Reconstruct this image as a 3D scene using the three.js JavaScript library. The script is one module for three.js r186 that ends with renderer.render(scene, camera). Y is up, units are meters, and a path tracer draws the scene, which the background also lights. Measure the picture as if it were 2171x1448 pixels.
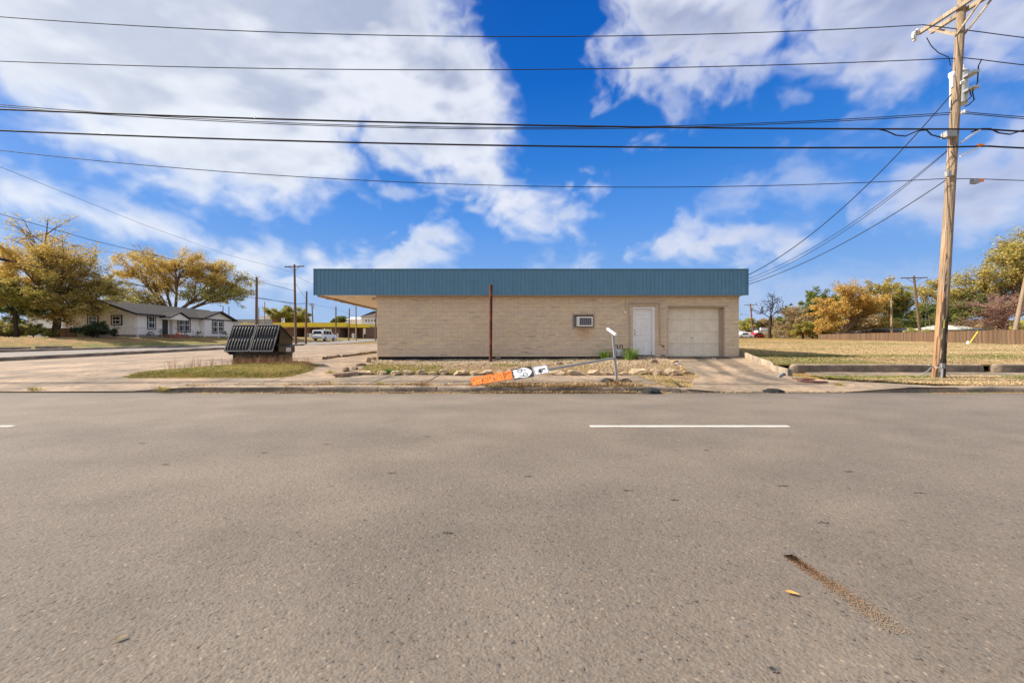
import * as THREE from 'three';
import { mergeGeometries } from 'three/addons/utils/BufferGeometryUtils.js';

// ---------------------------------------------------------------- camera, sky, sun, exposure
const scene = new THREE.Scene();
const CAM = 1.33, F = 844;                       // eye height (m); focal length in pixels of the photograph
const camera = new THREE.PerspectiveCamera(81.2, 2171 / 1448, 0.05, 3000);
camera.position.set(0, CAM, 0);
camera.lookAt(0, CAM, -10);
camera.updateMatrixWorld(true);
const renderer = new THREE.WebGLRenderer({ antialias: true });
renderer.toneMapping = THREE.LinearToneMapping;
const EXPOSURE = 1.7;
renderer.toneMappingExposure = EXPOSURE;
renderer.shadowMap.enabled = true;

const SUN_EL = 39 * Math.PI / 180, SUN_BACK = 4 * Math.PI / 180;   // sun on the left, a little behind the facade
const sunDir = new THREE.Vector3(-Math.cos(SUN_BACK) * Math.cos(SUN_EL), Math.sin(SUN_EL), -Math.sin(SUN_BACK) * Math.cos(SUN_EL));
const sun = new THREE.DirectionalLight(new THREE.Color(1, 0.90, 0.76), 5);
sun.position.copy(sunDir).multiplyScalar(120);
sun.castShadow = true;
sun.shadow.radius = 1;
sun.shadow.mapSize.set(4096, 4096);
Object.assign(sun.shadow.camera, { left: -90, right: 90, top: 70, bottom: -70, near: 1, far: 320 });
scene.add(sun, sun.target);
sun.name = 'sun';

// ---------------------------------------------------------------- small maths
function rng(seed) { let a = seed >>> 0; return () => { a = (a + 0x6D2B79F5) | 0; let t = Math.imul(a ^ (a >>> 15), 1 | a); t = (t + Math.imul(t ^ (t >>> 7), 61 | t)) ^ t; return ((t ^ (t >>> 14)) >>> 0) / 4294967296; }; }
const clamp = (x, a = 0, b = 1) => x < a ? a : x > b ? b : x;
const mix = (a, b, t) => a + (b - a) * t;
const smooth = (a, b, x) => { const t = clamp((x - a) / (b - a)); return t * t * (3 - 2 * t); };
const lin = (c) => c <= 0.04045 ? c / 12.92 : Math.pow((c + 0.055) / 1.055, 2.4);
const srgb = (r, g, b) => [lin(r / 255), lin(g / 255), lin(b / 255)];
const HT = new Float32Array(65536); { const r = rng(77); for (let i = 0; i < 65536; i++) HT[i] = r(); }
const hash = (x, y) => HT[((Math.imul(x, 73) ^ Math.imul(y, 19937) ^ (y >> 3) * 131) & 65535)];
function vnoise(x, y, px = 0, py = 0) {            // value noise; px, py: tile periods
  let xi = Math.floor(x), yi = Math.floor(y); const fx = x - xi, fy = y - yi;
  let x1 = xi + 1, y1 = yi + 1;
  if (px) { xi = ((xi % px) + px) % px; x1 = ((x1 % px) + px) % px; yi = ((yi % py) + py) % py; y1 = ((y1 % py) + py) % py; }
  const u = fx * fx * (3 - 2 * fx), v = fy * fy * (3 - 2 * fy);
  const a = hash(xi, yi), b = hash(x1, yi), c = hash(xi, y1), d = hash(x1, y1);
  return a + (b - a) * u + (c - a + (a - b - c + d) * u) * v;
}
function fbm(x, y, o = 4, px = 0, py = 0) { let s = 0, a = 0.5, n = 0; for (let i = 0; i < o; i++) { s += a * vnoise(x + i * 17.3 * (px ? 0 : 1), y + i * 9.1 * (px ? 0 : 1), px, py); n += a; x *= 2; y *= 2; px *= 2; py *= 2; a *= 0.5; } return s / n; }

// ---------------------------------------------------------------- the sky (air and clouds only), by direction
const rad = Math.PI / 180;
const CLOUDS = [
  {p:[[-61.97,38.41],[-18.69,57.97],[-13.68,46.77],[-10.77,40.89],[-5.78,38.47],[-1.05,34.68],[0.64,28.27],[-0.03,23.04],[6.39,19.69],[12.2,16.88],[7.73,15.24],[1.66,15.49],[-2.75,16.73],[-5.78,20.61],[-12.4,21.42],[-16.22,22.5],[-21.09,25.11],[-20.2,23.12],[-22.26,20.39],[-24.55,18.14],[-27.83,16.57],[-32.88,15.78],[-35.66,16.06],[-37.84,14.63],[-41.07,16.14],[-45.39,17.5],[-48.55,18.4],[-49.71,19.77],[-52.13,19.95],[-56.71,19.15]],b:[-61.97,12.2,14.63,57.97],k:0.12},
  {p:[[-58.65,13.65],[-52.13,13.85],[-49.71,15.09],[-47.01,14.23],[-41.83,13.36],[-37.41,11.9],[-31.91,11.87],[-24.55,11.51],[-16.84,11.79],[-13.68,14.46],[-12.07,16.09],[-8.46,15.96],[-6.79,14.45],[-9.12,10.86],[-15.59,8.05],[-24.55,6.4],[-33.82,6.96],[-41.07,10.08],[-46.37,11.28],[-52.13,11.07],[-58.65,9.59]],b:[-58.65,-6.79,6.4,16.09],s:0.9,o:0.9,k:0.45},
  {p:[[14.9,49.54],[14.26,40.51],[12.65,36.24],[15.21,34.85],[14.26,32.93],[16.78,30.73],[21.62,31.16],[26.16,29.36],[31.37,29.05],[33.78,30.75],[34.47,32.97],[34.01,36.16],[33.3,45.4]],b:[12.65,34.47,29.05,49.54],k:0.3},
  {p:[[36.06,44.45],[35.61,34.89],[34.8,30.85],[36.94,27.68],[39.04,25.96],[40.25,24.29],[42.54,24.58],[45.02,23.7],[47.3,25.52],[49.68,23.75],[55.2,22.88],[57.3,33.25]],b:[34.8,57.3,22.88,44.45],o:0.92,k:0.3},
  {p:[[47.3,17.78],[45.02,17.83],[43.27,16.07],[41.42,14.16],[42.54,12.02],[45.69,10.5],[50.24,9.21],[57.3,7.44],[57.3,17.55],[52.13,18.65],[49.1,18.61]],b:[41.42,57.3,7.44,18.65],o:0.85,k:0.4},
  {p:[[17.4,12.06],[20.44,13.97],[23.36,15.33],[26.16,14.55],[29.34,14.42],[33.3,13.05],[36.06,12.11],[37.37,10.35],[33.78,9.72],[29.34,9.61],[22.78,10.16]],b:[17.4,37.37,9.61,15.33],s:0.8,o:0.92,k:0.3},
  {p:[[25.61,15.18],[26.16,17.36],[29.34,18.5],[33.3,19.32],[32.35,17.45],[30.87,14.48]],b:[25.61,33.3,14.48,19.32],s:1.1,o:0.5,k:0.7},
  {p:[[33.78,20.22],[36.94,20.46],[39.85,18.32],[40.25,15.85],[36.06,15.22],[33.78,17.7]],b:[33.78,40.25,15.22,20.46],s:1.1,o:0.5,k:0.7},
  {p:[[21.03,28.65],[22.2,30.83],[24.49,28.52],[24.21,26.38],[21.62,26.82]],b:[21.03,24.49,26.38,30.83],s:0.9,o:0.6,k:0.5},
  {p:[[17.4,25.35],[19.24,26.93],[20.44,25.73],[19.24,24.85]],b:[17.4,20.44,24.85,26.93],s:0.7,o:0.6,k:0.5},
  {p:[[10.37,30.18],[12.01,31.27],[12.65,30.23],[11.36,29.6]],b:[10.37,12.65,29.6,31.27],s:0.6,o:0.7,k:0.4},
  {p:[[8.72,21.65],[11.03,22.38],[13.62,21.61],[12.33,20.67],[9.39,21.04]],b:[8.72,13.62,20.67,22.38],s:0.6,o:0.7,k:0.4},
  {p:[[33.3,27.87],[35.61,28.94],[36.06,27.09],[34.01,26.56]],b:[33.3,36.06,26.56,28.94],s:0.8,o:0.5,k:0.6},
  {p:[[40.25,20.98],[43.98,23.25],[52.13,20.5],[52.13,17.52],[46.66,19.02]],b:[40.25,52.13,17.52,23.25],s:1.5,o:0.35,k:0.8},
  {p:[[0.98,9.02],[3.02,11.31],[7.73,12.19],[11.03,13.03],[12.98,11.36],[11.03,8.21]],b:[0.98,12.98,8.21,13.03],s:0.9,o:0.6,k:0.4},
  {p:[[28.3,6.78],[31.37,9.42],[38.21,8.16],[42.17,6.71],[48.81,5.97],[55.2,6.33],[55.2,2.48],[31.37,2.55]],b:[28.3,55.2,2.48,9.42],s:1.6,o:0.5,k:0.7},
  {p:[[-34.75,4.67],[-31.91,8.8],[-25.66,9.93],[-24.55,4.56]],b:[-34.75,-24.55,4.56,9.93],s:1.6,o:0.5,k:0.5},
  {p:[[-58.65,6.47],[-52.13,8.44],[-47.64,7.46],[-42.94,8.1],[-35.66,6.81],[-35.66,2.43],[-58.65,1.55]],b:[-58.65,-35.66,1.55,8.44],s:1.6,o:0.5,k:0.5},
  {p:[[-21.09,18.58],[-18.69,20.27],[-13.68,20.45],[-14.32,18.65],[-18.69,18.15]],b:[-21.09,-13.68,18.15,20.45],s:0.7,o:0.5,k:0.6}
];
function makeSky() {
  const W = 3072, Hh = 1536, data = new Float32Array(W * Hh * 4);
  const inv = 1 / EXPOSURE;
  const stops = [[0, srgb(176, 200, 232)], [4, srgb(160, 192, 234)], [9, srgb(126, 174, 236)], [16, srgb(92, 154, 234)], [24, srgb(52, 128, 218)], [33, srgb(22, 104, 200)], [45, srgb(8, 86, 180)], [90, srgb(10, 74, 160)]];
  const sd = [sunDir.x, sunDir.y, sunDir.z];
  for (let j = 0; j < Hh; j++) {
    const el = ((j + 0.5) / Hh - 0.5) * 180;
    for (let i = 0; i < W; i++) {
      const k = (j * W + i) * 4;
      data[k + 3] = 1;
      if (el < -0.3) { data[k] = 0.22 * inv; data[k + 1] = 0.21 * inv; data[k + 2] = 0.19 * inv; continue; }
      const ph = (i + 0.5) / W * 2 * Math.PI - Math.PI, ce = Math.cos(el * rad);
      const x = Math.cos(ph) * ce, z = Math.sin(ph) * ce, y = Math.sin(el * rad);
      const az = Math.atan2(x, -z) / rad;
      let s = 0; while (s < stops.length - 2 && el > stops[s + 1][0]) s++;
      const t = clamp((el - stops[s][0]) / (stops[s + 1][0] - stops[s][0]));
      let r = mix(stops[s][1][0], stops[s + 1][1][0], t), g = mix(stops[s][1][1], stops[s + 1][1][1], t), b = mix(stops[s][1][2], stops[s + 1][1][2], t);
      const cs = clamp(x * sd[0] + y * sd[1] + z * sd[2]), glow = Math.pow(cs, 6);     // the bright air round the sun
      r += glow * 0.30; g += glow * 0.30; b += glow * 0.30;
      const front = Math.abs(az) < 62 && el < 58;
      let dens = 0, thick = 0;
      const nA = fbm(az * 0.16 + 40, el * 0.22 + 7, 5), nB = fbm(az * 0.42 + 11 + nA * 2.2, el * 0.60 + 90 - nA * 1.6, 6);
      if (front) {
        const wx = (nA - 0.5) * 5 + (nB - 0.5) * 2.6, wy = (fbm(az * 0.17 + 300, el * 0.25 + 50, 4) - 0.5) * 3.6;
        const qx = az + wx * 0.55, qy = el + wy * 0.55;
        for (const c of CLOUDS) {
          if (az < c.b[0] - 5 || az > c.b[1] + 5 || el < c.b[2] - 5 || el > c.b[3] + 5) continue;
          const P = c.p, n = P.length; let dd = 1e9, inside = false;
          for (let a = 0, q = n - 1; a < n; q = a++) {
            const ex = P[q][0] - P[a][0], ey = P[q][1] - P[a][1], vx = qx - P[a][0], vy = qy - P[a][1];
            const h = clamp((vx * ex + vy * ey) / (ex * ex + ey * ey)), dx = vx - ex * h, dy = vy - ey * h;
            dd = Math.min(dd, dx * dx + dy * dy);
            if ((P[a][1] > qy) !== (P[q][1] > qy) && qx < (P[q][0] - P[a][0]) * (qy - P[a][1]) / (P[q][1] - P[a][1]) + P[a][0]) inside = !inside;
          }
          const sdv = Math.sqrt(dd) * (inside ? 1 : -1) + (nB - 0.5) * 5.2 * (c.w || 1);
          const de = Math.pow(smooth(-1.6 * (c.s || 1), 3.6 * (c.s || 1), sdv), 0.85) * (c.o ?? 1) * mix(1, smooth(0.28, 0.62, nA * 0.45 + nB * 0.55 + sdv * 0.03), c.k ?? 0.35);
          if (de > dens) { dens = de; thick = clamp(sdv / 9); }
        }
      }
      const tu = Math.tan(Math.min(Math.abs(az), 89) * rad), tv = Math.abs(az) < 89 ? Math.tan(el * rad) / Math.cos(az * rad) : 9;
      const out = Math.abs(az) > 89 ? 1 : Math.max(smooth(1.30, 1.75, tu), smooth(0.87, 1.15, tv));
      if (out > 0) {                                // sky out of view, made cloudier than ahead to fill the shade
        const u = x / (y + 0.16), v = z / (y + 0.16);
        const f = fbm(u * 1.1 + 50, v * 1.1 + 80, 5), de = smooth(0.35, 0.52, f) * out;
        if (de > dens) { dens = de; thick = clamp((f - 0.5) * 5); }
      }
      // cloud body: white where the sun reaches, grey-blue below; streaky
      const st = fbm((az + el * 1.1) * 0.10 + 5, (el - az * 0.28) * 0.30 + 33, 4);
      const leftness = clamp(0.5 + 0.62 * (x * sd[0] + z * sd[2]) / Math.max(0.05, ce * Math.cos(SUN_EL)));
      const fl = fbm(az * 0.8 + nA * 3, el * 1.1 + 3, 3); const grey = clamp(smooth(0.26, 0.64, st) * smooth(0.0, 1.0, thick) * mix(1.15, 0.6, smooth(0.62, 0.98, leftness)) + (0.5 - fl) * 0.36 * (1 - thick * 0.6) + 0.08);
      const wl = mix(0.82, 1.02, leftness);
      const cr = mix(0.93, 0.48, grey) * wl, cg = mix(0.965, 0.54, grey) * wl, cb = mix(1.03, 0.70, grey) * mix(0.9, 1.0, leftness);
      const hz = smooth(12, 1, el) * 0.35;           // low clouds are seen through more air
      const a = dens * mix(0.94, 0.75, hz * 2);
      r = mix(r, cr, a); g = mix(g, cg, a); b = mix(b, cb, a);
      data[k] = r * inv; data[k + 1] = g * inv; data[k + 2] = b * inv;
    }
  }
  const tex = new THREE.DataTexture(data, W, Hh, THREE.RGBAFormat, THREE.FloatType);
  tex.mapping = THREE.EquirectangularReflectionMapping;
  tex.magFilter = THREE.LinearFilter; tex.minFilter = THREE.LinearFilter; tex.needsUpdate = true;
  return tex;
}
scene.background = makeSky();
scene.environment = scene.background;

// ---------------------------------------------------------------- helpers
const used = {};
function numbered(n) { const k = used[n] = (used[n] ?? -1) + 1; return k ? n + '_' + String(k).padStart(3, '0') : n; }
const at = (px, py, d) => new THREE.Vector3((px - 1085.5) * d / F, CAM - (py - 724) * d / F, -d);   // a measured pixel, at its distance d, as a place in metres
const V = (x, y, d) => new THREE.Vector3(x, y, -d);
class GB {                                          // collects geometry for ONE mesh
  constructor() { this.p = []; this.uv = []; this.c = []; this.i = []; this.col = [1, 1, 1]; }
  v(x, y, z, u = 0, w = 0) { this.p.push(x, y, z); this.uv.push(u, w); this.c.push(this.col[0], this.col[1], this.col[2]); return this.p.length / 3 - 1; }
  quad(a, b, c, d, s = 1) {                        // corners anticlockwise; uv in metres
    const e1 = b.distanceTo(a), e2 = d.distanceTo(a);
    const o = this.v(a.x, a.y, a.z, a.x * s + a.z * s, a.y * s); this.v(b.x, b.y, b.z, a.x * s + a.z * s + e1 * s, a.y * s);
    this.v(c.x, c.y, c.z, a.x * s + a.z * s + e1 * s, a.y * s + e2 * s); this.v(d.x, d.y, d.z, a.x * s + a.z * s, a.y * s + e2 * s);
    this.i.push(o, o + 1, o + 2, o, o + 2, o + 3); return this;
  }
  box(x0, x1, y0, y1, z0, z1, m) {                 // axis box, optionally moved by matrix m
    const P = (x, y, z) => { const v = new THREE.Vector3(x, y, z); if (m) v.applyMatrix4(m); return v; };
    const a = P(x0, y0, z0), b = P(x1, y0, z0), c = P(x1, y1, z0), d = P(x0, y1, z0), e = P(x0, y0, z1), f = P(x1, y0, z1), g = P(x1, y1, z1), h = P(x0, y1, z1);
    this.quad(e, f, g, h).quad(b, a, d, c).quad(a, e, h, d).quad(f, b, c, g).quad(h, g, c, d).quad(a, b, f, e); return this;
  }
  beam(a, b, w, h, up = new THREE.Vector3(0, 1, 0)) {   // rectangular bar from a to b, w across, h along up
    const dir = b.clone().sub(a), L = dir.length(); dir.normalize();
    let s = new THREE.Vector3().crossVectors(dir, up); if (s.lengthSq() < 1e-6) s.set(1, 0, 0); s.normalize();
    const u = new THREE.Vector3().crossVectors(s, dir).normalize();
    const m = new THREE.Matrix4().makeBasis(s, u, dir).setPosition(a);
    return this.box(-w / 2, w / 2, -h / 2, h / 2, 0, L, m);
  }
  tube(pts, rad_, n = 8, cap = true) {             // round bar through pts; rad_ number or list
    const R = (k) => Array.isArray(rad_) ? rad_[k] : rad_;
    let up = new THREE.Vector3(0.13, 0.2, 0.97).normalize(); let len = 0; const base = this.p.length / 3;
    for (let k = 0; k < pts.length; k++) {
      const t = pts[Math.min(k + 1, pts.length - 1)].clone().sub(pts[Math.max(k - 1, 0)]).normalize();
      let s = new THREE.Vector3().crossVectors(t, up); if (s.lengthSq() < 1e-5) s = new THREE.Vector3().crossVectors(t, new THREE.Vector3(1, 0.1, 0)); s.normalize();
      const u = new THREE.Vector3().crossVectors(s, t).normalize(); up = u.clone();
      if (k) len += pts[k].distanceTo(pts[k - 1]);
      for (let q = 0; q <= n; q++) { const a = q / n * 2 * Math.PI, cx = Math.cos(a) * R(k), cy = Math.sin(a) * R(k); const P = pts[k]; this.v(P.x + s.x * cx + u.x * cy, P.y + s.y * cx + u.y * cy, P.z + s.z * cx + u.z * cy, q / n * 2 * Math.PI * R(0), len); }
    }
    for (let k = 0; k < pts.length - 1; k++) for (let q = 0; q < n; q++) { const a = base + k * (n + 1) + q, b = a + 1, c = a + n + 1, d = c + 1; this.i.push(a, b, d, a, d, c); }
    if (cap) for (const k of [0, pts.length - 1]) { const c = this.v(pts[k].x, pts[k].y, pts[k].z, 0, len); const ring = []; for (let q = 0; q < n; q++) { const o = (base + k * (n + 1) + q) * 3; ring.push(this.v(this.p[o], this.p[o + 1], this.p[o + 2], 0.01, len)); } for (let q = 0; q < n; q++) { const a = ring[q], b = ring[(q + 1) % n]; if (k) this.i.push(c, a, b); else this.i.push(c, b, a); } }
    return this;
  }
  lathe(pos, prof, n = 14) {                       // prof: [radius, y] upward
    const base = this.p.length / 3;
    for (let k = 0; k < prof.length; k++) for (let q = 0; q <= n; q++) { const a = q / n * 2 * Math.PI; this.v(pos.x + Math.cos(a) * prof[k][0], pos.y + prof[k][1], pos.z - Math.sin(a) * prof[k][0], q / n, prof[k][1]); }
    for (let k = 0; k < prof.length - 1; k++) for (let q = 0; q < n; q++) { const a = base + k * (n + 1) + q, b = a + 1, c = a + n + 1, d = c + 1; this.i.push(a, b, d, a, d, c); }
    return this;
  }
  poly(pts, y0, y1, m) {                           // prism: outline pts [x, z] extruded in y; m optional matrix
    const sh = new THREE.Shape(pts.map(([x, z]) => new THREE.Vector2(x, -z)));
    const g = new THREE.ExtrudeGeometry(sh, { depth: y1 - y0, bevelEnabled: false }); g.rotateX(-Math.PI / 2); g.translate(0, y0, 0); if (m) g.applyMatrix4(m); return this.add(g);
  }
  add(g, m) {
    if (m) { g = g.clone(); g.applyMatrix4(m); }
    const o = this.p.length / 3, P = g.attributes.position, U = g.attributes.uv;
    for (let k = 0; k < P.count; k++) this.v(P.getX(k), P.getY(k), P.getZ(k), U ? U.getX(k) : 0, U ? U.getY(k) : 0);
    if (g.index) for (let k = 0; k < g.index.count; k++) this.i.push(o + g.index.getX(k)); else for (let k = 0; k < P.count; k++) this.i.push(o + k);
    return this;
  }
  geo() {
    const g = new THREE.BufferGeometry();
    g.setAttribute('position', new THREE.Float32BufferAttribute(this.p, 3)); g.setAttribute('uv', new THREE.Float32BufferAttribute(this.uv, 2)); g.setAttribute('color', new THREE.Float32BufferAttribute(this.c, 3));
    g.setIndex(this.i); g.computeVertexNormals(); return g;
  }
}
function mesh(name, g, mat, parent = scene) {
  const m = new THREE.Mesh(g instanceof GB ? g.geo() : g, mat);
  m.name = parent === scene ? numbered(name) : name; m.castShadow = m.receiveShadow = true; parent.add(m); return m;
}
function tag(o, label, category, group) { o.userData = { ...o.userData, label, category }; if (group) o.userData.group = group; return o; }
function thing(name, label, category, pos = [0, 0, 0], turn = 0, group) {
  const o = new THREE.Group(); o.name = numbered(name); o.position.set(pos[0], pos[1], pos[2]); o.rotation.y = turn; scene.add(o); return tag(o, label, category, group);
}
function struct(name, g, mat, parent = scene) { const m = mesh(name, g, mat, parent); if (parent === scene) m.userData.kind = 'structure'; return m; }
function stuff(o, label, category) { o.userData.kind = 'stuff'; if (label) { o.userData.label = label; o.userData.category = category; } return o; }

// ---------------------------------------------------------------- textures
function tex(n, fn, { srgbMap = true, repeat = 1 } = {}) {
  const d = new Uint8Array(n * n * 4);
  for (let j = 0; j < n; j++) for (let i = 0; i < n; i++) { const c = fn(i / n, j / n), k = (j * n + i) * 4; d[k] = clamp(c[0]) * 255; d[k + 1] = clamp(c[1]) * 255; d[k + 2] = clamp(c[2]) * 255; d[k + 3] = 255; }
  const t = new THREE.DataTexture(d, n, n, THREE.RGBAFormat);
  t.wrapS = t.wrapT = THREE.RepeatWrapping; t.magFilter = THREE.LinearFilter; t.minFilter = THREE.LinearMipmapLinearFilter; t.generateMipmaps = true;
  if (srgbMap) t.colorSpace = THREE.SRGBColorSpace; t.repeat.set(repeat, repeat); t.needsUpdate = true; return t;
}
const gray = (v) => [v, v, v];
const S = (v) => v <= 0.0031308 ? v * 12.92 : 1.055 * Math.pow(v, 1 / 2.4) - 0.055;
// asphalt: 4 m tile, stones of 8 to 20 mm with pits between, their shade darkened into the colour
const asphaltH = new Float32Array(2048 * 2048);
for (let j = 0; j < 2048; j++) for (let i = 0; i < 2048; i++) { const u = i / 2048, v = j / 2048; const a = vnoise(u * 420, v * 420, 420, 420), b = vnoise(u * 190 + 0.5, v * 190, 190, 190), c = vnoise(u * 800, v * 800, 800, 800); asphaltH[j * 2048 + i] = a * 0.5 + b * 0.32 + c * 0.18; }
const tAsphalt = tex(2048, (u, v) => { const h = asphaltH[((v * 2048) | 0) * 2048 + ((u * 2048) | 0)]; const k = hash((u * 1024) | 0, (v * 1024) | 0), st = hash(((u * 310) | 0) + 91, ((v * 310) | 0) + 5); const big = fbm(u * 6, v * 6, 3, 6, 6); let l = 0.62 + (h - 0.5) * 0.16 + (k - 0.5) * 0.10 + (big - 0.5) * 0.10; if (h < 0.27) l -= (0.27 - h) * 1.6; if (st > 0.99) l += 0.14; const w = (st - 0.5) * 0.05; return [l * 1.02 + w * 0.5, l * 0.955, l * 0.885 - w * 0.5]; });
const tAsphaltB = tex(1024, (u, v) => gray(asphaltH[((v * 2048) | 0) * 2048 + ((u * 2048) | 0)]), { srgbMap: false });
// concrete: 4 m tile, mottled with hairlines
const tConcrete = tex(1024, (u, v) => { const a = fbm(u * 5, v * 5, 5, 5, 5), b = fbm(u * 40, v * 40, 3, 40, 40), k = hash((u * 1024) | 0, (v * 1024) | 0), r = Math.abs(fbm(u * 4 + 0.3, v * 7, 4, 4, 7) - 0.5); let l = 0.80 + (a - 0.5) * 0.40 + (b - 0.5) * 0.22 + (k - 0.5) * 0.08; if (r < 0.0035) l -= 0.2; const warm = (a - 0.5) * 0.05; return [l + warm, l * 0.935, l * 0.86 - warm]; });
const tConcreteB = tex(512, (u, v) => gray(fbm(u * 60, v * 60, 3, 60, 60) * 0.7 + fbm(u * 9, v * 9, 3, 9, 9) * 0.3), { srgbMap: false });
// turf: 3 m tile, straw and green
const tTurf = tex(1024, (u, v) => { const a = fbm(u * 7, v * 7, 4, 7, 7), b = fbm(u * 120, v * 50, 3, 120, 50), k = hash((u * 1024) | 0, (v * 512) | 0); const g = smooth(0.42, 0.66, a * 0.7 + b * 0.3); const l = 0.62 + (b - 0.5) * 0.8 + (k - 0.5) * 0.22; return [mix(0.98, 0.70, g) * l, mix(0.82, 0.74, g) * l, mix(0.56, 0.40, g) * l]; });
const tTurfB = tex(512, (u, v) => gray(fbm(u * 90, v * 60, 3, 90, 60)), { srgbMap: false });
// bed of dirt and small gravel: 2 m tile
const tDirt = tex(1024, (u, v) => { const a = fbm(u * 8, v * 8, 4, 8, 8), b = vnoise(u * 120, v * 120, 120, 120), c = hash((u * 400) | 0, (v * 400) | 0); const l = 0.62 + (a - 0.5) * 0.4 + (b - 0.5) * 0.5 + (c - 0.5) * 0.16; return [l, l * 0.85, l * 0.66]; });
const tPaint = tex(512, (u, v) => { const a = fbm(u * 6, v * 6, 5, 6, 6), b = fbm(u * 70, v * 70, 2, 70, 70); const l = 0.97 + (a - 0.5) * 0.10 + (b - 0.5) * 0.05; return [l, l * 0.99, l * 0.97]; });
const tFine = tex(512, (u, v) => gray(fbm(u * 48, v * 48, 4, 48, 48)), { srgbMap: false });
// weathered wood: u round, v along
const tWood = tex(1024, (u, v) => { const a = fbm(u * 60, v * 5, 4, 60, 5), b = fbm(u * 9, v * 2, 3, 9, 2), ck = Math.abs(fbm(u * 16, v * 2, 4, 16, 2) - 0.5); let l = 0.80 + (a - 0.5) * 0.34 + (b - 0.5) * 0.24; if (ck < 0.008) l *= 0.55; return [l, l * 0.90, l * 0.78]; });
const tWoodB = tex(512, (u, v) => gray(fbm(u * 60, v * 5, 4, 60, 5) * (Math.abs(fbm(u * 16, v * 2, 4, 16, 2) - 0.5) < 0.014 ? 0.3 : 1)), { srgbMap: false });
const tRust = tex(512, (u, v) => { const a = fbm(u * 10, v * 10, 5, 10, 10), b = fbm(u * 60, v * 60, 2, 60, 60); const l = 0.5 + (a - 0.5) * 0.7 + (b - 0.5) * 0.4; return [l * 1.1, l * 0.62, l * 0.42]; });
const tShingle = tex(512, (u, v) => { const row = Math.floor(v * 24), x = u * 12 + (row % 2) * 0.5; const k = hash(Math.floor(x) % 12, row), e = (v * 24) % 1; const l = 0.6 + (k - 0.5) * 0.3 + (hash((u * 512) | 0, (v * 512) | 0) - 0.5) * 0.2 - (e < 0.08 ? 0.15 : 0); return [l, l * 0.98, l]; });

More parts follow.
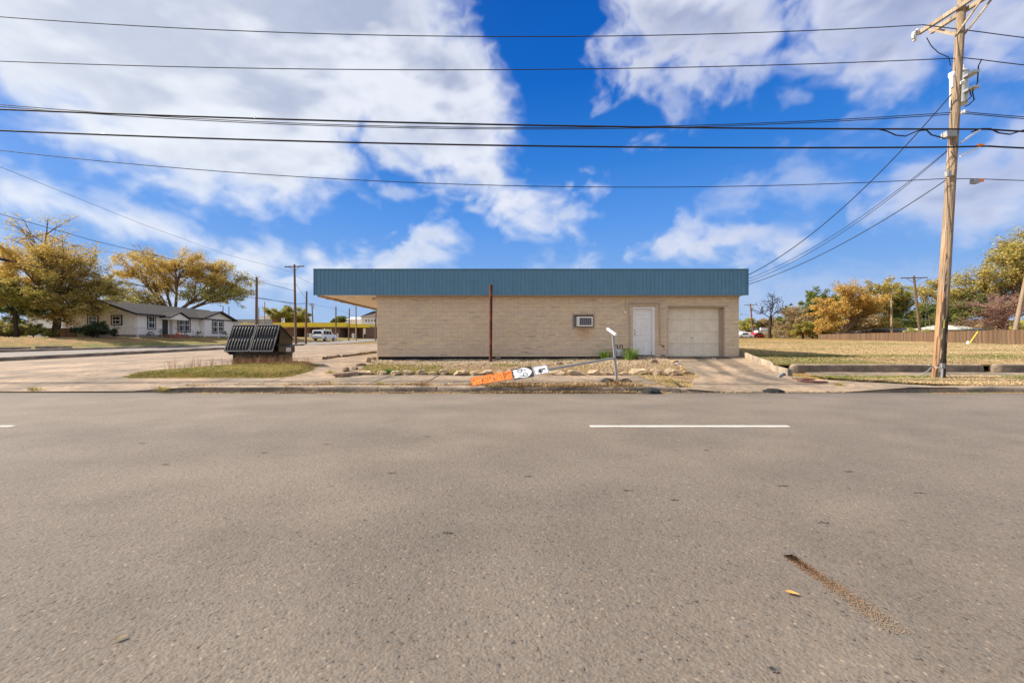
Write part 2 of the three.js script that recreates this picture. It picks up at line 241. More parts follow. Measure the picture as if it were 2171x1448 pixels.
function rep(t, x, y = x) { const c = t.clone(); c.repeat.set(x, y); c.needsUpdate = true; return c; }
function std(color, o = {}) { const c = Array.isArray(color) ? new THREE.Color().setRGB(...color) : new THREE.Color(color); return new THREE.MeshStandardMaterial({ color: c, roughness: 0.85, metalness: 0, ...o }); }
const M = {
  asphalt: std([0.455, 0.432, 0.40], { map: rep(tAsphalt, 0.25), bumpMap: rep(tAsphaltB, 0.25), bumpScale: 0.006, vertexColors: true, roughness: 0.9 }),
  street: std([0.62, 0.62, 0.64], { map: rep(tAsphalt, 0.25), vertexColors: true, roughness: 0.9 }),
  concrete: std([0.415, 0.395, 0.36], { map: rep(tConcrete, 0.25), bumpMap: rep(tConcreteB, 0.5), bumpScale: 0.004, vertexColors: true, roughness: 0.92 }),
  kerb: std([0.46, 0.44, 0.41], { map: rep(tConcrete, 0.5), bumpMap: rep(tConcreteB, 1), bumpScale: 0.012, vertexColors: true, roughness: 0.95 }),
  turf: std([0.90, 0.80, 0.64], { map: rep(tTurf, 1 / 3), bumpMap: rep(tTurfB, 1 / 1.5), bumpScale: 0.03, vertexColors: true, roughness: 1 }),
  dirt: std([0.60, 0.55, 0.50], { map: rep(tDirt, 0.5), bumpMap: rep(tFine, 1), bumpScale: 0.02, vertexColors: true, roughness: 1 }),
  brick: std([1, 1, 1], { map: rep(tPaint, 0.9), bumpMap: rep(tFine, 2.2), bumpScale: 0.006, vertexColors: true, roughness: 0.8 }),
  mortar: std([0.52, 0.41, 0.29], { map: rep(tPaint, 1), roughness: 0.95 }),
  tar: std([0.012, 0.012, 0.014], { roughness: 0.6, bumpMap: rep(tFine, 1.5), bumpScale: 0.03 }),
  blue: std([0.115, 0.265, 0.385], { map: rep(tPaint, 0.35), roughness: 0.42, metalness: 0.1 }),
  soffit: std([0.82, 0.74, 0.62], { map: rep(tPaint, 0.5) }),
  tan: std([0.56, 0.45, 0.34], { map: rep(tPaint, 0.8), roughness: 0.7 }),
  tanDark: std([0.30, 0.22, 0.15], { map: rep(tPaint, 0.8), roughness: 0.8 }),
  door: std([0.90, 0.90, 0.89], { map: rep(tPaint, 0.6), roughness: 0.5 }),
  garage: std([0.90, 0.82, 0.66], { map: rep(tPaint, 0.7), roughness: 0.55 }),
  white: std([0.90, 0.89, 0.86], { map: rep(tPaint, 0.7), roughness: 0.6 }),
  grille: std([0.10, 0.10, 0.11], { roughness: 0.5, metalness: 0.4 }),
  steel: std([0.50, 0.51, 0.52], { map: rep(tPaint, 2), roughness: 0.4, metalness: 0.75 }),
  dull: std([0.40, 0.41, 0.42], { map: rep(tPaint, 2), roughness: 0.6, metalness: 0.3 }),
  rust: std([0.42, 0.36, 0.36], { map: rep(tRust, 1), bumpMap: rep(tFine, 2), bumpScale: 0.004, roughness: 0.85 }),
  lidPlastic: std([0.035, 0.036, 0.04], { map: rep(tPaint, 1.2), roughness: 0.5 }),
  binSteel: std([0.05, 0.046, 0.040], { map: rep(tPaint, 1.2), bumpMap: rep(tFine, 1), bumpScale: 0.004, roughness: 0.34, metalness: 0.7 }),
  rubber: std([0.017, 0.017, 0.019], { map: rep(tPaint, 2), bumpMap: rep(tFine, 3), bumpScale: 0.012, roughness: 0.55 }),
  wire: std([0.012, 0.012, 0.014], { roughness: 0.7 }),
  wireGrey: std([0.10, 0.10, 0.11], { roughness: 0.6 }),
  pole: std([0.60, 0.575, 0.54], { map: rep(tWood, 0.75, 0.4), bumpMap: rep(tWoodB, 0.75, 0.4), bumpScale: 0.02, vertexColors: true, roughness: 0.95 }),
  arm: std([0.62, 0.62, 0.60], { map: rep(tWood, 1.4, 0.6), roughness: 0.95 }),
  poleDark: std([0.26, 0.20, 0.16], { map: rep(tWood, 1, 0.4), roughness: 0.95 }),
  polePale: std([0.50, 0.46, 0.42], { map: rep(tWood, 1, 0.4), roughness: 0.95 }),
  fence: std([0.23, 0.18, 0.145], { map: rep(tWood, 2.5, 0.5), vertexColors: true, roughness: 0.95 }),
  bark: std([0.26, 0.20, 0.15], { map: rep(tWood, 1, 0.6), bumpMap: rep(tWoodB, 2, 1), bumpScale: 0.03, roughness: 1 }),
  barkPale: std([0.42, 0.36, 0.30], { map: rep(tWood, 1, 0.6), roughness: 1 }),
  barkDark: std([0.07, 0.058, 0.05], { map: rep(tWood, 1, 0.6), roughness: 1 }),
  barkPink: std([0.30, 0.17, 0.14], { roughness: 1 }),
  leaf: new THREE.MeshPhysicalMaterial({ color: 0xffffff, vertexColors: true, roughness: 0.85, transmission: 0.45, thickness: 0, side: THREE.DoubleSide, specularIntensity: 0.25 }),
  blade: new THREE.MeshPhysicalMaterial({ color: 0xffffff, vertexColors: true, roughness: 0.9, transmission: 0.25, thickness: 0, side: THREE.DoubleSide, specularIntensity: 0.2 }),
  stone: std([0.62, 0.57, 0.50], { map: rep(tConcrete, 0.9), bumpMap: rep(tFine, 1.5), bumpScale: 0.03, vertexColors: true, roughness: 0.95 }),
  roofDark: std([0.05, 0.05, 0.054], { map: rep(tShingle, 0.25), roughness: 0.95 }),
  roofTan: std([0.30, 0.24, 0.19], { map: rep(tShingle, 0.2), roughness: 0.95 }),
  roofMetal: std([0.60, 0.63, 0.64], { map: rep(tPaint, 0.5), roughness: 0.45, metalness: 0.2 }),
  roofBrown: std([0.26, 0.20, 0.17], { map: rep(tShingle, 0.2), roughness: 0.95 }),
  trimDark: std([0.035, 0.035, 0.04], { roughness: 0.7 }),
  redBrick: std([0.30, 0.13, 0.09], { map: rep(tPaint, 0.6), roughness: 0.95 }),
  brownBrick: std([0.22, 0.13, 0.095], { map: rep(tPaint, 0.8), roughness: 0.95 }),
  yellow: std([0.95, 0.74, 0.06], { map: rep(tPaint, 0.4), roughness: 0.55 }),
  yellowPlastic: std([0.80, 0.56, 0.03], { roughness: 0.5 }),
  orange: std([0.95, 0.24, 0.035], { roughness: 0.5 }),
  black: std([0.02, 0.02, 0.02], { roughness: 0.6 }),
  signWhite: std([0.74, 0.75, 0.76], { roughness: 0.45 }),
  car: new THREE.MeshPhysicalMaterial({ color: 0xf2f4f6, roughness: 0.35, clearcoat: 0.8, clearcoatRoughness: 0.1 }),
  carRed: new THREE.MeshPhysicalMaterial({ color: 0xa01410, roughness: 0.35, clearcoat: 0.8 }),
  glass: new THREE.MeshPhysicalMaterial({ color: 0x0c1014, roughness: 0.08, metalness: 0, specularIntensity: 1 }),
  window: new THREE.MeshPhysicalMaterial({ color: 0x1a2026, roughness: 0.1, metalness: 0, specularIntensity: 1 }),
  line: std([0.84, 0.80, 0.70], { map: rep(tPaint, 1), roughness: 0.7, vertexColors: true }),
  terracotta: std([0.5, 0.16, 0.06]),
};
// ---------------------------------------------------------------- lie of the land: height at (x, distance d)
const pl = (t, d) => { if (d <= t[0][0]) return t[0][1]; for (let k = 1; k < t.length; k++) if (d <= t[k][0]) return mix(t[k - 1][1], t[k][1], (d - t[k - 1][0]) / (t[k][0] - t[k - 1][0])); return t[t.length - 1][1]; };
const PROF = [
  [-120, [[0, 1.2], [25, 1.6], [44, 1.85], [57, 2.05], [95, 2.3], [400, 2.2]]],
  [-41, [[0, 1.2], [25, 1.55], [44, 1.82], [57, 2.03], [95, 2.3], [400, 2.2]]],
  [-33.4, [[0, 0.2], [25.7, 0.62], [45.7, 0.86], [60, 1.1], [73, 1.4], [95, 2.0], [140, 2.2], [400, 2.2]]],
  [-25, [[10.3, 0.0], [12, 0.12], [19.4, 0.36], [34.6, 0.63], [48, 0.85], [60, 1.05], [73, 1.35], [95, 1.9], [140, 2.2], [400, 2.2]]],
  [-10, [[10.3, 0.03], [11, 0.10], [12, 0.18], [13.4, 0.28], [15, 0.40], [17.5, 0.54], [25, 0.72], [35, 0.9], [48, 1.1], [60, 1.2], [73, 1.4], [95, 1.8], [140, 2.2], [400, 2.2]]],
  [-8.6, [[10.3, 0.13], [12, 0.18], [13.4, 0.28], [15, 0.42], [17.5, 0.54], [25, 0.74], [35, 0.9], [48, 1.1], [60, 1.2], [73, 1.4], [95, 1.8], [140, 2.2], [400, 2.2]]],
  [-5, [[10.3, 0.13], [12, 0.165], [13.3, 0.2], [15, 0.33], [17.5, 0.50], [25, 0.72], [48, 1.1], [73, 1.5], [95, 1.8], [140, 2.2], [400, 2.2]]],
  [4, [[10.3, 0.13], [12, 0.165], [13.3, 0.2], [15, 0.36], [17.5, 0.555], [25, 0.8], [48, 1.15], [73, 1.6], [95, 1.9], [140, 2.2], [400, 2.2]]],
  [5.6, [[10.3, 0.0], [12, 0.11], [13.3, 0.2], [17.5, 0.64], [25, 0.8], [48, 1.2], [73, 1.7], [95, 2.0], [140, 2.2], [400, 2.2]]],
  [8.6, [[10.3, 0.0], [12, 0.11], [13.3, 0.2], [17.5, 0.64], [25, 0.8], [48, 1.2], [73, 1.7], [95, 2.05], [140, 2.2], [400, 2.2]]],
  [10.4, [[10.3, 0.13], [13.3, 0.18], [14.25, 0.24], [14.35, 0.46], [17.5, 0.70], [25, 0.86], [35, 0.97], [44, 1.06], [58, 1.42], [72, 1.78], [90, 2.1], [140, 2.2], [400, 2.0]]],
  [60, [[10.3, 0.13], [13.3, 0.18], [14.25, 0.24], [14.35, 0.46], [17.5, 0.66], [25, 0.78], [35, 0.86], [44, 0.95], [58, 1.34], [72, 1.7], [90, 2.1], [140, 2.2], [400, 2.0]]],
];
function H(x, d) {
  if (x <= PROF[0][0]) return pl(PROF[0][1], d);
  for (let k = 1; k < PROF.length; k++) if (x <= PROF[k][0]) return mix(pl(PROF[k - 1][1], d), pl(PROF[k][1], d), (x - PROF[k - 1][0]) / (PROF[k][0] - PROF[k - 1][0]));
  return pl(PROF[PROF.length - 1][1], d);
}
const ground = (px, py, d0 = 12) => { let d = d0; for (let k = 0; k < 60; k++) { const x = (px - 1085.5) * d / F; d = mix(d, clamp((CAM - H(x, d)) * F / (py - 724), 2, 200), 0.5); } return [(px - 1085.5) * d / F, d]; };   // where the sight line meets the land
const onLand = (x, d, up = 0) => V(x, H(x, d) + up, d);

// sheet: grid between left(d) and right(d), from d list; height fn; colour fn
function sheet(name, ds, left, right, nx, yfn, cfn, mat) {
  const g = new GB(); const L = typeof left === 'function' ? left : () => left, R = typeof right === 'function' ? right : () => right;
  ds.forEach((d) => { for (let i = 0; i <= nx; i++) { const x = mix(L(d), R(d), i / nx); g.col = cfn ? cfn(x, d) : [1, 1, 1]; g.v(x, yfn(x, d), -d, x, d); } });
  for (let j = 0; j < ds.length - 1; j++) for (let i = 0; i < nx; i++) { const a = j * (nx + 1) + i; g.i.push(a, a + 1, a + nx + 2, a, a + nx + 2, a + nx + 1); }
  return struct(name, g, mat);
}
const range = (a, b, s) => { const o = []; for (let x = a; x < b - s * 0.3; x += s) o.push(x); o.push(b); return o; };
// ground under everything, to the horizon
{
  const xs = [...range(-900, -120, 60), ...range(-120, -16, 1.5), ...range(-15, 15, 1), ...range(16, 120, 1.5), ...range(130, 900, 60)];
  const ds = [-60, -20, 0, 8, 9.8, ...range(10.3, 20, 0.8), ...range(21, 110, 1.6), 125, 140, 180, 250, 400, 900];
  const g = new GB();
  ds.forEach((d) => xs.forEach((x) => {
    const n = fbm(x * 0.11, d * 0.16, 4), yard = x < -33.4;
    const green = clamp((n - 0.52) * 3 + (yard && x > -37.2 ? 0.6 : 0)), dirt = yard && x > -46 && x < -37.2 && d < 43 ? 0.8 : 0;
    let c = [mix(1.0, 0.62, green), mix(0.95, 0.86, green), mix(0.85, 0.6, green)]; c = [mix(c[0], 1.15, dirt), mix(c[1], 1.02, dirt), mix(c[2], 1.1, dirt)];
    g.col = c; const hidden = d < 10.3 ? -0.10 : (x > -25.2 && x < 10.6 && d < 50) || (x > -33.4 && x < -25 && d < 90) || (x >= 10.3 && x < 82 && d < 92) ? -0.12 : 0.0;
    g.v(x, H(x, d) * (d < 10.3 ? 0 : 1) + hidden, -d, x, d);
  }));
  const w = xs.length;
  for (let j = 0; j < ds.length - 1; j++) for (let i = 0; i < w - 1; i++) { const a = j * w + i; g.i.push(a, a + 1, a + w + 1, a, a + w + 1, a + w); }
  struct('ground', g, M.turf);
}
// the main road
const roadCol = (x, d) => {
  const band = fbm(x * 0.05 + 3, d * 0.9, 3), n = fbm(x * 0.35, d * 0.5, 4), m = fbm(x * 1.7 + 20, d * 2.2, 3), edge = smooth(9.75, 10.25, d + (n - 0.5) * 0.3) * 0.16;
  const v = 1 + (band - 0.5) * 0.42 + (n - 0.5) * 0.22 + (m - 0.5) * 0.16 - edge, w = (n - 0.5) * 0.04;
  return [v * (1 + w), v, v * (1 - w)];
};
const road = (() => {
  const ds = [-14, -8, -4, ...range(-2, 4, 0.25), ...range(4.2, 10.36, 0.2)];
  const xs = [...range(-400, -40, 20), ...range(-38, -16, 2), ...range(-15.8, 15.8, 0.3), ...range(16, 38, 2), ...range(40, 400, 20)];
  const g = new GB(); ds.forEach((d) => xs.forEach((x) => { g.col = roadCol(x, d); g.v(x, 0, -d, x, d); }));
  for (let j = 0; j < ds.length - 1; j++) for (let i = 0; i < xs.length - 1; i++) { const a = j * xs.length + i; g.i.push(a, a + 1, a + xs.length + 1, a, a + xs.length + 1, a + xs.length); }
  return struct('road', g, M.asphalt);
})();
// broken lane line: 3.1 m dashes, ragged edges
for (const x0 of [-10.95, 1.22, 13.4, -23.1]) {
  const g = new GB(), r = rng(900 + Math.round(x0)); const n = 60, dd = 6.24;
  for (let i = 0; i <= n; i++) { const x = x0 + 3.12 * i / n, taper = 1; const w = 0.052 + (r() - 0.5) * 0.006; g.col = gray(0.90 + (fbm(x * 5, 4, 4) - 0.5) * 0.5); g.v(x, 0.004, -(dd - w * taper), x, 0); g.v(x, 0.004, -(dd + w * taper), x, 0.1); }
  for (let i = 0; i < n; i++) { const a = i * 2; g.i.push(a, a + 2, a + 3, a, a + 3, a + 1); }
  const m = mesh('lane_marking', g, M.line, road);
}
// rust stain and oil specks: matter on the asphalt with ragged outlines
{
  const sg = new GB(), r = rng(41); const a = ground2(1672, 1178), b = ground2(1915, 1345);
  function ground2(px, py) { const d = CAM * F / (py - 724); return [(px - 1085.5) * d / F, d]; }
  for (let k = 0; k < 11000; k++) {
    const t = Math.pow(r(), 1.5), w = mix(0.034, 0.08, t), o = (r() + r() + r() - 1.5) * w * 0.9;
    if (r() < 0.35 + t * 0.5) continue;
    const dx = b[0] - a[0], dd = b[1] - a[1], L = Math.hypot(dx, dd); const x = a[0] + dx * t - dd / L * o, d = a[1] + dd * t + dx / L * o, s = 0.0014 + r() * 0.0028;
    const dark = t < 0.09 ? 0.5 : 1; sg.col = [mix(0.24, 0.27, t) * dark * (0.85 + r() * 0.3), mix(0.125, 0.19, t) * dark, mix(0.065, 0.115, t) * dark];
    const q = r() * 3; const p = (u) => sg.v(x + Math.cos(q + u) * s, 0.005, -(d + Math.sin(q + u) * s * 1.0), 0, 0); const i0 = p(0); p(1.3); p(2.7); p(4.2); sg.i.push(i0, i0 + 1, i0 + 2, i0, i0 + 2, i0 + 3);
  }
  const specks = [[692, 942, .09, .02], [830, 1003, .05, .015], [1745, 1108, .05, .02], [1330, 1040, .05, .01], [950, 1130, .04, .01], [1430, 1060, .04, .012], [1660, 1030, .06, .01], [905, 925, .05, .01], [1500, 955, .05, .01], [1120, 1010, .05, .008], [560, 960, .06, .01], [350, 985, .06, .008], [1800, 1000, .05, .01], [300, 940, .07, .01], [1950, 1045, .06, .012], [1640, 1420, .015, .012]];
  for (const [px, py, lx, ld] of specks) { const [x, d] = ground2(px, py); for (let k = 0; k < 90; k++) { const u = (r() + r() - 1) * lx, w = (r() + r() - 1) * ld * 1.3, s = 0.002 + r() * 0.005; const br = px < 850 || px === 1430; if (r() < 0.45) continue; sg.col = br ? [0.18, 0.125, 0.08] : [0.13, 0.12, 0.108]; const i0 = sg.v(x + u - s, 0.005, -(d + w - s), 0, 0); sg.v(x + u + s, 0.005, -(d + w - s * .6), 0, 0); sg.v(x + u + s * .7, 0.005, -(d + w + s), 0, 0); sg.v(x + u - s, 0.005, -(d + w + s * .8), 0, 0); sg.i.push(i0, i0 + 1, i0 + 2, i0, i0 + 2, i0 + 3); } }
  const st = mesh('road_stain', sg, std([1, 1, 1], { vertexColors: true, roughness: 0.95 }), road); stuff(st);
}
// concrete: mottled colour with stains
const concCol = (x, d) => { const n = fbm(x * 0.22 + 9, d * 0.5 + 2, 4), m = fbm(x * 0.9, d * 2.4, 3); const v = 1 + (n - 0.5) * 0.35 + (m - 0.5) * 0.22; return [v * (1.02 + (n - 0.5) * 0.06), v * 0.985, v * 0.955]; };
const walkCol = (x, d) => { const c = concCol(x * 1.7, d * 1.3), n = fbm(x * 0.6 + 70, d * 1.6, 4); const k = 1 - smooth(0.52, 0.72, n) * 0.25; return [c[0] * k * 0.96, c[1] * k * 0.93, c[2] * k * 0.9]; };
// lot on the left
const lotRight = (d) => d < 17.6 ? mix(-5.45, -5.95, clamp((d - 13.3) / 4.2)) : -5.9;
sheet('concrete_lot', [10.34, ...range(10.42, 20, 0.3), ...range(20.5, 50, 1)], -25, lotRight, 70, (x, d) => Math.max(0.006, H(x, d)), (x, d) => { const c = concCol(x, d), st = fbm(x * 0.35 + 31, d * 1.2 + 8, 4), k = 1 - smooth(0.55, 0.68, st) * 0.22; return [c[0] * 1.08 * k, c[1] * 1.0 * k, c[2] * 0.93 * k]; }, M.concrete);
// pavement slabs in front of the bed, joints open
{
  const walk = new THREE.Group(); walk.name = 'pavement'; walk.userData.kind = 'structure'; scene.add(walk);
  const slab = (x0, x1, d0, d1, mat, cf, seed) => {
    const g = new GB(), n = 8, r = rng(seed), tilt = (r() - 0.5) * 0.012, lift = (r() - 0.5) * 0.012; const yf = (x, d) => H(x, d) + 0.008 + lift + tilt * (x - x0);
    for (let j = 0; j <= n; j++) for (let i = 0; i <= n; i++) { const x = mix(x0, x1, i / n) + (i === 0 || i === n ? (r() - 0.5) * 0.012 : 0), d = mix(d0, d1, j / n) + (j === 0 || j === n ? (r() - 0.5) * 0.02 : 0); g.col = cf(x, d); g.v(x, yf(x, d), -d, x, d); }
    for (let j = 0; j < n; j++) for (let i = 0; i < n; i++) { const a = j * (n + 1) + i; g.i.push(a, a + 1, a + n + 2, a, a + n + 2, a + n + 1); }
    g.col = [0.7, 0.66, 0.6]; for (const x of [x0, x1]) g.quad(V(x, yf(x, d0) - 0.09, d0), V(x, yf(x, d1) - 0.09, d1), V(x, yf(x, d1), d1), V(x, yf(x, d0), d0)); g.quad(V(x0, yf(x0, d0) - 0.09, d0), V(x1, yf(x1, d0) - 0.09, d0), V(x1, yf(x1, d0), d0), V(x0, yf(x0, d0), d0));
    mesh('paving_slab', g, mat, walk);
  };
  let k = 0; for (let x = -8.55; x < 4.4; x += 1.53) slab(x + 0.008, Math.min(x + 1.522, 4.75), x < -5.6 ? 10.98 : 11.0, x < -5.6 ? 12.35 : 13.25, M.concrete, walkCol, 300 + k++);
  for (let x = 10.4; x < 40; x += 1.53) slab(x + 0.008, x + 1.522, 13.12, 14.12, M.concrete, walkCol, 340 + k++);
}
// driveway slab
const dvL = (d) => pl([[10.38, 4.55], [11.2, 5.0], [13, 6.0], [17.4, 6.85]], d), dvR = (d) => pl([[10.38, 11.6], [11.2, 10.6], [12.4, 9.4], [13.2, 9.05], [17.4, 10.05]], d);
sheet('driveway', [10.33, ...range(10.38, 17.46, 0.18)], dvL, dvR, 40, (x, d) => H(x, d) + 0.012, (x, d) => {
  const t = (x - dvL(d)) / (dvR(d) - dvL(d)), c = concCol(x * 1.5 + 9, d); let k = 1; const n = fbm(x * 1.4, d * 1.1 + 40, 4) - 0.5, q = t + n * 0.10;
  // tyre and oil stains running down the slab; darker overall towards the garage
  k -= 0.42 * smooth(0.075, 0.045, Math.abs(q - 0.40)) * smooth(11.0, 12.6, d); k -= 0.40 * smooth(0.13, 0.08, Math.abs(q - 0.70)) * smooth(10.9, 11.8, d); k -= 0.25 * smooth(0.06, 0.02, Math.abs(q - 0.14)) * smooth(16.6, 13, d);
  k -= smooth(16.2, 17.0, d + n) * 0.22; return [c[0] * k * 1.06, c[1] * k, c[2] * k * 0.93];
}, M.concrete);
// garden bed
const bedCol = (x, d) => { const n = fbm(x * 0.8 + 5, d * 1.3 + 2, 4); return [1.05 + (n - 0.5) * 0.3, 1.0 + (n - 0.5) * 0.3, 0.95 + (n - 0.5) * 0.3]; };
const bedY = (x, d) => H(x, d) + (0.02 + (fbm(x * 1.6, d * 1.6, 3) - 0.5) * 0.07) * smooth(13.15, 13.6, d);
sheet('garden_bed', range(13.15, 17.62, 0.15), lotRight, (d) => Math.min(dvL(d) + 0.02, 6.9), 90, bedY, bedCol, M.dirt);
// verge strip between kerb and pavement: packed dirt
sheet('dirt_strip', range(10.5, 11.02, 0.13), -8.9, 4.6, 110, (x, d) => H(x, d) + 0.002 + (fbm(x * 2.2, d * 3, 3) - 0.5) * 0.03, (x, d) => { const n = fbm(x, d * 2, 3); return [1 + (n - .5) * .4, 0.95 + (n - .5) * .4, 0.9 + (n - .5) * .4]; }, M.dirt);
sheet('dirt_patch', range(10.5, 13.5, 0.15), 4.2, (d) => dvL(d) + 0.12, 16, (x, d) => H(x, d) + 0.006 + (fbm(x * 2, d * 2, 3) - 0.5) * 0.02, (x, d) => { const n = fbm(x, d * 1.5 + 20, 3); return [1.05 + (n - .5) * .4, 1.04 + (n - .5) * .4, 1.06 + (n - .5) * .4]; }, M.dirt);
// grass island before the bin
const islandL = (d) => pl([[12.2, -11.6], [12.6, -12.4], [13.2, -12.0], [14.2, -10.9], [15.1, -9.2], [15.5, -8.2]], d), islandR = (d) => pl([[12.2, -7.3], [12.8, -7.0], [14, -7.0], [15.5, -7.5]], d);
const islandY = (x, d) => { const e = Math.min(x - islandL(d), islandR(d) - x, (d - 12.25) * 1.5, (15.5 - d) * 1.5); return H(x, d) - 0.02 + 0.09 * smooth(0, 0.7, e); };
sheet('grass_island', range(12.25, 15.5, 0.2), islandL, islandR, 30, islandY, (x, d) => { const n = fbm(x * 0.8, d * 1.2, 3); return [mix(0.75, 1.1, n), mix(0.9, 1.1, n), 0.55]; }, M.turf);
// the right: verge, lawn
const vergeCol = (x, d) => { const n = fbm(x * 0.4 + 12, d * 1.1, 4), g = smooth(0.45, 0.6, n + (x > 15 ? 0.1 : 0)); return [mix(1.08, 0.66, g), mix(0.98, 0.84, g), mix(0.85, 0.6, g)]; };
sheet('grass_verge', [10.56, 10.8, 11.1, 11.4, 11.8, 12.2, 12.6, 13.05], (d) => pl([[10.5, 12.2], [11.2, 11.0], [12, 10.2], [13.1, 9.6]], d), 70, 90, (x, d) => H(x, d) + 0.02 + (fbm(x, d * 1.5, 3) - 0.5) * 0.05, vergeCol, M.turf);
const lawnCol = (x, d) => { const n = fbm(x * 0.10 + 4, d * 0.34 + 1, 4), m = fbm(x * 0.5, d * 1.3, 3), near = smooth(20, 14, d) * 0.25 + (x < 14 ? smooth(22, 17, d) * 0.3 : 0), g = smooth(0.50, 0.68, n * 0.75 + m * 0.25 + near * 0.3); return [mix(1.12, 0.72, g), mix(0.96, 0.82, g), mix(0.76, 0.52, g)]; };
const lawnL = (d) => d < 17.5 ? pl([[14.3, 9.55], [17.5, 10.3]], d) : 10.05;
const lawnY = (x, d) => H(Math.max(x, 10.4), d) + (fbm(x * 0.6, d * 0.6, 3) - 0.5) * 0.06;
sheet('lawn', [14.36, 14.6, ...range(15, 30, 0.6), ...range(31, 92, 1.2)], lawnL, 82, 90, lawnY, lawnCol, M.turf);
// side street beyond the lot, with its kerb
sheet('side_street', [-20, 0, 8, 10, ...range(12, 60, 1.5), 75, 95], -33.2, -25.15, 12, (x, d) => d < 10.4 ? 0.02 + smooth(8, 10.4, d) * 0.02 : H(x, d) + 0.0, (x, d) => gray(1 + (fbm(x * 0.4, d * 0.3, 3) - 0.5) * 0.3), M.street);

// ---------------------------------------------------------------- kerbs
function kerbRun(name, pts, wid, hgt, seed, parentName, segs = 1.9, dropFn) {   // pts: [x, d] along; face on the near side
  const G = new THREE.Group(); G.name = numbered(name); G.userData.kind = 'structure'; scene.add(G);
  const r = rng(seed); let acc = 0; const P = pts.map(([x, d]) => new THREE.Vector2(x, d)); const total = P.slice(1).reduce((s, p, k) => s + p.distanceTo(P[k]), 0);
  const on = (s) => { for (let k = 1; k < P.length; k++) { const L = P[k].distanceTo(P[k - 1]); if (s <= L || k === P.length - 1) { const t = s / L; return [P[k - 1].clone().lerp(P[k], t), P[k].clone().sub(P[k - 1]).normalize()]; } s -= L; } };
  while (acc < total - 0.05) {
    const L = Math.min(segs * (0.6 + r() * 0.9), total - acc), g = new GB(), n = Math.max(4, Math.round(L / 0.09)); const rough = r() < 0.25 ? 0.03 : 0.008, lift = (r() - 0.5) * 0.02;
    for (let i = 0; i <= n; i++) {
      const s = acc + 0.006 + (L - 0.012) * i / n, [p, t] = on(s), nx = -t.y, nd = t.x; // nx,nd: away from the near side
      const drop = dropFn ? dropFn(p.x) : 1, hh = hgt * drop + lift * drop, nz = (k) => (fbm(s * 5 + k * 7, seed, 3) - 0.5) * rough * 2;
      const base = dropFn ? 0 : H(p.x, p.y) - 0.02;
      const prof = [[0, -0.05], [0.012 + nz(1), hh * 0.55], [0.03 + nz(2), hh * 0.86], [0.075 + nz(3), hh + nz(4) * 0.4], [wid, hh + 0.004 + nz(5) * 0.3], [wid, -0.08]];
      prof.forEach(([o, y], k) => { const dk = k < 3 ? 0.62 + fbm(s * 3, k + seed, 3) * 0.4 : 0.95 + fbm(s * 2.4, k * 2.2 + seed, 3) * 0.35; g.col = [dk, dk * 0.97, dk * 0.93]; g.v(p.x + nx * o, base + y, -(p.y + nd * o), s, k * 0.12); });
    }
    for (let i = 0; i < n; i++) for (let k = 0; k < 5; k++) { const a = i * 6 + k; g.i.push(a, a + 6, a + 7, a, a + 7, a + 1); }
    for (const i of [0, n]) { const o = i * 6, c = []; for (let k = 0; k < 6; k++) c.push(g.v(g.p[(o + k) * 3], g.p[(o + k) * 3 + 1], g.p[(o + k) * 3 + 2], 0, k * 0.1)); for (let k = 1; k < 5; k++) i ? g.i.push(c[0], c[k], c[k + 1]) : g.i.push(c[0], c[k + 1], c[k]); }
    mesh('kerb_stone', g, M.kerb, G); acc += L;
  }
  return G;
}
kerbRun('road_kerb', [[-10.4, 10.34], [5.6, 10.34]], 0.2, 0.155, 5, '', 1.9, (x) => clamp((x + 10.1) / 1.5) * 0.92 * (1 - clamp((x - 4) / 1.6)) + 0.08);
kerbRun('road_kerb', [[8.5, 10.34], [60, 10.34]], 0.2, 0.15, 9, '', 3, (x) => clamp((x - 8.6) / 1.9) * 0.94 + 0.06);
kerbRun('street_kerb', [[-25, 13.5], [-25, 48]], 0.18, 0.22, 12, '', 3);
kerbRun('street_kerb', [[-33.2, 18], [-33.2, 66]], 0.18, 0.17, 13, '', 3.5);
kerbRun('driveway_kerb', [[9.35, 13.25], [9.45, 14.4], [9.75, 15.8], [10.12, 17.2]], 0.16, 0.24, 14, '', 2.5);

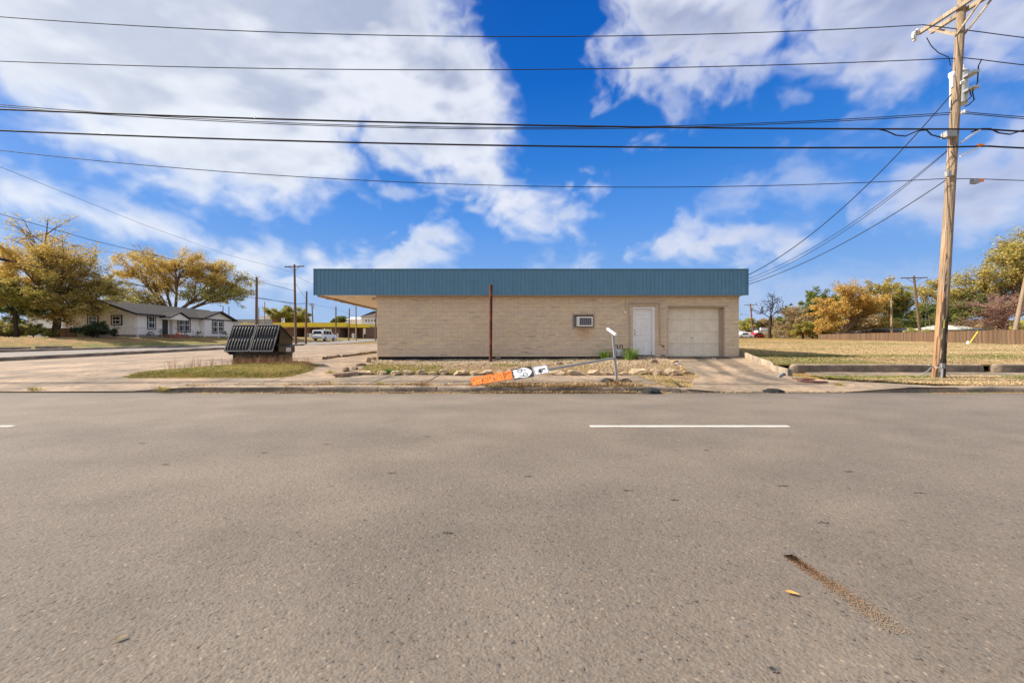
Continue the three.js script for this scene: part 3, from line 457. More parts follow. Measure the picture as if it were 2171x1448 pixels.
// ---------------------------------------------------------------- retaining wall (two lengths)
for (const [x0, x1, lab] of [[10.0, 16.9, 'long low concrete retaining wall along the lawn behind the leaning wooden pole'], [17.25, 34, 'low concrete retaining wall past the crumbled gap beside the lawn']]) {
  const g = new GB(), n = Math.round((x1 - x0) / 0.12), K = 9;
  for (let i = 0; i <= n; i++) { const s = i / n, x = mix(x0, x1, s), e = Math.min(x - x0, x1 - x), rc = 0.09 * Math.pow(clamp(1 - e / 0.14), 2), y0 = H(12, 14.2) - 0.1, top = 0.515 - rc + (fbm(x * 1.2, 3, 3) - 0.5) * 0.012, w = (k) => (fbm(x * 3, k * 3.3, 3) - 0.5) * 0.016;
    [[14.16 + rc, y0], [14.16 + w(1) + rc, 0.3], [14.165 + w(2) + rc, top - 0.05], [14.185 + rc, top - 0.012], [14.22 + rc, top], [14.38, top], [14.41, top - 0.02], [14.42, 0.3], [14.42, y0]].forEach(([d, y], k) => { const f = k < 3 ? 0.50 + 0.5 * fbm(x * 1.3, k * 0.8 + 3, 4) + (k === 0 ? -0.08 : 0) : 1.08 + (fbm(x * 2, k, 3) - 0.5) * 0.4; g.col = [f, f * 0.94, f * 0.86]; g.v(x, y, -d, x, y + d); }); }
  for (let i = 0; i < n; i++) for (let k = 0; k < K - 1; k++) { const a = i * K + k; g.i.push(a, a + K, a + K + 1, a, a + K + 1, a + 1); }
  for (const i of [0, n]) { const o = i * K, c = []; g.col = [0.8, 0.76, 0.7]; for (let k = 0; k < K; k++) c.push(g.v(g.p[(o + k) * 3], g.p[(o + k) * 3 + 1], g.p[(o + k) * 3 + 2], k * 0.1, 0)); for (let k = 1; k < K - 1; k++) i ? g.i.push(c[0], c[k], c[k + 1]) : g.i.push(c[0], c[k + 1], c[k]); }
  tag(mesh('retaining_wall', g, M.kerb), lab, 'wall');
}

// ---------------------------------------------------------------- the brick building
{
  const B = thing('brick_building', 'long low cream painted brick building with ribbed blue metal fascia', 'building');
  const D = 17.5, X0 = -5.94, X1 = 9.99, YB = 0.665, YT = 3.28, DB = 33;
  const ac = { x0: 2.63, x1: 3.65, y0: 1.91, y1: 2.56 }, dr = { x0: 5.31, x1: 6.27, y0: 0.74, y1: 2.84 }, gd = { x0: 6.84, x1: 9.36, y0: 0.66, y1: 2.87 };
  const opens = [ac, dr, gd];
  // backing wall (mortar), in pieces round the openings
  {
    const g = new GB(), z0 = -(D + 0.3), z1 = -(D + 0.014), w = (a, b, c, d) => g.box(a, b, c, d, z0, z1);
    w(X0 + 0.014, ac.x0, YB, YT + 0.9); w(ac.x0, ac.x1, YB, ac.y0); w(ac.x0, ac.x1, ac.y1, YT + 0.9); w(ac.x1, dr.x0, YB, YT + 0.9); w(dr.x0, dr.x1, dr.y1, YT + 0.9); w(dr.x1, gd.x0, YB, YT + 0.9); w(gd.x0, gd.x1, gd.y1, YT + 0.9); w(gd.x1, X1 - 0.014, YB, YT + 0.9);
    mesh('wall', g, M.mortar, B);
    const s = new GB(); s.box(X0 + 0.02, X0 + 0.3, YB, YT + 0.9, -DB, -(D + 0.301)); s.box(X1 - 0.3, X1 - 0.02, YB, YT + 0.9, -DB, -(D + 0.301)); s.box(X0 + 0.02, X1 - 0.02, YB, YT + 0.9, -(DB + 0.3), -DB - 0.001);
    mesh('wall', s, M.mortar, B);
    const f = new GB(); f.box(X0 + 0.05, gd.x0, 0.1, YB + 0.012, -DB, -(D + 0.05)); mesh('foundation', f, M.tar, B);
    const sl = new GB(); sl.box(gd.x0 - 0.0, X1 - 0.02, 0.2, YB - 0.012, -DB, -(D - 0.03)); mesh('floor_slab', sl, M.concrete, B);
  }
  // bricks: long thin courses, running bond
  {
    const pitch = 0.0578, L = 0.327, hB = 0.046, r = rng(2024); const list = [];
    const rows = Math.floor((YT - YB) / pitch);
    for (let j = 0; j < rows; j++) {
      const y = YB + j * pitch; let x = X0 - (j % 2) * L * 0.5 - (j % 3 === 0 ? 0.05 : 0);
      while (x < X1) {
        let segs = [[Math.max(x + 0.005, X0), Math.min(x + L - 0.005, X1)]];
        for (const o of opens) if (y + hB > o.y0 && y < o.y1) segs = segs.flatMap(([a, b]) => b <= o.x0 || a >= o.x1 ? [[a, b]] : [[a, Math.min(b, o.x0)], [Math.max(a, o.x1), b]].filter(([p, q]) => q - p > 0.02));
        for (const [a, b] of segs) if (b - a > 0.025) list.push([a, b, y]);
        x += L;
      }
    }
    const tint = (x, y) => { const n = fbm(x * 0.5, y * 0.9, 4), m = r(); const chip = Math.abs(x - 1.1 - (y - 1.2) * 0.5) < 0.5 && y < 1.6 && r() < 0.22 ? 0.72 : r() < 0.02 ? 0.8 : 1; let k = chip * 0.97 + (n - 0.5) * 0.18 + (m - 0.5) * 0.11; const hv = (r() - 0.5) * 0.07, base = [0.90, 0.74 - hv * 0.6, 0.53 + hv];
      // rust washed down below the air conditioner
      const rx = Math.abs(x - 3.16 + (fbm(x * 3, y * 4, 2) - 0.5) * 0.3), rs = smooth(0.36, 0.05, rx) * smooth(1.25, 1.9, y) * (y < 1.91 ? 1 : 0) * (0.5 + r() * 0.5);
      const low = smooth(1.25, 0.7, y + (r() - 0.5) * 0.3) * 0.4; // splashed mud on the low courses
      return [base[0] * k * mix(1, 0.62, rs), base[1] * k * mix(1, 0.40, rs) * mix(1, 0.97, low), base[2] * k * mix(1, 0.20, rs) * mix(1, 1.04, low)]; };
    const rows6 = list.map(([a, b, y]) => { const q = r(), proud = q < 0.03 ? 0.012 : (r() - 0.5) * 0.005, dy = (r() - 0.5) * 0.003; return { a, b, y, proud, dy, c: tint((a + b) / 2, y) }; });
    // those left of the air conditioner, full length, are separate; the rest are joined
    const single = new Set(rows6.map((e, k) => [Math.abs((e.a + e.b) / 2 - 1.2) + Math.abs(e.y - 1.9) * 1.6, k, e.b - e.a]).filter((e) => e[2] > 0.3).sort((p, q) => p[0] - q[0]).slice(0, 296).map((e) => e[1]));
    const one = (g, e, ox, oy) => { const a = e.a - ox, b = e.b - ox, y = e.y - oy + e.dy, zf = -(D - 0.004 - e.proud), zb = -(D + 0.03), cch = 0.004; g.col = e.c; const P = (x, yy, z) => new THREE.Vector3(x, yy, z);
      const f = [P(a + cch, y + cch, zf), P(b - cch, y + cch, zf), P(b - cch, y + hB - cch, zf), P(a + cch, y + hB - cch, zf)], k = [P(a, y, zf - cch), P(b, y, zf - cch), P(b, y + hB, zf - cch), P(a, y + hB, zf - cch)], q = [P(a, y, zb), P(b, y, zb), P(b, y + hB, zb), P(a, y + hB, zb)];
      g.quad(f[0], f[1], f[2], f[3]); for (let s = 0; s < 4; s++) { const t = (s + 1) % 4; g.quad(k[s], k[t], f[t], f[s]); g.quad(q[s], q[t], k[t], k[s]); } };
    const rest = new GB(); rows6.forEach((e, k) => { if (!single.has(k)) one(rest, e, 0, 0); });
    // the visible side of the left corner and right corner: header ends
    for (const [xs, dir] of [[X0, -1], [X1, 1]]) for (let j = 0; j < rows; j++) for (let d = D + 0.12 + (j % 2) * 0.16; d < DB; d += L) { const y = YB + j * pitch; rest.col = tint(xs, y).map((v) => v); if (dir < 0) rest.box(xs - 0.004, xs + 0.02, y, y + hB, -(d + L - 0.012), -d); else rest.box(xs - 0.02, xs + 0.004, y, y + hB, -(d + L - 0.012), -d); }
    stuff(mesh('brickwork', rest, M.brick, B));
    const protoG = new Map();
    [...single].forEach((k) => { const e = rows6[k]; const g = new GB(); one(g, e, 0, 0); mesh('brick', g, M.brick, B); });
  }
  // fascia: ribbed sheets, drip trim, soffit
  const FX0 = -8.55, FX1 = 10.19, FD = 17.2, FY0 = 3.34, FY1 = 4.45;
  const panelGeo = (w, ribs, hgt) => { const g = new GB(), step = w / ribs, pr = []; for (let k = 0; k < ribs; k++) { const x = k * step; pr.push([x + 0.001, 0], [x + step * 0.36, 0], [x + step * 0.40, 0.020], [x + step * 0.58, 0.020], [x + step * 0.62, 0]); } pr.push([w - 0.001, 0]);
    for (let k = 0; k < pr.length - 1; k++) g.quad(new THREE.Vector3(pr[k][0], 0, pr[k][1]), new THREE.Vector3(pr[k + 1][0], 0, pr[k + 1][1]), new THREE.Vector3(pr[k + 1][0], hgt, pr[k + 1][1]), new THREE.Vector3(pr[k][0], hgt, pr[k][1])); return g.geo(); };
  const NP = 22, pw = (FX1 - FX0) / NP, pg = panelGeo(pw, 5, FY1 - FY0 - 0.03);
  for (let k = 0; k < NP; k++) { const m = mesh('fascia_panel', pg, M.blue, B); m.position.set(FX0 + k * pw, FY0 + 0.015, -FD + (k % 3 - 1) * 0.0015); }
  const sideN = 17, sw = (DB + 0.4 - FD) / sideN, sg = panelGeo(sw, 5, FY1 - FY0 - 0.03);
  for (const [x, t] of [[FX0, -Math.PI / 2], [FX1, Math.PI / 2]]) for (let k = 0; k < sideN; k++) { const m = mesh('fascia_panel', sg, M.blue, B); m.rotation.y = t; m.position.set(x, FY0 + 0.015, t < 0 ? -(FD + (k + 1) * sw) : -(FD + k * sw)); }
  { const g = new GB(); g.box(FX0 - 0.03, FX1 + 0.03, FY1 - 0.018, FY1 + 0.02, -FD - 0.06, -FD + 0.035); g.box(FX0 - 0.028, FX1 + 0.028, FY0 - 0.012, FY0 + 0.018, -FD - 0.04, -FD + 0.028); g.box(FX0 - 0.03, FX0 + 0.05, FY1 - 0.02, FY1 + 0.018, -DB - 0.4, -FD - 0.061); g.box(FX1 - 0.05, FX1 + 0.03, FY1 - 0.02, FY1 + 0.018, -DB - 0.4, -FD - 0.061); g.box(FX0 - 0.026, FX0 + 0.012, FY0, FY1, -FD - 0.03, -FD + 0.026); g.box(FX1 - 0.012, FX1 + 0.026, FY0, FY1, -FD - 0.03, -FD + 0.026); mesh('fascia_trim', g, M.blue, B);
    const rf = new GB(); rf.box(FX0 + 0.02, FX1 - 0.02, FY1 - 0.25, FY1 - 0.12, -DB - 0.38, -FD - 0.07); mesh('roof', rf, M.dull, B);
    const so = new GB(); so.box(FX0 + 0.16, X0 - 0.005, FY0 + 0.012, FY0 + 0.04, -DB - 0.3, -FD - 0.05); so.box(X0 + 0.02, FX1 - 0.02, FY0 + 0.0, FY0 + 0.035, -(D - 0.02), -FD - 0.05); mesh('soffit', so, M.soffit, B);
    const tr = new GB(); tr.box(FX0 + 0.012, FX0 + 0.14, FY0 - 0.06, FY0 + 0.02, -DB - 0.3, -FD - 0.25); mesh('canopy_beam', tr, M.tan, B);
    for (let k = 0; k < 9; k++) { const b = new GB(); b.box(FX0 + 0.0, FX0 + 0.15, FY0 - 0.075, FY0 - 0.062, -(18.4 + k * 1.5), -(18.3 + k * 1.5)); mesh('canopy_bracket', b, M.tanDark, B); }
    const dg = new GB(); dg.box(FX0 + 0.15, FX0 + 0.20, FY0 - 0.05, FY0 + 0.012, -DB - 0.3, -(FD + 1.6)); mesh('canopy_gutter', dg, M.tanDark, B);
    const wt = new GB(); wt.box(X0 - 0.01, X1 + 0.01, YT - 0.015, YT + 0.055, -D - 0.01, -(D - 0.035)); mesh('wall_trim', wt, M.tan, B);
    for (const [x, d] of [[-7.4, 18.3], [-6.7, 20], [-6.3, 22.4], [-7.5, 25]]) { const v = new GB(); v.box(x - 0.16, x + 0.16, FY0 + 0.004, FY0 + 0.011, -d - 0.06, -d + 0.06); mesh('soffit_vent', v, M.dull, B); }
    const fl = new GB(); fl.tube([V(-5.96, 3.22, 17.42), V(-6.1, 3.17, 17.36)], [0.03, 0.06], 8); fl.tube([V(-5.93, 3.24, 17.47), V(-5.99, 3.2, 17.44)], 0.018, 6); mesh('flood_lamp', fl, M.dull, B); }
  // entrance door in its frame, recessed
  {
    const fr = new GB(), z = -(D + 0.012); for (const [a, b, c, d] of [[dr.x0, dr.x0 + 0.035, dr.y0, dr.y1], [dr.x1 - 0.10, dr.x1, dr.y0, dr.y1], [dr.x0 + 0.035, dr.x1 - 0.10, dr.y1 - 0.075, dr.y1]]) fr.box(a, b, c, d, -(D + 0.2), z + 0.03); mesh('door_frame', fr, M.white, B);
    const th = new GB(); th.box(dr.x0, dr.x1, YB - 0.02, dr.y0, -(D + 0.2), -(D - 0.05)); mesh('door_sill', th, M.concrete, B);
    const x0 = dr.x0 + 0.036, x1 = dr.x1 - 0.101, y0 = dr.y0 + 0.005, y1 = dr.y1 - 0.077, zd = -(D + 0.075);
    const dg = new GB(); dg.box(x0, x1, y0, y1, zd - 0.045, zd); const door = mesh('door', dg, M.door, B);
    const W = x1 - x0, cols = [[0.13, 0.45], [0.55, 0.87]], rowsP = [[0.055, 0.335], [0.42, 0.80], [0.865, 0.955]];
    for (const [a, b] of cols) for (const [c, d] of rowsP) { const p = new GB(), xa = x0 + a * W, xb = x0 + b * W, ya = y0 + c * (y1 - y0), yb = y0 + d * (y1 - y0), t = 0.03, zz = zd + 0.001; const o = [[xa, ya], [xb, ya], [xb, yb], [xa, yb]], ii = [[xa + t, ya + t], [xb - t, ya + t], [xb - t, yb - t], [xa + t, yb - t]], ji = ii.map(([x, y], k) => [x + (k % 3 ? -0.025 : 0.025), y + (k < 2 ? 0.025 : -0.025)]);
      const q = (k, s, h) => new THREE.Vector3(s[k][0], s[k][1], zz + h); for (let k = 0; k < 4; k++) { const n = (k + 1) % 4; p.quad(q(k, o, 0.001), q(n, o, 0.001), q(n, ii, 0.018), q(k, ii, 0.018)); p.quad(q(k, ii, 0.018), q(n, ii, 0.018), q(n, ji, 0.004), q(k, ji, 0.004)); } p.quad(q(0, ji, 0.004), q(1, ji, 0.004), q(2, ji, 0.004), q(3, ji, 0.004)); mesh('door_panel', p, M.door, door); }
    const kn = new GB(); kn.lathe(new THREE.Vector3(0, 0, 0), [[0.0, 0], [0.03, 0], [0.03, 0.008], [0.012, 0.012], [0.012, 0.03], [0.027, 0.04], [0.03, 0.055], [0.02, 0.068], [0, 0.07]], 12); const kg = kn.geo(); kg.rotateX(Math.PI / 2);
    const k1 = mesh('door_knob', kg, M.steel, door); k1.position.set(x0 + 0.06, y0 + 0.92, zd); const k2 = mesh('deadbolt', kg, M.steel, door); k2.position.set(x0 + 0.06, y0 + 1.06, zd); k2.scale.set(0.9, 0.9, 0.5);
    const cl = new GB(); cl.box(x1 - 0.02, x1 + 0.012, y0 + 0.03, y0 + 0.16, zd, zd + 0.03); mesh('hinge', cl, M.dull, door);
    const fan = new GB(); fan.box(dr.x0 - 0.05, dr.x1 + 0.05, dr.y1, dr.y1 + 0.05, -(D + 0.02), -(D - 0.03)); mesh('door_lintel', fan, M.tan, B);
  }
  // overhead garage door, four sections of four pressed panels
  {
    const zr = -(D + 0.3), fr = new GB(); fr.box(gd.x0 - 0.002, gd.x0 + 0.03, gd.y0, gd.y1, zr, -(D + 0.0)); fr.box(gd.x1 - 0.03, gd.x1 + 0.002, gd.y0, gd.y1, zr, -(D + 0.0)); fr.box(gd.x0 + 0.03, gd.x1 - 0.03, gd.y1 - 0.03, gd.y1 + 0.002, zr, -(D + 0.0)); fr.box(gd.x1 - 0.11, gd.x1 - 0.03, gd.y0, gd.y1 - 0.03, zr, -(D + 0.22)); fr.box(gd.x0 - 0.03, gd.x1 + 0.15, gd.y1, gd.y1 + 0.04, -(D + 0.02), -(D - 0.02)); mesh('garage_frame', fr, M.tan, B);
    const x0 = gd.x0 + 0.032, x1 = gd.x1 - 0.112, y0 = gd.y0 + 0.004, h = (gd.y1 - 0.034 - y0) / 4, W = (x1 - x0) / 4; const GDr = new THREE.Group(); GDr.name = 'garage_door'; B.add(GDr);
    for (let j = 0; j < 4; j++) { const s = new GB(), ya = y0 + j * h + 0.004, yb = y0 + (j + 1) * h - 0.004; s.box(x0, x1, ya, yb, zr - 0.05, zr + 0.004); for (let i = 0; i < 4; i++) { const a = x0 + i * W + 0.06, b = x0 + (i + 1) * W - 0.06, c = ya + 0.07, e = yb - 0.07, zz = zr + 0.005; for (const [p, q, u, v] of [[a, b, c, c + 0.012], [a, b, e - 0.012, e], [a, a + 0.012, c + 0.012, e - 0.012], [b - 0.012, b, c + 0.012, e - 0.012]]) s.box(p, q, u, v, zz - 0.002, zz + 0.014); } mesh('door_section', s, M.garage, GDr); }
    const hd = new GB(); hd.box(x0 + 2 * W - 0.05, x0 + 2 * W + 0.03, y0 + h * 1.48, y0 + h * 1.56, zr, zr + 0.02); hd.tube([new THREE.Vector3(x0 + 2 * W - 0.02, y0 + h * 1.52, zr), new THREE.Vector3(x0 + 2 * W - 0.02, y0 + h * 1.52, zr + 0.05)], 0.014, 8); hd.box(x0 + 2 * W - 0.07, x0 + 2 * W + 0.04, y0 + h * 1.513, y0 + h * 1.527, zr + 0.045, zr + 0.055); mesh('door_handle', hd, M.steel, GDr);
    const pl2 = new GB(); pl2.box(x0 + 2 * W - 0.06, x0 + 2 * W + 0.05, y0 + h * 2.95, y0 + h * 3.0, zr + 0.005, zr + 0.011); mesh('name_plate', pl2, M.white, GDr);
  }
  // window recess that holds the air conditioner
  {
    const g = new GB(), zr = -(D + 0.2); g.box(ac.x0, ac.x1, ac.y0, ac.y1, zr - 0.02, zr); mesh('window_board', g, M.tanDark, B);
    const f = new GB(); for (const [a, b, c, d] of [[ac.x0, ac.x0 + 0.06, ac.y0 + 0.05, ac.y1 - 0.06], [ac.x1 - 0.06, ac.x1, ac.y0 + 0.05, ac.y1 - 0.06], [ac.x0, ac.x1, ac.y1 - 0.06, ac.y1], [ac.x0, ac.x1, ac.y0, ac.y0 + 0.05]]) f.box(a, b, c, d, zr, -(D + 0.01)); mesh('window_frame', f, M.tan, B);
    const w = new GB(); w.box(ac.x0 + 0.061, ac.x0 + 0.18, ac.y0 + 0.051, ac.y1 - 0.061, zr, zr + 0.03); mesh('filler_panel', w, M.dull, B);
  }
  // pipes on the wall
  const zp = 17.44; const bend = (pts) => pts.map((p) => V(p[0], p[1], zp));
  const P1 = new GB(); P1.tube(bend([[5.18, 0.86], [5.18, 1.6], [5.14, 2.9], [5.14, 2.985], [5.18, 3.0]]), 0.022, 8); P1.tube(bend([[5.16, 3.0], [6.4, 3.02], [6.46, 3.0], [6.47, 2.9], [6.5, 1.35], [6.53, 1.2], [6.62, 1.16]]), 0.024, 8); mesh('conduit', P1, M.tan, B);
  const P2 = new GB(); P2.tube(bend([[6.6, 1.17], [6.64, 1.15], [6.65, 1.08]]), 0.034, 8); mesh('conduit_outlet', P2, M.tanDark, B);
  const P3 = new GB(); P3.tube(bend([[4.97, 3.27], [4.97, 2.64]]), 0.011, 6); mesh('lamp_cable', P3, M.tan, B);
  const P4 = new GB(); P4.lathe(new THREE.Vector3(0, 0, 0), [[0.0, 0.05], [0.06, 0.045], [0.07, 0], [0.0, 0]].reverse(), 14); const p4 = P4.geo(); p4.rotateX(Math.PI / 2); p4.translate(4.97, 2.6, -17.49); mesh('junction_box', p4, M.white, B);
  const P5 = new GB(); P5.tube(bend([[4.45, 0.98], [5.16, 0.98], [5.18, 1.0]]), 0.02, 8); mesh('gas_pipe', P5, M.rust, B);
}
// air conditioner
{
  const A = thing('air_conditioner', 'white window air conditioner with dark grille above the rust streaked bricks', 'air conditioner', [3.17, 1.99, -17.5]);
  const s = new GB(); s.box(-0.335, 0.335, 0, 0.42, -0.19, 0.20); mesh('case', s, M.white, A);
  const g = new GB(); g.box(-0.235, 0.285, 0.05, 0.36, 0.201, 0.206); mesh('grille', g, M.grille, A);
  const b = new GB(); for (const [a, c, d, e] of [[-0.335, 0.335, 0, 0.045], [-0.335, 0.335, 0.365, 0.42], [-0.335, -0.24, 0.045, 0.365], [0.29, 0.335, 0.045, 0.365]]) b.box(a, c, d, e, 0.2, 0.228); mesh('bezel', b, M.white, A);
  const lv = new GB(); for (let k = 1; k < 6; k++) lv.box(-0.235 + k * 0.0867 - 0.004, -0.235 + k * 0.0867 + 0.004, 0.05, 0.36, 0.207, 0.216); for (let k = 1; k < 4; k++) lv.box(-0.235, 0.285, 0.05 + k * 0.0775 - 0.003, 0.05 + k * 0.0775 + 0.003, 0.2165, 0.222); mesh('grille_bars', lv, std([0.45, 0.44, 0.44]), A);
}
// ---------------------------------------------------------------- stones
function rockGeo(seed, sx, sy, sz, bevel = 0.5, col = [1, 1, 1]) {
  const r = rng(seed), g = new THREE.IcosahedronGeometry(1, 2), P = g.attributes.position, n = new THREE.Vector3(); const planes = []; for (let k = 0; k < 9; k++) { const v = new THREE.Vector3(r() - 0.5, r() - 0.5, r() - 0.5).normalize(); planes.push([v, 0.62 + r() * 0.28]); } planes.push([new THREE.Vector3(0, 1, 0), 0.7], [new THREE.Vector3(0, 0, 1), 0.72], [new THREE.Vector3(0.2, 0, 1).normalize(), 0.75]);
  const cols = [];
  for (let k = 0; k < P.count; k++) { n.fromBufferAttribute(P, k); const o = n.clone(); for (const [v, d] of planes) { const t = n.dot(v); if (t > d) n.addScaledVector(v, (d - t) * bevel * 1.9); } const q = 1 + (fbm(o.x * 3 + seed, o.y * 3 + o.z * 2, 3) - 0.5) * 0.22; P.setXYZ(k, n.x * q * sx, n.y * q * sy, n.z * q * sz); const f = 0.85 + fbm(o.x * 4 + seed * 3, o.y * 4 + o.z * 3, 3) * 0.3; cols.push(col[0] * f, col[1] * f, col[2] * f); }
  g.setAttribute('color', new THREE.Float32BufferAttribute(cols, 3));
  const U = g.attributes.uv; for (let k = 0; k < P.count; k++) U.setXY(k, P.getX(k) + P.getZ(k), P.getY(k) + P.getZ(k) * 0.5);
  g.computeVertexNormals(); return g;
}
{
  // the row along the pavement: [px centre, px width, height m]
  const row = [[772, 34, .17], [809, 20, .14], [838, 18, .16], [864, 22, .16], [894, 18, .18], [918, 18, .13], [942, 18, .20], [975, 26, .16], [1005, 18, .14], [1031, 26, .17], [1062, 14, .15], [1080, 20, .16], [1180, 32, .14], [1222, 34, .18], [1259, 22, .16], [1292, 26, .13], [1322, 18, .12], [1354, 36, .21], [1391, 23, .22], [1424, 24, .22], [1460, 26, .13]];
  row.forEach(([px, w, h], k) => {
    const d = 13.35 + Math.sin(k * 2.3) * 0.06, x = (px - 1085.5) * d / F, sx = w * d / F / 2 * 1.08; const tone = [0, 1, 2][k % 3], col = [[1.5, 1.42, 1.26], [1.35, 1.27, 1.1], [1.55, 1.46, 1.26]][tone];
    const m = mesh('border_stone', rockGeo(500 + k * 7, sx * 1.08, h * (0.6 + (k * 7 % 5) * 0.05), 0.15 + (k % 4) * 0.04, 0.6, col), M.stone); m.position.set(x, H(x, d) + h * 0.46, -d); m.rotation.y = Math.sin(k * 5.1) * 0.3; m.rotation.z = Math.sin(k * 3.7) * 0.16;
    tag(m, 'rough pale limestone block in the row edging the garden bed along the pavement', 'stone', 'limestone blocks edging the garden bed');
  });
  const corner = [[722, 800, .26, .13], [745, 797, .3, .12], [733, 787, .22, .12], [752, 783, .14, .1], [766, 775, .22, .08], [780, 767, .2, .16], [792, 763, .16, .12], [804, 761, .14, .1], [863, 759, .2, .17]];
  corner.forEach(([px, py, sx, sy], k) => { const [x, d] = ground(px, py, 14); const m = mesh('rubble_stone', rockGeo(700 + k * 3, sx, sy, sx * 0.7, 0.5, k % 2 ? [1.2, 1.1, 0.95] : [0.92, 0.8, 0.68]), M.stone); m.position.set(x, H(x, d) + sy * 0.45, -d); m.rotation.y = k; tag(m, k === 8 ? 'tan rock wedged against the black foundation under the brick wall' : 'broken rock in the heap at the bed corner beside the concrete lot', 'stone', k === 8 ? undefined : 'broken rocks at the corner of the bed'); });
  const loose = [[1387, 771, .2, .12, 'grey pointed boulder lying on the gravel bed before the white door', [.95, .85, .76]], [1404, 757, .2, .07, 'flat pale slab of rock beside the garage door corner', [1.4, 1.3, 1.1]], [1432, 771, .16, .09, 'tan rock beside the scrap of blue plastic at the driveway edge', [1.3, 1.1, .9]], [1364, 759, .16, .05, 'thin flat grey stone on the bed below the white door', [.9, .8, .7]], [1186, 774, .16, .08, 'grey rock half buried in gravel behind the fallen sign tube', [1, .95, .9]], [1205, 772, .14, .06, 'small grey rock half buried beside a larger one behind the fallen tube', [1, .98, .95]], [1056, 763, .2, .08, 'lump of grey concrete at the foot of the rusty pipe', [.95, .92, .9]], [1025, 775, .18, .06, 'pinkish rock sunk in the grass of the bed before the rusty pipe', [1, .85, .75]]];
  loose.forEach(([px, py, sx, sy, lab, col], k) => { const [x, d] = ground(px, py, 15); const m = mesh('loose_rock', rockGeo(800 + k * 5, sx, sy * 1.1, sx * 0.75, 0.55, col), M.stone); m.position.set(x, bedY(x, d) + sy * 0.5, -d); m.rotation.y = k * 1.7; tag(m, lab, 'rock'); });
  // wheel stops, broken, at the lot side
  for (const [a, b, lab] of [[[686, 762], [720, 757], 'short broken concrete wheel stop on the lot'], [[728, 757], [798, 748], 'long crumbling concrete wheel stop leading to the brick wall']]) {
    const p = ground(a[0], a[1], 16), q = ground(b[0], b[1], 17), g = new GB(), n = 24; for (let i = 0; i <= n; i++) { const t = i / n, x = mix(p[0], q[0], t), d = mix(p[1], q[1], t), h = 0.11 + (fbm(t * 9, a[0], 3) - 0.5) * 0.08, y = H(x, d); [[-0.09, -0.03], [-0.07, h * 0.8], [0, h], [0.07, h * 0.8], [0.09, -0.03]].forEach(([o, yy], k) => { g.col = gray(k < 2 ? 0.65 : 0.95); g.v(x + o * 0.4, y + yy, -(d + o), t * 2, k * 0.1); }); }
    for (let i = 0; i < n; i++) for (let k = 0; k < 4; k++) { const o = i * 5 + k; g.i.push(o, o + 5, o + 6, o, o + 6, o + 1); } for (const i of [0, n]) { const o = i * 5; g.i.push(o, o + 1, o + 2, o, o + 2, o + 3, o, o + 3, o + 4); }
    tag(mesh('wheel_stop', g, M.kerb), lab, 'wheel stop');
  }
}
// ---------------------------------------------------------------- gravel, weeds, grass (nobody could count them)
function inst(name, geo, mat, spots, label, cat) {        // spots: [x, y, d, sx, sy, sz, turn, tiltx, r, g, b]
  const m = new THREE.InstancedMesh(geo, mat, spots.length), mt = new THREE.Matrix4(), q = new THREE.Quaternion(), e = new THREE.Euler(), c = new THREE.Color(); m.name = numbered(name); m.castShadow = m.receiveShadow = true;
  spots.forEach((s, k) => { e.set(s[7], s[6], 0); q.setFromEuler(e); mt.compose(new THREE.Vector3(s[0], s[1], -s[2]), q, new THREE.Vector3(s[3], s[4], s[5])); m.setMatrixAt(k, mt); m.setColorAt(k, c.setRGB(s[8], s[9], s[10])); });
  m.computeBoundingSphere(); scene.add(m); return stuff(m, label, cat);
}
function tuftGeo(seed, n, hgt, spread, width, bend = 0.5) {   // n blades from one foot
  const r = rng(seed), g = new GB(); for (let k = 0; k < n; k++) { const a = r() * 6.28, o = r() * spread * 0.5, h = hgt * (0.55 + r() * 0.6), l = bend * h * (0.3 + r()), cx = Math.cos(a), cz = Math.sin(a), w = width * (0.7 + r() * 0.6), x = cx * o, z = cz * o; g.col = gray(0.8 + r() * 0.4);
    const i0 = g.v(x - cz * w, 0, z + cx * w); g.v(x + cz * w, 0, z - cx * w); g.v(x + cx * l * 0.35 + cz * w * 0.8, h * 0.6, z + cz * l * 0.35 - cx * w * 0.8); g.v(x + cx * l * 0.35 - cz * w * 0.8, h * 0.6, z + cz * l * 0.35 + cx * w * 0.8); g.v(x + cx * l, h * (0.95 - bend * 0.2), z + cz * l); g.i.push(i0, i0 + 1, i0 + 2, i0, i0 + 2, i0 + 3, i0 + 3, i0 + 2, i0 + 4); } return g.geo();
}
const rr = rng(4242);
const straw = () => { const k = 0.75 + rr() * 0.5; return [0.60 * k, 0.46 * k, 0.26 * k]; }, green = () => { const k = 0.7 + rr() * 0.6; return [0.26 * k, 0.28 * k, 0.075 * k]; }, olive = () => { const k = 0.7 + rr() * 0.6; return [0.44 * k, 0.38 * k, 0.12 * k]; }, fresh = () => { const k = 0.7 + rr() * 0.6; return [0.10 * k, 0.22 * k, 0.035 * k]; }, brown = () => { const k = 0.6 + rr() * 0.7; return [0.33 * k, 0.21 * k, 0.10 * k]; };
const T = { lawn: tuftGeo(1, 9, 0.055, 0.10, 0.0045, 0.8), mid: tuftGeo(2, 10, 0.11, 0.10, 0.005, 0.7), tall: tuftGeo(3, 7, 0.42, 0.06, 0.003, 0.35), litter: tuftGeo(4, 7, 0.10, 0.16, 0.009, 1.4) };
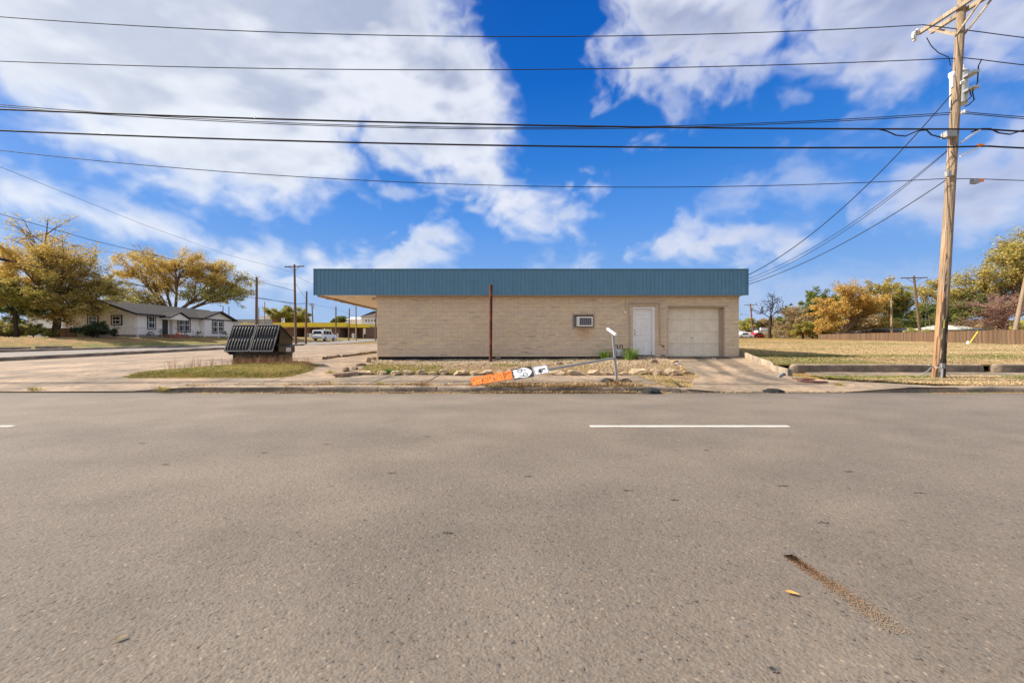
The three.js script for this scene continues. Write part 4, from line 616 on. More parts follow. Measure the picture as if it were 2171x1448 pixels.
{
  const sp = [];                                           // lawn on the right
  for (let k = 0; k < 150000; k++) { const t = Math.pow(rr(), 1.9), d = mix(14.45, 60, t), x = mix(lawnL(d) + 0.05, Math.min(1.36 * d + 1, 60), rr()); const c = lawnCol(x, d), g = clamp((1.12 - c[0]) / 0.40), cc = rr() < g * 0.6 ? green() : straw(), s = (0.7 + rr() * 0.7) * mix(1, 1.5, t); sp.push([x, lawnY(x, d) - 0.004, d, s, s * 0.9, s, rr() * 6.3, 0, ...cc]); }
  inst('lawn_grass', T.lawn, M.blade, sp, 'short mown straw and green lawn grass behind the retaining wall', 'grass');
  const s2 = []; for (let k = 0; k < 26000; k++) { const d = mix(10.6, 13.0, rr()), l = pl([[10.5, 12.2], [11.2, 11.0], [12, 10.2], [13.1, 9.6]], d), x = l + Math.pow(rr(), 1.2) * 18; const c = vergeCol(x, d), g = clamp((1.08 - c[0]) / 0.42), cc = rr() < g * 0.8 ? green() : straw(), s = 0.7 + rr() * 0.7; s2.push([x, H(x, d) + 0.015, d, s, s, s, rr() * 6.3, 0, ...cc]); }
  inst('verge_grass', T.lawn, M.blade, s2, 'dry short grass on the verge round the foot of the leaning pole', 'grass');
  const s3 = []; for (let k = 0; k < 24000; k++) { const d = mix(12.28, 15.45, Math.pow(rr(), 1.1)), t = rr(), x = mix(islandL(d), islandR(d), t); const n = fbm(x * 0.9, d * 1.4, 3), e = smooth(0, 0.5, Math.min(x - islandL(d), islandR(d) - x, d - 12.25)), s = (0.55 + rr() * 0.6) * mix(0.45, 1.15, e); const q = rr(); const cc = q < 0.22 ? straw() : q < 0.62 ? olive() : n > 0.5 ? green() : olive(); s3.push([x, islandY(x, d) - 0.006, d, s, s, s, rr() * 6.3, 0, ...cc]); }
  inst('island_grass', T.mid, M.blade, s3, 'yellow green grass on the island before the black bin', 'grass');
  const s4 = []; for (let k = 0; k < 260; k++) { const t = rr(), x = mix(-11.8, -7.3, t), d = mix(14.2, 14.75, rr()) - (x < -10 ? 0.9 * (-10 - x) * 0.55 : 0); if (x < -10.2 && rr() < 0.7) continue; const c = brown(), s = 0.7 + rr() * 0.6; s4.push([x, H(x, d) + 0.03, d, s, s, s, rr() * 6.3, 0, c[0] * 1.1, c[1] * 1.0, c[2] * 1.2]); }
  inst('seeding_weeds', T.tall, M.blade, s4, 'thin brown seeding weeds standing before the black bin', 'weeds');
  const s5 = [];                                           // bed: green patches, straw
  for (let k = 0; k < 20000; k++) { const d = mix(13.3, 17.3, rr()), x = mix(lotRight(d) + 0.1, Math.min(dvL(d), 6.3), rr()); const w = smooth(0.50, 0.60, fbm(x * 0.55 + 2, d * 0.9, 3) + smooth(1.0, -4, x) * 0.14 - smooth(15.2, 16.2, d) * 0.25 - (x > 2 ? 0.06 : 0)); if (rr() > w * 0.75 + (x > 0.5 ? 0.13 : 0.045)) continue; const s = 0.4 + rr() * 0.6, q = rr(); s5.push([x, bedY(x, d) - 0.005, d, s, s * 0.8, s, rr() * 6.3, 0, ...(x > 1 ? (q < 0.65 ? straw() : olive()) : q < 0.3 ? straw() : q < 0.65 ? olive() : green())]); }
  for (let k = 0; k < 1500; k++) { const x = mix(-5.3, -2.3, rr()), d = 13.42 + rr() * 0.35; if (fbm(x * 1.4, 3, 2) < 0.48) continue; const s = 0.6 + rr() * 0.6; s5.push([x, bedY(x, d), d, s, s, s, rr() * 6.3, 0, ...fresh()]); }
  for (let k = 0; k < 1800; k++) { const d = mix(10.7, 13.3, rr()), x = mix(4.1, dvL(d) + 0.1, rr()); if (fbm(x * 1.3 + 5, d * 1.3, 3) < 0.47) continue; const s = 0.3 + rr() * 0.45; s5.push([x, H(x, d) + 0.004, d, s, s * 0.8, s, rr() * 6.3, 0, ...(rr() < 0.75 ? straw() : olive())]); }
  inst('bed_grass', T.mid, M.blade, s5, 'patchy green and straw weeds in the garden bed', 'grass');
  const s6 = [];                                           // gravel
  for (let k = 0; k < 30000; k++) { const d = mix(13.5, 17.45, Math.sqrt(rr())), x = mix(lotRight(d) + 0.1, Math.min(dvL(d) + 0.1, 6.6), rr()); const w = 0.35 + smooth(15, 16.3, d) * 0.65 + (x > 1.5 ? 0.2 : 0); if (rr() > w) continue; const s = 0.008 + Math.pow(rr(), 3) * 0.030, q = 0.42 + rr() * 0.6; const p = rr() < 0.3; s6.push([x, bedY(x, d) + s * 0.2, d, s * (0.8 + rr() * 0.6), s * (0.5 + rr() * 0.4), s * (0.8 + rr() * 0.5), rr() * 6.3, rr() * 0.6, 0.50 * q, (p ? 0.35 : 0.40) * q, (p ? 0.24 : 0.27) * q]); }
  const pebble = new THREE.IcosahedronGeometry(1, 0); { const c = []; for (let k = 0; k < pebble.attributes.position.count; k++) c.push(1, 1, 1); pebble.setAttribute('color', new THREE.Float32BufferAttribute(c, 3)); }
  inst('bed_gravel', pebble, std([1, 1, 1], { vertexColors: true, roughness: 0.95 }), s6, 'tan gravel and chippings spread over the garden bed', 'gravel');
  const s7 = [];                                           // dead leaves and weeds in the gutter
  for (let k = 0; k < 9000; k++) { const x = mix(-8.8, 8.8, rr()), n = fbm(x * 1.1 + 3, 8, 3); const heavy = smooth(-0.9, -0.4, x) * smooth(3.9, 2.8, x); if (rr() > 0.06 + heavy * 0.55 + smooth(0.58, 0.66, n) * 0.35) continue; const d = heavy > 0.3 ? mix(10.2, 10.95, rr()) : x > 4 ? mix(10.26, 10.44, rr()) : (rr() < 0.5 ? mix(10.2, 10.34, rr()) : mix(10.5, 11.02, rr())); const top = d > 10.33 && x < 4.3; const s = (0.35 + rr() * 0.6) * (heavy > 0.3 ? 1.1 : 0.75); const cc = rr() < 0.5 ? brown() : straw(); s7.push([x, (top ? H(x, d) + 0.02 : 0.004), d, s, s * 0.9, s, rr() * 6.3, 0, ...cc]); }
  inst('gutter_litter', T.litter, M.blade, s7, 'dead leaves and dry weeds gathered along the kerb', 'leaf litter');
  // tufts growing in kerb cracks: things one can count
  const tufts = [[-9.05, 10.28, 'olive', .9, 'yellow green tuft growing over the kerb before the grass island'], [-12.6, 10.5, 'olive', .7, 'low green tuft in the flush apron of the concrete lot'], [-4.9, 10.75, 'straw', 1.1, 'dry straw coloured clump on the kerb edge below the broken kerb'], [-3.6, 10.85, 'olive', .7, 'pale green clump on the pavement joint above the broken kerb'], [4.45, 11.35, 'olive', 1.0, 'olive grass clump beside the shadowed end of the pavement'], [2.75, 10.6, 'brown', 1.7, 'big brown dead weed clump round the foot of the upright sign post'], [0.15, 10.45, 'brown', 1.3, 'tangled brown weed clump under the orange sign panels'], [-2.35, 10.55, 'brown', 1.2, 'bare twiggy dead weed standing at the kerb'], [9.2, 11.2, 'olive', .7, 'small yellow green tuft beside the manhole covers'], [-6.2, 13.6, 'olive', .8, 'low weed mat on the ramp beside the bed corner']];
  tufts.forEach(([x, d, kind, s, lab], k) => { const g = new GB(), q = rng(60 + k), base = tuftGeo(70 + k, 90, 0.17 * s, 0.42 * s, 0.005, kind === 'brown' ? 0.9 : 0.8); const P = base.attributes.position; const cf = { olive, straw, brown }[kind]; let c; for (let v = 0; v < P.count; v++) { if (v % 5 === 0) c = cf(); g.col = c; g.v(P.getX(v), P.getY(v), P.getZ(v)); } for (let v = 0; v < base.index.count; v++) g.i.push(base.index.getX(v)); const m = mesh('weed_clump', g, M.blade); m.position.set(x, d < 10.34 ? 0.06 : H(x, d) - 0.005, -d); m.scale.set(1.3, 1, 0.7); tag(m, lab, 'weed'); });
}
// strappy green plants by the meter
for (const [x, d, s, lab] of [[3.95, 16.95, 1.0, 'strappy green plant against the wall below the round junction box'], [5.02, 16.75, 1.15, 'larger strappy green plant between the gas meter and the white door']]) {
  const g = new GB(), r = rng(Math.round(x * 100)); for (let k = 0; k < 240; k++) { const a = r() * 6.28, L = (0.3 + r() * 0.45) * s, w = 0.010 + r() * 0.006, o = r() * 0.26 * s, fx = Math.cos(a), fz = Math.sin(a) * 0.7; const t = 0.6 + r() * 0.8; g.col = r() < 0.12 ? [0.36 * t, 0.32 * t, 0.10 * t] : [0.17 * t, 0.30 * t, 0.05 * t]; const n = 5; let i0 = 0; for (let i = 0; i <= n; i++) { const u = i / n, rad2 = o + L * 0.55 * u * u, y = L * (u * 1.15 - u * u * u * 0.65), ww = w * (1 - u * 0.9); const q = g.v(fx * rad2 - fz * ww, y, fz * rad2 + fx * ww); g.v(fx * rad2 + fz * ww, y, fz * rad2 - fx * ww); if (!i) i0 = q; } for (let i = 0; i < n; i++) { const b = i0 + i * 2; g.i.push(b, b + 1, b + 3, b, b + 3, b + 2); } }
  const pt = thing('garden_plant', lab, 'plant', [x, bedY(x, d), -d]); const lv = mesh('leaves', g, M.blade, pt); stuff(lv); const st = new GB(); st.lathe(new THREE.Vector3(0, -0.02, 0), [[0.16 * s, 0], [0.12 * s, 0.05], [0.03, 0.09]], 9); mesh('crown', st, M.barkDark, pt);
}
// gas meter
{
  const G = thing('gas_meter', 'pale grey gas meter with rusty pipe elbows beside the wall', 'gas meter', [4.62, H(4.62, 17.2), -17.2]);
  const b = new GB(); b.lathe(new THREE.Vector3(0, 0.1, 0), [[0, 0], [0.11, 0.01], [0.13, 0.06], [0.13, 0.22], [0.11, 0.26], [0, 0.27]], 14); mesh('case', b, std([0.50, 0.54, 0.56], { roughness: 0.5 }), G);
  const t = new GB(); t.box(-0.15, 0.15, 0.355, 0.44, -0.08, 0.08); mesh('head', t, std([0.56, 0.60, 0.62], { roughness: 0.5 }), G);
  for (const s of [-1, 1]) { const p = new GB(); const a = []; for (let k = 0; k <= 8; k++) { const q = k / 8 * Math.PI; a.push(new THREE.Vector3(s * (0.11 + 0.06 * (1 - Math.cos(q))) - s * 0.06, 0.44 + 0.11 + 0.06 * Math.sin(q), -0.02)); } a.unshift(new THREE.Vector3(s * 0.05, 0.43, -0.02)); a.push(new THREE.Vector3(s * 0.17, 0.44, -0.02), new THREE.Vector3(s * 0.17, s < 0 ? 0 : 0.5, -0.02)); p.tube(a, 0.02, 7); mesh('pipe_elbow', p, M.rust, G); }
}
// rusty pipe standing before the wall
{
  const [x, d] = [(1040 - 1085.5) * 16.6 / F, 16.6]; const g = new GB(); const p = thing('rusty_pipe', 'tall rusty steel pipe standing upright before the brick wall', 'pipe', [x, H(x, d), -d]); g.tube([new THREE.Vector3(0, -0.1, 0), new THREE.Vector3(0.01, 1.5, 0), new THREE.Vector3(0.02, 3.22, 0)], 0.066, 16); mesh('shaft', g, M.rust, p); const c = new GB(); c.lathe(new THREE.Vector3(0.02, 3.2, 0), [[0.067, -0.06], [0.074, -0.05], [0.074, 0.02], [0.06, 0.03], [0, 0.03]], 16); mesh('cap', c, M.rust, p);
}
// ---------------------------------------------------------------- fallen sign assembly
{
  const base = V(2.96, 0.2, 11.2), top = at(1299, 700, 11.2), joint = at(1303.5, 759, 11.2), far = at(1002, 811, 10.65), dir = far.clone().sub(joint).normalize();
  const S1 = thing('fallen_road_sign', 'collapsed road sign of grey tubes with route shield, arrow and orange panels', 'road sign');
  const up = new GB(); up.beam(base.clone().add(V(0, -0.1, 0)), top, 0.058, 0.058, new THREE.Vector3(0, 0, 1)); mesh('upright_tube', up, M.dull, S1);
  const arm = new GB(); arm.beam(joint, far.clone().addScaledVector(dir, -0.06), 0.058, 0.058); mesh('fallen_tube', arm, M.dull, S1);
  const foot = new GB(); foot.beam(base.clone().add(new THREE.Vector3(0.02, 0, 0.05)), at(1325, 822, 10.6), 0.05, 0.05); mesh('broken_foot', foot, M.steel, S1);
  // white blade at the top of the upright, seen nearly edge on
  { const a = at(1288, 697, 11.6), b = at(1306, 710, 10.72); const g = new GB(); g.beam(a, b, 0.05, 0.06, new THREE.Vector3(0.2, 0.95, 0)); mesh('blade_sign', g, M.signWhite, S1); const c = new GB(); c.box(-0.03, 0.03, -0.05, 0.02, -0.03, 0.03, new THREE.Matrix4().setPosition(top)); mesh('bracket', c, M.steel, S1); }
  // plates on the fallen tube; face turned to the viewer and up. local x: along the tube away from the upright (the top of each sign), y: across
  const nrm = new THREE.Vector3(0.02, 0.95, 1).normalize(), across = new THREE.Vector3().crossVectors(nrm, dir).normalize(), face = new THREE.Vector3().crossVectors(dir, across).normalize();
  const W2P = (w, x, y) => w;                              // plates are flat sheets
  function plate(name, s0, s1, wid, off, paint, mat, lab, tilt = 0) {
    const G2 = new THREE.Group(); G2.name = name; if (lab) G2.userData.label = lab; S1.add(G2);
    const org = joint.clone().addScaledVector(dir, s0).addScaledVector(face, 0.034 + off); const m = new THREE.Matrix4().makeBasis(dir, across, face).setPosition(org); m.multiply(new THREE.Matrix4().makeRotationZ(tilt));
    const L = s1 - s0, sh = new THREE.Shape(); const R = 0.025, h = wid / 2; sh.moveTo(R, -h); sh.lineTo(L - R, -h); sh.quadraticCurveTo(L, -h, L, -h + R); sh.lineTo(L, h - R); sh.quadraticCurveTo(L, h, L - R, h); sh.lineTo(R, h); sh.quadraticCurveTo(0, h, 0, h - R); sh.lineTo(0, -h + R); sh.quadraticCurveTo(0, -h, R, -h);
    const g = new THREE.ExtrudeGeometry(sh, { depth: 0.004, bevelEnabled: false }); g.applyMatrix4(m); mesh('sheet', g, mat, G2);
    paint?.(G2, m, L, wid); return G2;
  }
  const flat = (G2, m, shape, mat, name, z = 0.0065) => { const g = new THREE.ExtrudeGeometry(shape, { depth: 0.0015, bevelEnabled: false, curveSegments: 12 }); g.translate(0, 0, z); g.applyMatrix4(m); mesh(name, g, mat, G2); };
  const polyS = (pts) => new THREE.Shape(pts.map(([x, y]) => new THREE.Vector2(x, y)));
  const border = (L, w, a, b) => { const s = polyS([[a, -w / 2 + a], [L - a, -w / 2 + a], [L - a, w / 2 - a], [a, w / 2 - a]]); s.holes.push(new THREE.Path([[b, -w / 2 + b], [L - b, -w / 2 + b], [L - b, w / 2 - b], [b, w / 2 - b]].map(([x, y]) => new THREE.Vector2(x, y)))); return s; };
  const jw = joint.distanceTo(far), k = (px) => jw * (1303.5 - px) / (1303.5 - 1002);
  // arrow plate: top of the plate points away from the upright (+x); arrow comes from the foot and turns to its right
  plate('arrow_plate', k(1158), k(1128), 0.30, 0, (G2, m, L, w) => { flat(G2, m, border(L, w, 0.012, 0.022), M.black, 'border'); flat(G2, m, polyS([[L * 0.20, -0.035], [L * 0.66, -0.035], [L * 0.66, 0.03], [L * 0.80, 0.03], [L * 0.58, 0.115], [L * 0.36, 0.03], [L * 0.50, 0.03], [L * 0.50, 0.005], [L * 0.20, 0.005]]), M.black, 'arrow'); }, M.signWhite, 'white plate with a black turn arrow');
  // route shield on a black square
  plate('route_plate', k(1125.5), k(1084), 0.37, 0.004, (G2, m, L, w) => {
    const s = new THREE.Shape(), h = w / 2 * 0.98; s.moveTo(L * 0.04, 0); s.quadraticCurveTo(L * 0.10, -h * 0.55, L * 0.30, -h * 0.86); s.quadraticCurveTo(L * 0.52, -h * 1.02, L * 0.74, -h * 0.72); s.quadraticCurveTo(L * 0.84, -h * 0.86, L * 0.97, -h * 0.74); s.quadraticCurveTo(L * 0.90, -h * 0.36, L * 0.97, 0); s.quadraticCurveTo(L * 0.90, h * 0.36, L * 0.97, h * 0.74); s.quadraticCurveTo(L * 0.84, h * 0.86, L * 0.74, h * 0.72); s.quadraticCurveTo(L * 0.52, h * 1.02, L * 0.30, h * 0.86); s.quadraticCurveTo(L * 0.10, h * 0.55, L * 0.04, 0); flat(G2, m, s, M.signWhite, 'shield');
    // the digits 6 and 9, upright towards +x, reading across
    const dig = (yc, flip) => { const t = 0.022, ring = new THREE.Shape(), cx = flip ? L * 0.62 : L * 0.40, rx = L * 0.125, ry = 0.058; ring.absellipse(cx, yc, rx, ry, 0, Math.PI * 2); const ho = new THREE.Path(); ho.absellipse(cx, yc, rx - t, ry - t, 0, Math.PI * 2, true); ring.holes.push(ho); flat(G2, m, ring, M.black, 'digit', 0.009); const o = []; const sg = flip ? -1 : 1; for (let q = 0; q <= 8; q++) { const u = q / 8; o.push([cx + sg * (rx * 0.1 + u * L * 0.30), yc + sg * (ry - t * 0.5 - u * u * 0.045)]); } const st = [...o.map(([x, y]) => [x, y + t * 0.5]), ...o.reverse().map(([x, y]) => [x, y - t * 0.5])]; flat(G2, m, polyS(sg > 0 ? st : st), M.black, 'digit_stem', 0.009); };
    dig(0.072, false); dig(-0.072, true);
  }, M.black, 'white route shield with black 69 on a black square');
  // four orange plates with small, worn, unreadable print
  [[1083, 1067], [1066.2, 1045.5], [1044.5, 1022.5], [1021.5, 999]].forEach(([a, b], n) => plate('orange_plate', k(a), k(b) - 0.008, 0.30 - n * 0.004, 0.004 + n * 0.003, (G2, m, L, w) => {
    flat(G2, m, border(L, w, 0.010, 0.018), std([0.30, 0.07, 0.02]), 'border'); const r = rng(90 + n); const g = new GB(); const ink = []; for (let row = 0; row < 3; row++) { const yy = -w * 0.3 + row * w * 0.2 + 0.02; for (const xx of [0.24, 0.48, 0.70]) { if (r() < 0.25) continue; const hh = 0.016 + r() * 0.016, ww = 0.014 + r() * 0.03; g.box(L * xx, L * xx + ww, yy, yy + hh, 0.0066, 0.008, m); } } if (n === 0) g.beam(new THREE.Vector3(L * 0.2, -w * 0.28, 0.0075).applyMatrix4(m), new THREE.Vector3(L * 0.8, -w * 0.18, 0.0075).applyMatrix4(m), 0.002, 0.02); mesh('print', g, std([0.12, 0.03, 0.015]), G2);
  }, M.orange, undefined, (n - 1.5) * 0.02));
}
// sandbags: slumped black bags
function bag(seed, sx, sy, sz) { const g = new THREE.SphereGeometry(1, 28, 18), P = g.attributes.position; for (let k = 0; k < P.count; k++) { let x = P.getX(k), y = P.getY(k), z = P.getZ(k); const a = Math.atan2(z, x), f = 1 + (fbm(Math.cos(a) * 1.8 + seed, Math.sin(a) * 1.8 + y, 3) - 0.5) * 0.5, fold = 1 + Math.sin(a * 5 + seed) * 0.04 + Math.sin(y * 9 + x * 4 + seed) * 0.05; y = y < 0 ? y * 0.25 : Math.pow(y, 0.8); P.setXYZ(k, x * f * sx * fold, y * sy * fold, z * f * sz * fold); } g.computeVertexNormals(); return g; }
for (const [x, d, y, sx, sy, sz, tn, lab] of [[2.72, 11.25, 0.16, 0.19, 0.14, 0.2, 0.2, 'black sandbag slumped on the left of the upright sign post'], [3.2, 11.15, 0.16, 0.16, 0.13, 0.18, 0.9, 'small black sandbag slumped on the right of the upright sign post'], [3.58, 10.2, 0.0, 0.24, 0.14, 0.17, 0.1, 'torn black sandbag lying in the gutter before the limestone blocks'], [6.82, 10.36, 0.0, 0.27, 0.11, 0.13, -0.08, 'flattened dark sandbag at the foot of the driveway']]) { const m = mesh('sandbag', bag(x * 3, sx, sy, sz), M.rubber); m.position.set(x, y, -d); m.rotation.y = tn; tag(m, lab, 'sandbag'); }
// manhole covers, strip of rubber, scraps
for (const [px, py, s, lab] of [[1703, 804, 0.30, 'round rusty manhole cover set in the driveway edge'], [1722, 809, 0.38, 'larger rusty manhole cover nearest the road kerb in the driveway edge']]) { const [x, d] = ground(px, py, 12); const g = new GB(); const pos = new THREE.Vector3(x, H(x, d) + 0.012, -d); g.lathe(pos, [[s, 0], [s, 0.012], [s * 0.93, 0.014], [s * 0.92, 0.008], [s * 0.5, 0.009], [0, 0.009]], 26); tag(mesh('manhole_cover', g, M.rust), lab, 'manhole cover'); }
{ const g = new GB(), pts = [[1659, 781], [1664, 786], [1663, 792], [1657, 797], [1650, 801]].map(([a, b]) => { const [x, d] = ground(a, b, 13); return onLand(x, d, 0.045); }); const cv = new THREE.CatmullRomCurve3(pts).getPoints(16); g.tube(cv, 0.04, 8); tag(mesh('bumper_strip', g, M.dull), 'curved grey plastic strip lying on the driveway by its kerb', 'plastic strip'); }
{ const [x, d] = ground(1618, 785, 14); const g = new GB(); g.beam(onLand(x - 0.3, d, 0.02), onLand(x + 0.12, d - 0.05, 0.02), 0.035, 0.012); tag(mesh('wood_lath', g, M.soffit), 'thin pale lath lying flat on the driveway', 'lath'); }
for (const [px, py, s, c, lab] of [[1437, 773, .09, [.55, .6, .68], 'crumpled pale blue plastic scrap beside the tan rock'], [1512, 761, .05, [.8, .8, .8], 'white paper scrap on the driveway before the garage door'], [1517, 762, .04, [.8, .8, .8], 'tiny white scrap beside a larger one before the garage door']]) { const [x, d] = ground(px, py, 15); const m = mesh('litter_scrap', rockGeo(px, s, s * 0.45, s * 0.8, 0.6), std(c, { roughness: 0.6 })); m.position.set(x, H(x, d) + 0.02 + s * 0.3, -d); tag(m, lab, 'litter'); }
// fallen leaves on the road
for (const [px, py, c, s, tn, lab] of [[1680, 1262, [0.62, 0.36, 0.10], 0.034, -0.4, 'curled orange yellow leaf on the road beside the rust stain'], [255, 1357, [0.42, 0.33, 0.18], 0.026, 0.6, 'curled pale brown leaf alone on the road asphalt']]) {
  const d = CAM * F / (py - 724), x = (px - 1085.5) * d / F, g = new GB(), n = 10; for (let i = 0; i <= n; i++) { const t = i / n, w = Math.sin(Math.PI * Math.pow(t, 0.8)) * 0.36 + 0.01; for (const q of [-1, -0.5, 0, 0.5, 1]) g.v((t - 0.5) * 2 * s, 0.006 + s * (0.35 * q * q * w * 2 + 0.5 * Math.pow(t - 0.5, 2)), q * w * s); } for (let i = 0; i < n; i++) for (let q = 0; q < 4; q++) { const a = i * 5 + q; g.i.push(a, a + 5, a + 6, a, a + 6, a + 1); }
  const L = thing('fallen_leaf', lab, 'leaf', [x, 0.004, -d], tn); const lm = new THREE.MeshPhysicalMaterial({ color: new THREE.Color().setRGB(...c), roughness: 0.7, side: THREE.DoubleSide, transmission: 0.2, thickness: 0 }); mesh('leaf_blade', g, lm, L); const st = new GB(); st.tube([new THREE.Vector3(-s, 0.012, 0), new THREE.Vector3(-s * 1.5, 0.006, 0.004)], 0.0012, 5); mesh('leaf_stalk', st, M.tanDark, L);
}
// ---------------------------------------------------------------- the bin
{
  const Dp = thing('dumpster', 'black steel dumpster with two ribbed plastic lids on the concrete lot', 'dumpster', [-9.72, H(-9.7, 15.1), -15.1], -0.05); const W = 1.80, dep = 0.86, hf = 0.66, hb = 1.5, zp = -0.1, hk = 1.02;
  const b = new GB(), P = (x, y, z) => new THREE.Vector3(x, y, z), w = W / 2; // front z = 0, peak just behind it, back z = -dep
  const outline = [[0, 0.06], [-dep, 0.06], [-dep, hk], [zp, hb], [0.03, hf]];
  for (const x of [w, -w]) { const i0 = b.p.length / 3; outline.forEach(([z, y]) => b.v(x, y, z, z, y)); for (let k = 1; k < 4; k++) x > 0 ? b.i.push(i0, i0 + k, i0 + k + 1) : b.i.push(i0, i0 + k + 1, i0 + k); }
  for (const k of [1, 2, 4]) { const [za, ya] = outline[k], [zb, yb] = outline[(k + 1) % 5]; b.quad(P(w, ya, za), P(-w, ya, za), P(-w, yb, zb), P(w, yb, zb)); }
  b.quad(P(-w, 0.06, -dep), P(w, 0.06, -dep), P(w, 0.06, 0), P(-w, 0.06, 0)); b.box(-w - 0.02, w + 0.02, 0.0, 0.07, -dep * 0.3, -dep * 0.2).box(-w - 0.02, w + 0.02, 0.0, 0.07, -dep * 0.85, -dep * 0.75);
  mesh('hopper', b, M.binSteel, Dp);
  const rim = new GB(); for (const x of [w, -w]) { rim.beam(P(x, hf, 0.03), P(x, hb, zp), 0.05, 0.05); rim.beam(P(x, hb, zp), P(x, hk, -dep - 0.02), 0.06, 0.04); } rim.beam(P(-w, hf, 0.05), P(w, hf, 0.05), 0.05, 0.05); rim.beam(P(-w, hb, zp), P(w, hb, zp), 0.05, 0.05); mesh('rim', rim, M.binSteel, Dp);
  // two lids, slanting down to the viewer, each with raised ribs in two rows
  const A = P(0, hb + 0.05, zp), Bq = P(0, 0.53, 0.34), slope = Bq.clone().sub(A), Ls = slope.length(), down = slope.clone().normalize(), nrm = new THREE.Vector3(0, down.z, -down.y).normalize(); if (nrm.y < 0) nrm.negate();
  for (const s of [-1, 1]) {
    const x0 = s < 0 ? -w - 0.06 : 0.012, x1 = s < 0 ? -0.012 : w + 0.01; const m = new THREE.Matrix4().makeBasis(new THREE.Vector3(1, 0, 0), nrm, down).setPosition(A.clone().setX(0)); // x across, y out, z down the slope
    const g = new GB(); g.box(x0, x1, 0, 0.018, 0, Ls, m); for (const [a, c, e, f] of [[x0, x1, 0, 0.05], [x0, x1, Ls - 0.035, Ls], [x0, x0 + 0.04, 0.05, Ls - 0.035], [x1 - 0.04, x1, 0.05, Ls - 0.035]]) g.box(a, c, 0.0185, 0.055, e, f, m); const lid = mesh('lid', g, M.lidPlastic, Dp);
    const wd = (x1 - x0 - 0.14) / 7; for (let row = 0; row < 2; row++) for (let k = 0; k < 7; k++) { const cx = x0 + 0.07 + wd * (k + 0.5), za = row ? Ls * 0.54 : 0.09, zb = row ? Ls - 0.06 : Ls * 0.47, rg = new GB(); const st = 8; for (let i = 0; i <= st; i++) { const t = i / st, z = mix(za, zb, t), hw = wd * (row ? 0.20 + 0.16 * t : 0.20 + 0.14 * (1 - t)), hh = 0.065 * Math.min(1, Math.sin(Math.PI * clamp(t, 0.06, 0.94)) * 2.2); [[-hw, 0.018], [-hw * 0.45, 0.018 + hh], [hw * 0.45, 0.018 + hh], [hw, 0.018]].forEach(([x, y]) => { const p = P(cx + x, y, z).applyMatrix4(m); rg.v(p.x, p.y, p.z, x, z); }); } for (let i = 0; i < st; i++) for (let q = 0; q < 3; q++) { const o = i * 4 + q; rg.i.push(o, o + 4, o + 5, o, o + 5, o + 1); } mesh('lid_rib', rg, M.lidPlastic, lid); }
    for (const fx of [0.3, 0.7]) { const h = new GB(); const cx = mix(x0, x1, fx); h.box(cx - 0.09, cx + 0.09, -0.03, 0.03, Ls - 0.02, Ls + 0.03, m); if (fx === 0.7 || s > 0) mesh('lid_handle', h, M.lidPlastic, lid); }
  }
  for (const s of [1, -1]) { const f = new GB(); f.poly([[0, -0.0], [0.12, 0.1], [0.12, 0.3], [0, 0.4], [0.0, 0.34], [0.07, 0.28], [0.07, 0.12], [0.0, 0.06]].map(([a, c]) => [s * a, c - 0.2]), 0, 1, new THREE.Matrix4().makeRotationX(Math.PI / 2).setPosition(s * w, 0.62, -0.82)); mesh('fork_pocket', f, M.binSteel, Dp); }
  const lb = new GB(); lb.box(w + 0.121, w + 0.125, 0.53, 0.68, -0.55, -0.25); mesh('warning_label', lb, M.signWhite, Dp); const lt = new GB(); for (let k = 0; k < 3; k++) for (let j = 0; j < 4; j++) lt.box(w + 0.1255, w + 0.127, 0.555 + k * 0.042, 0.575 + k * 0.042, -0.53 + j * 0.066, -0.49 + j * 0.066); mesh('label_print', lt, M.dull, Dp);
}
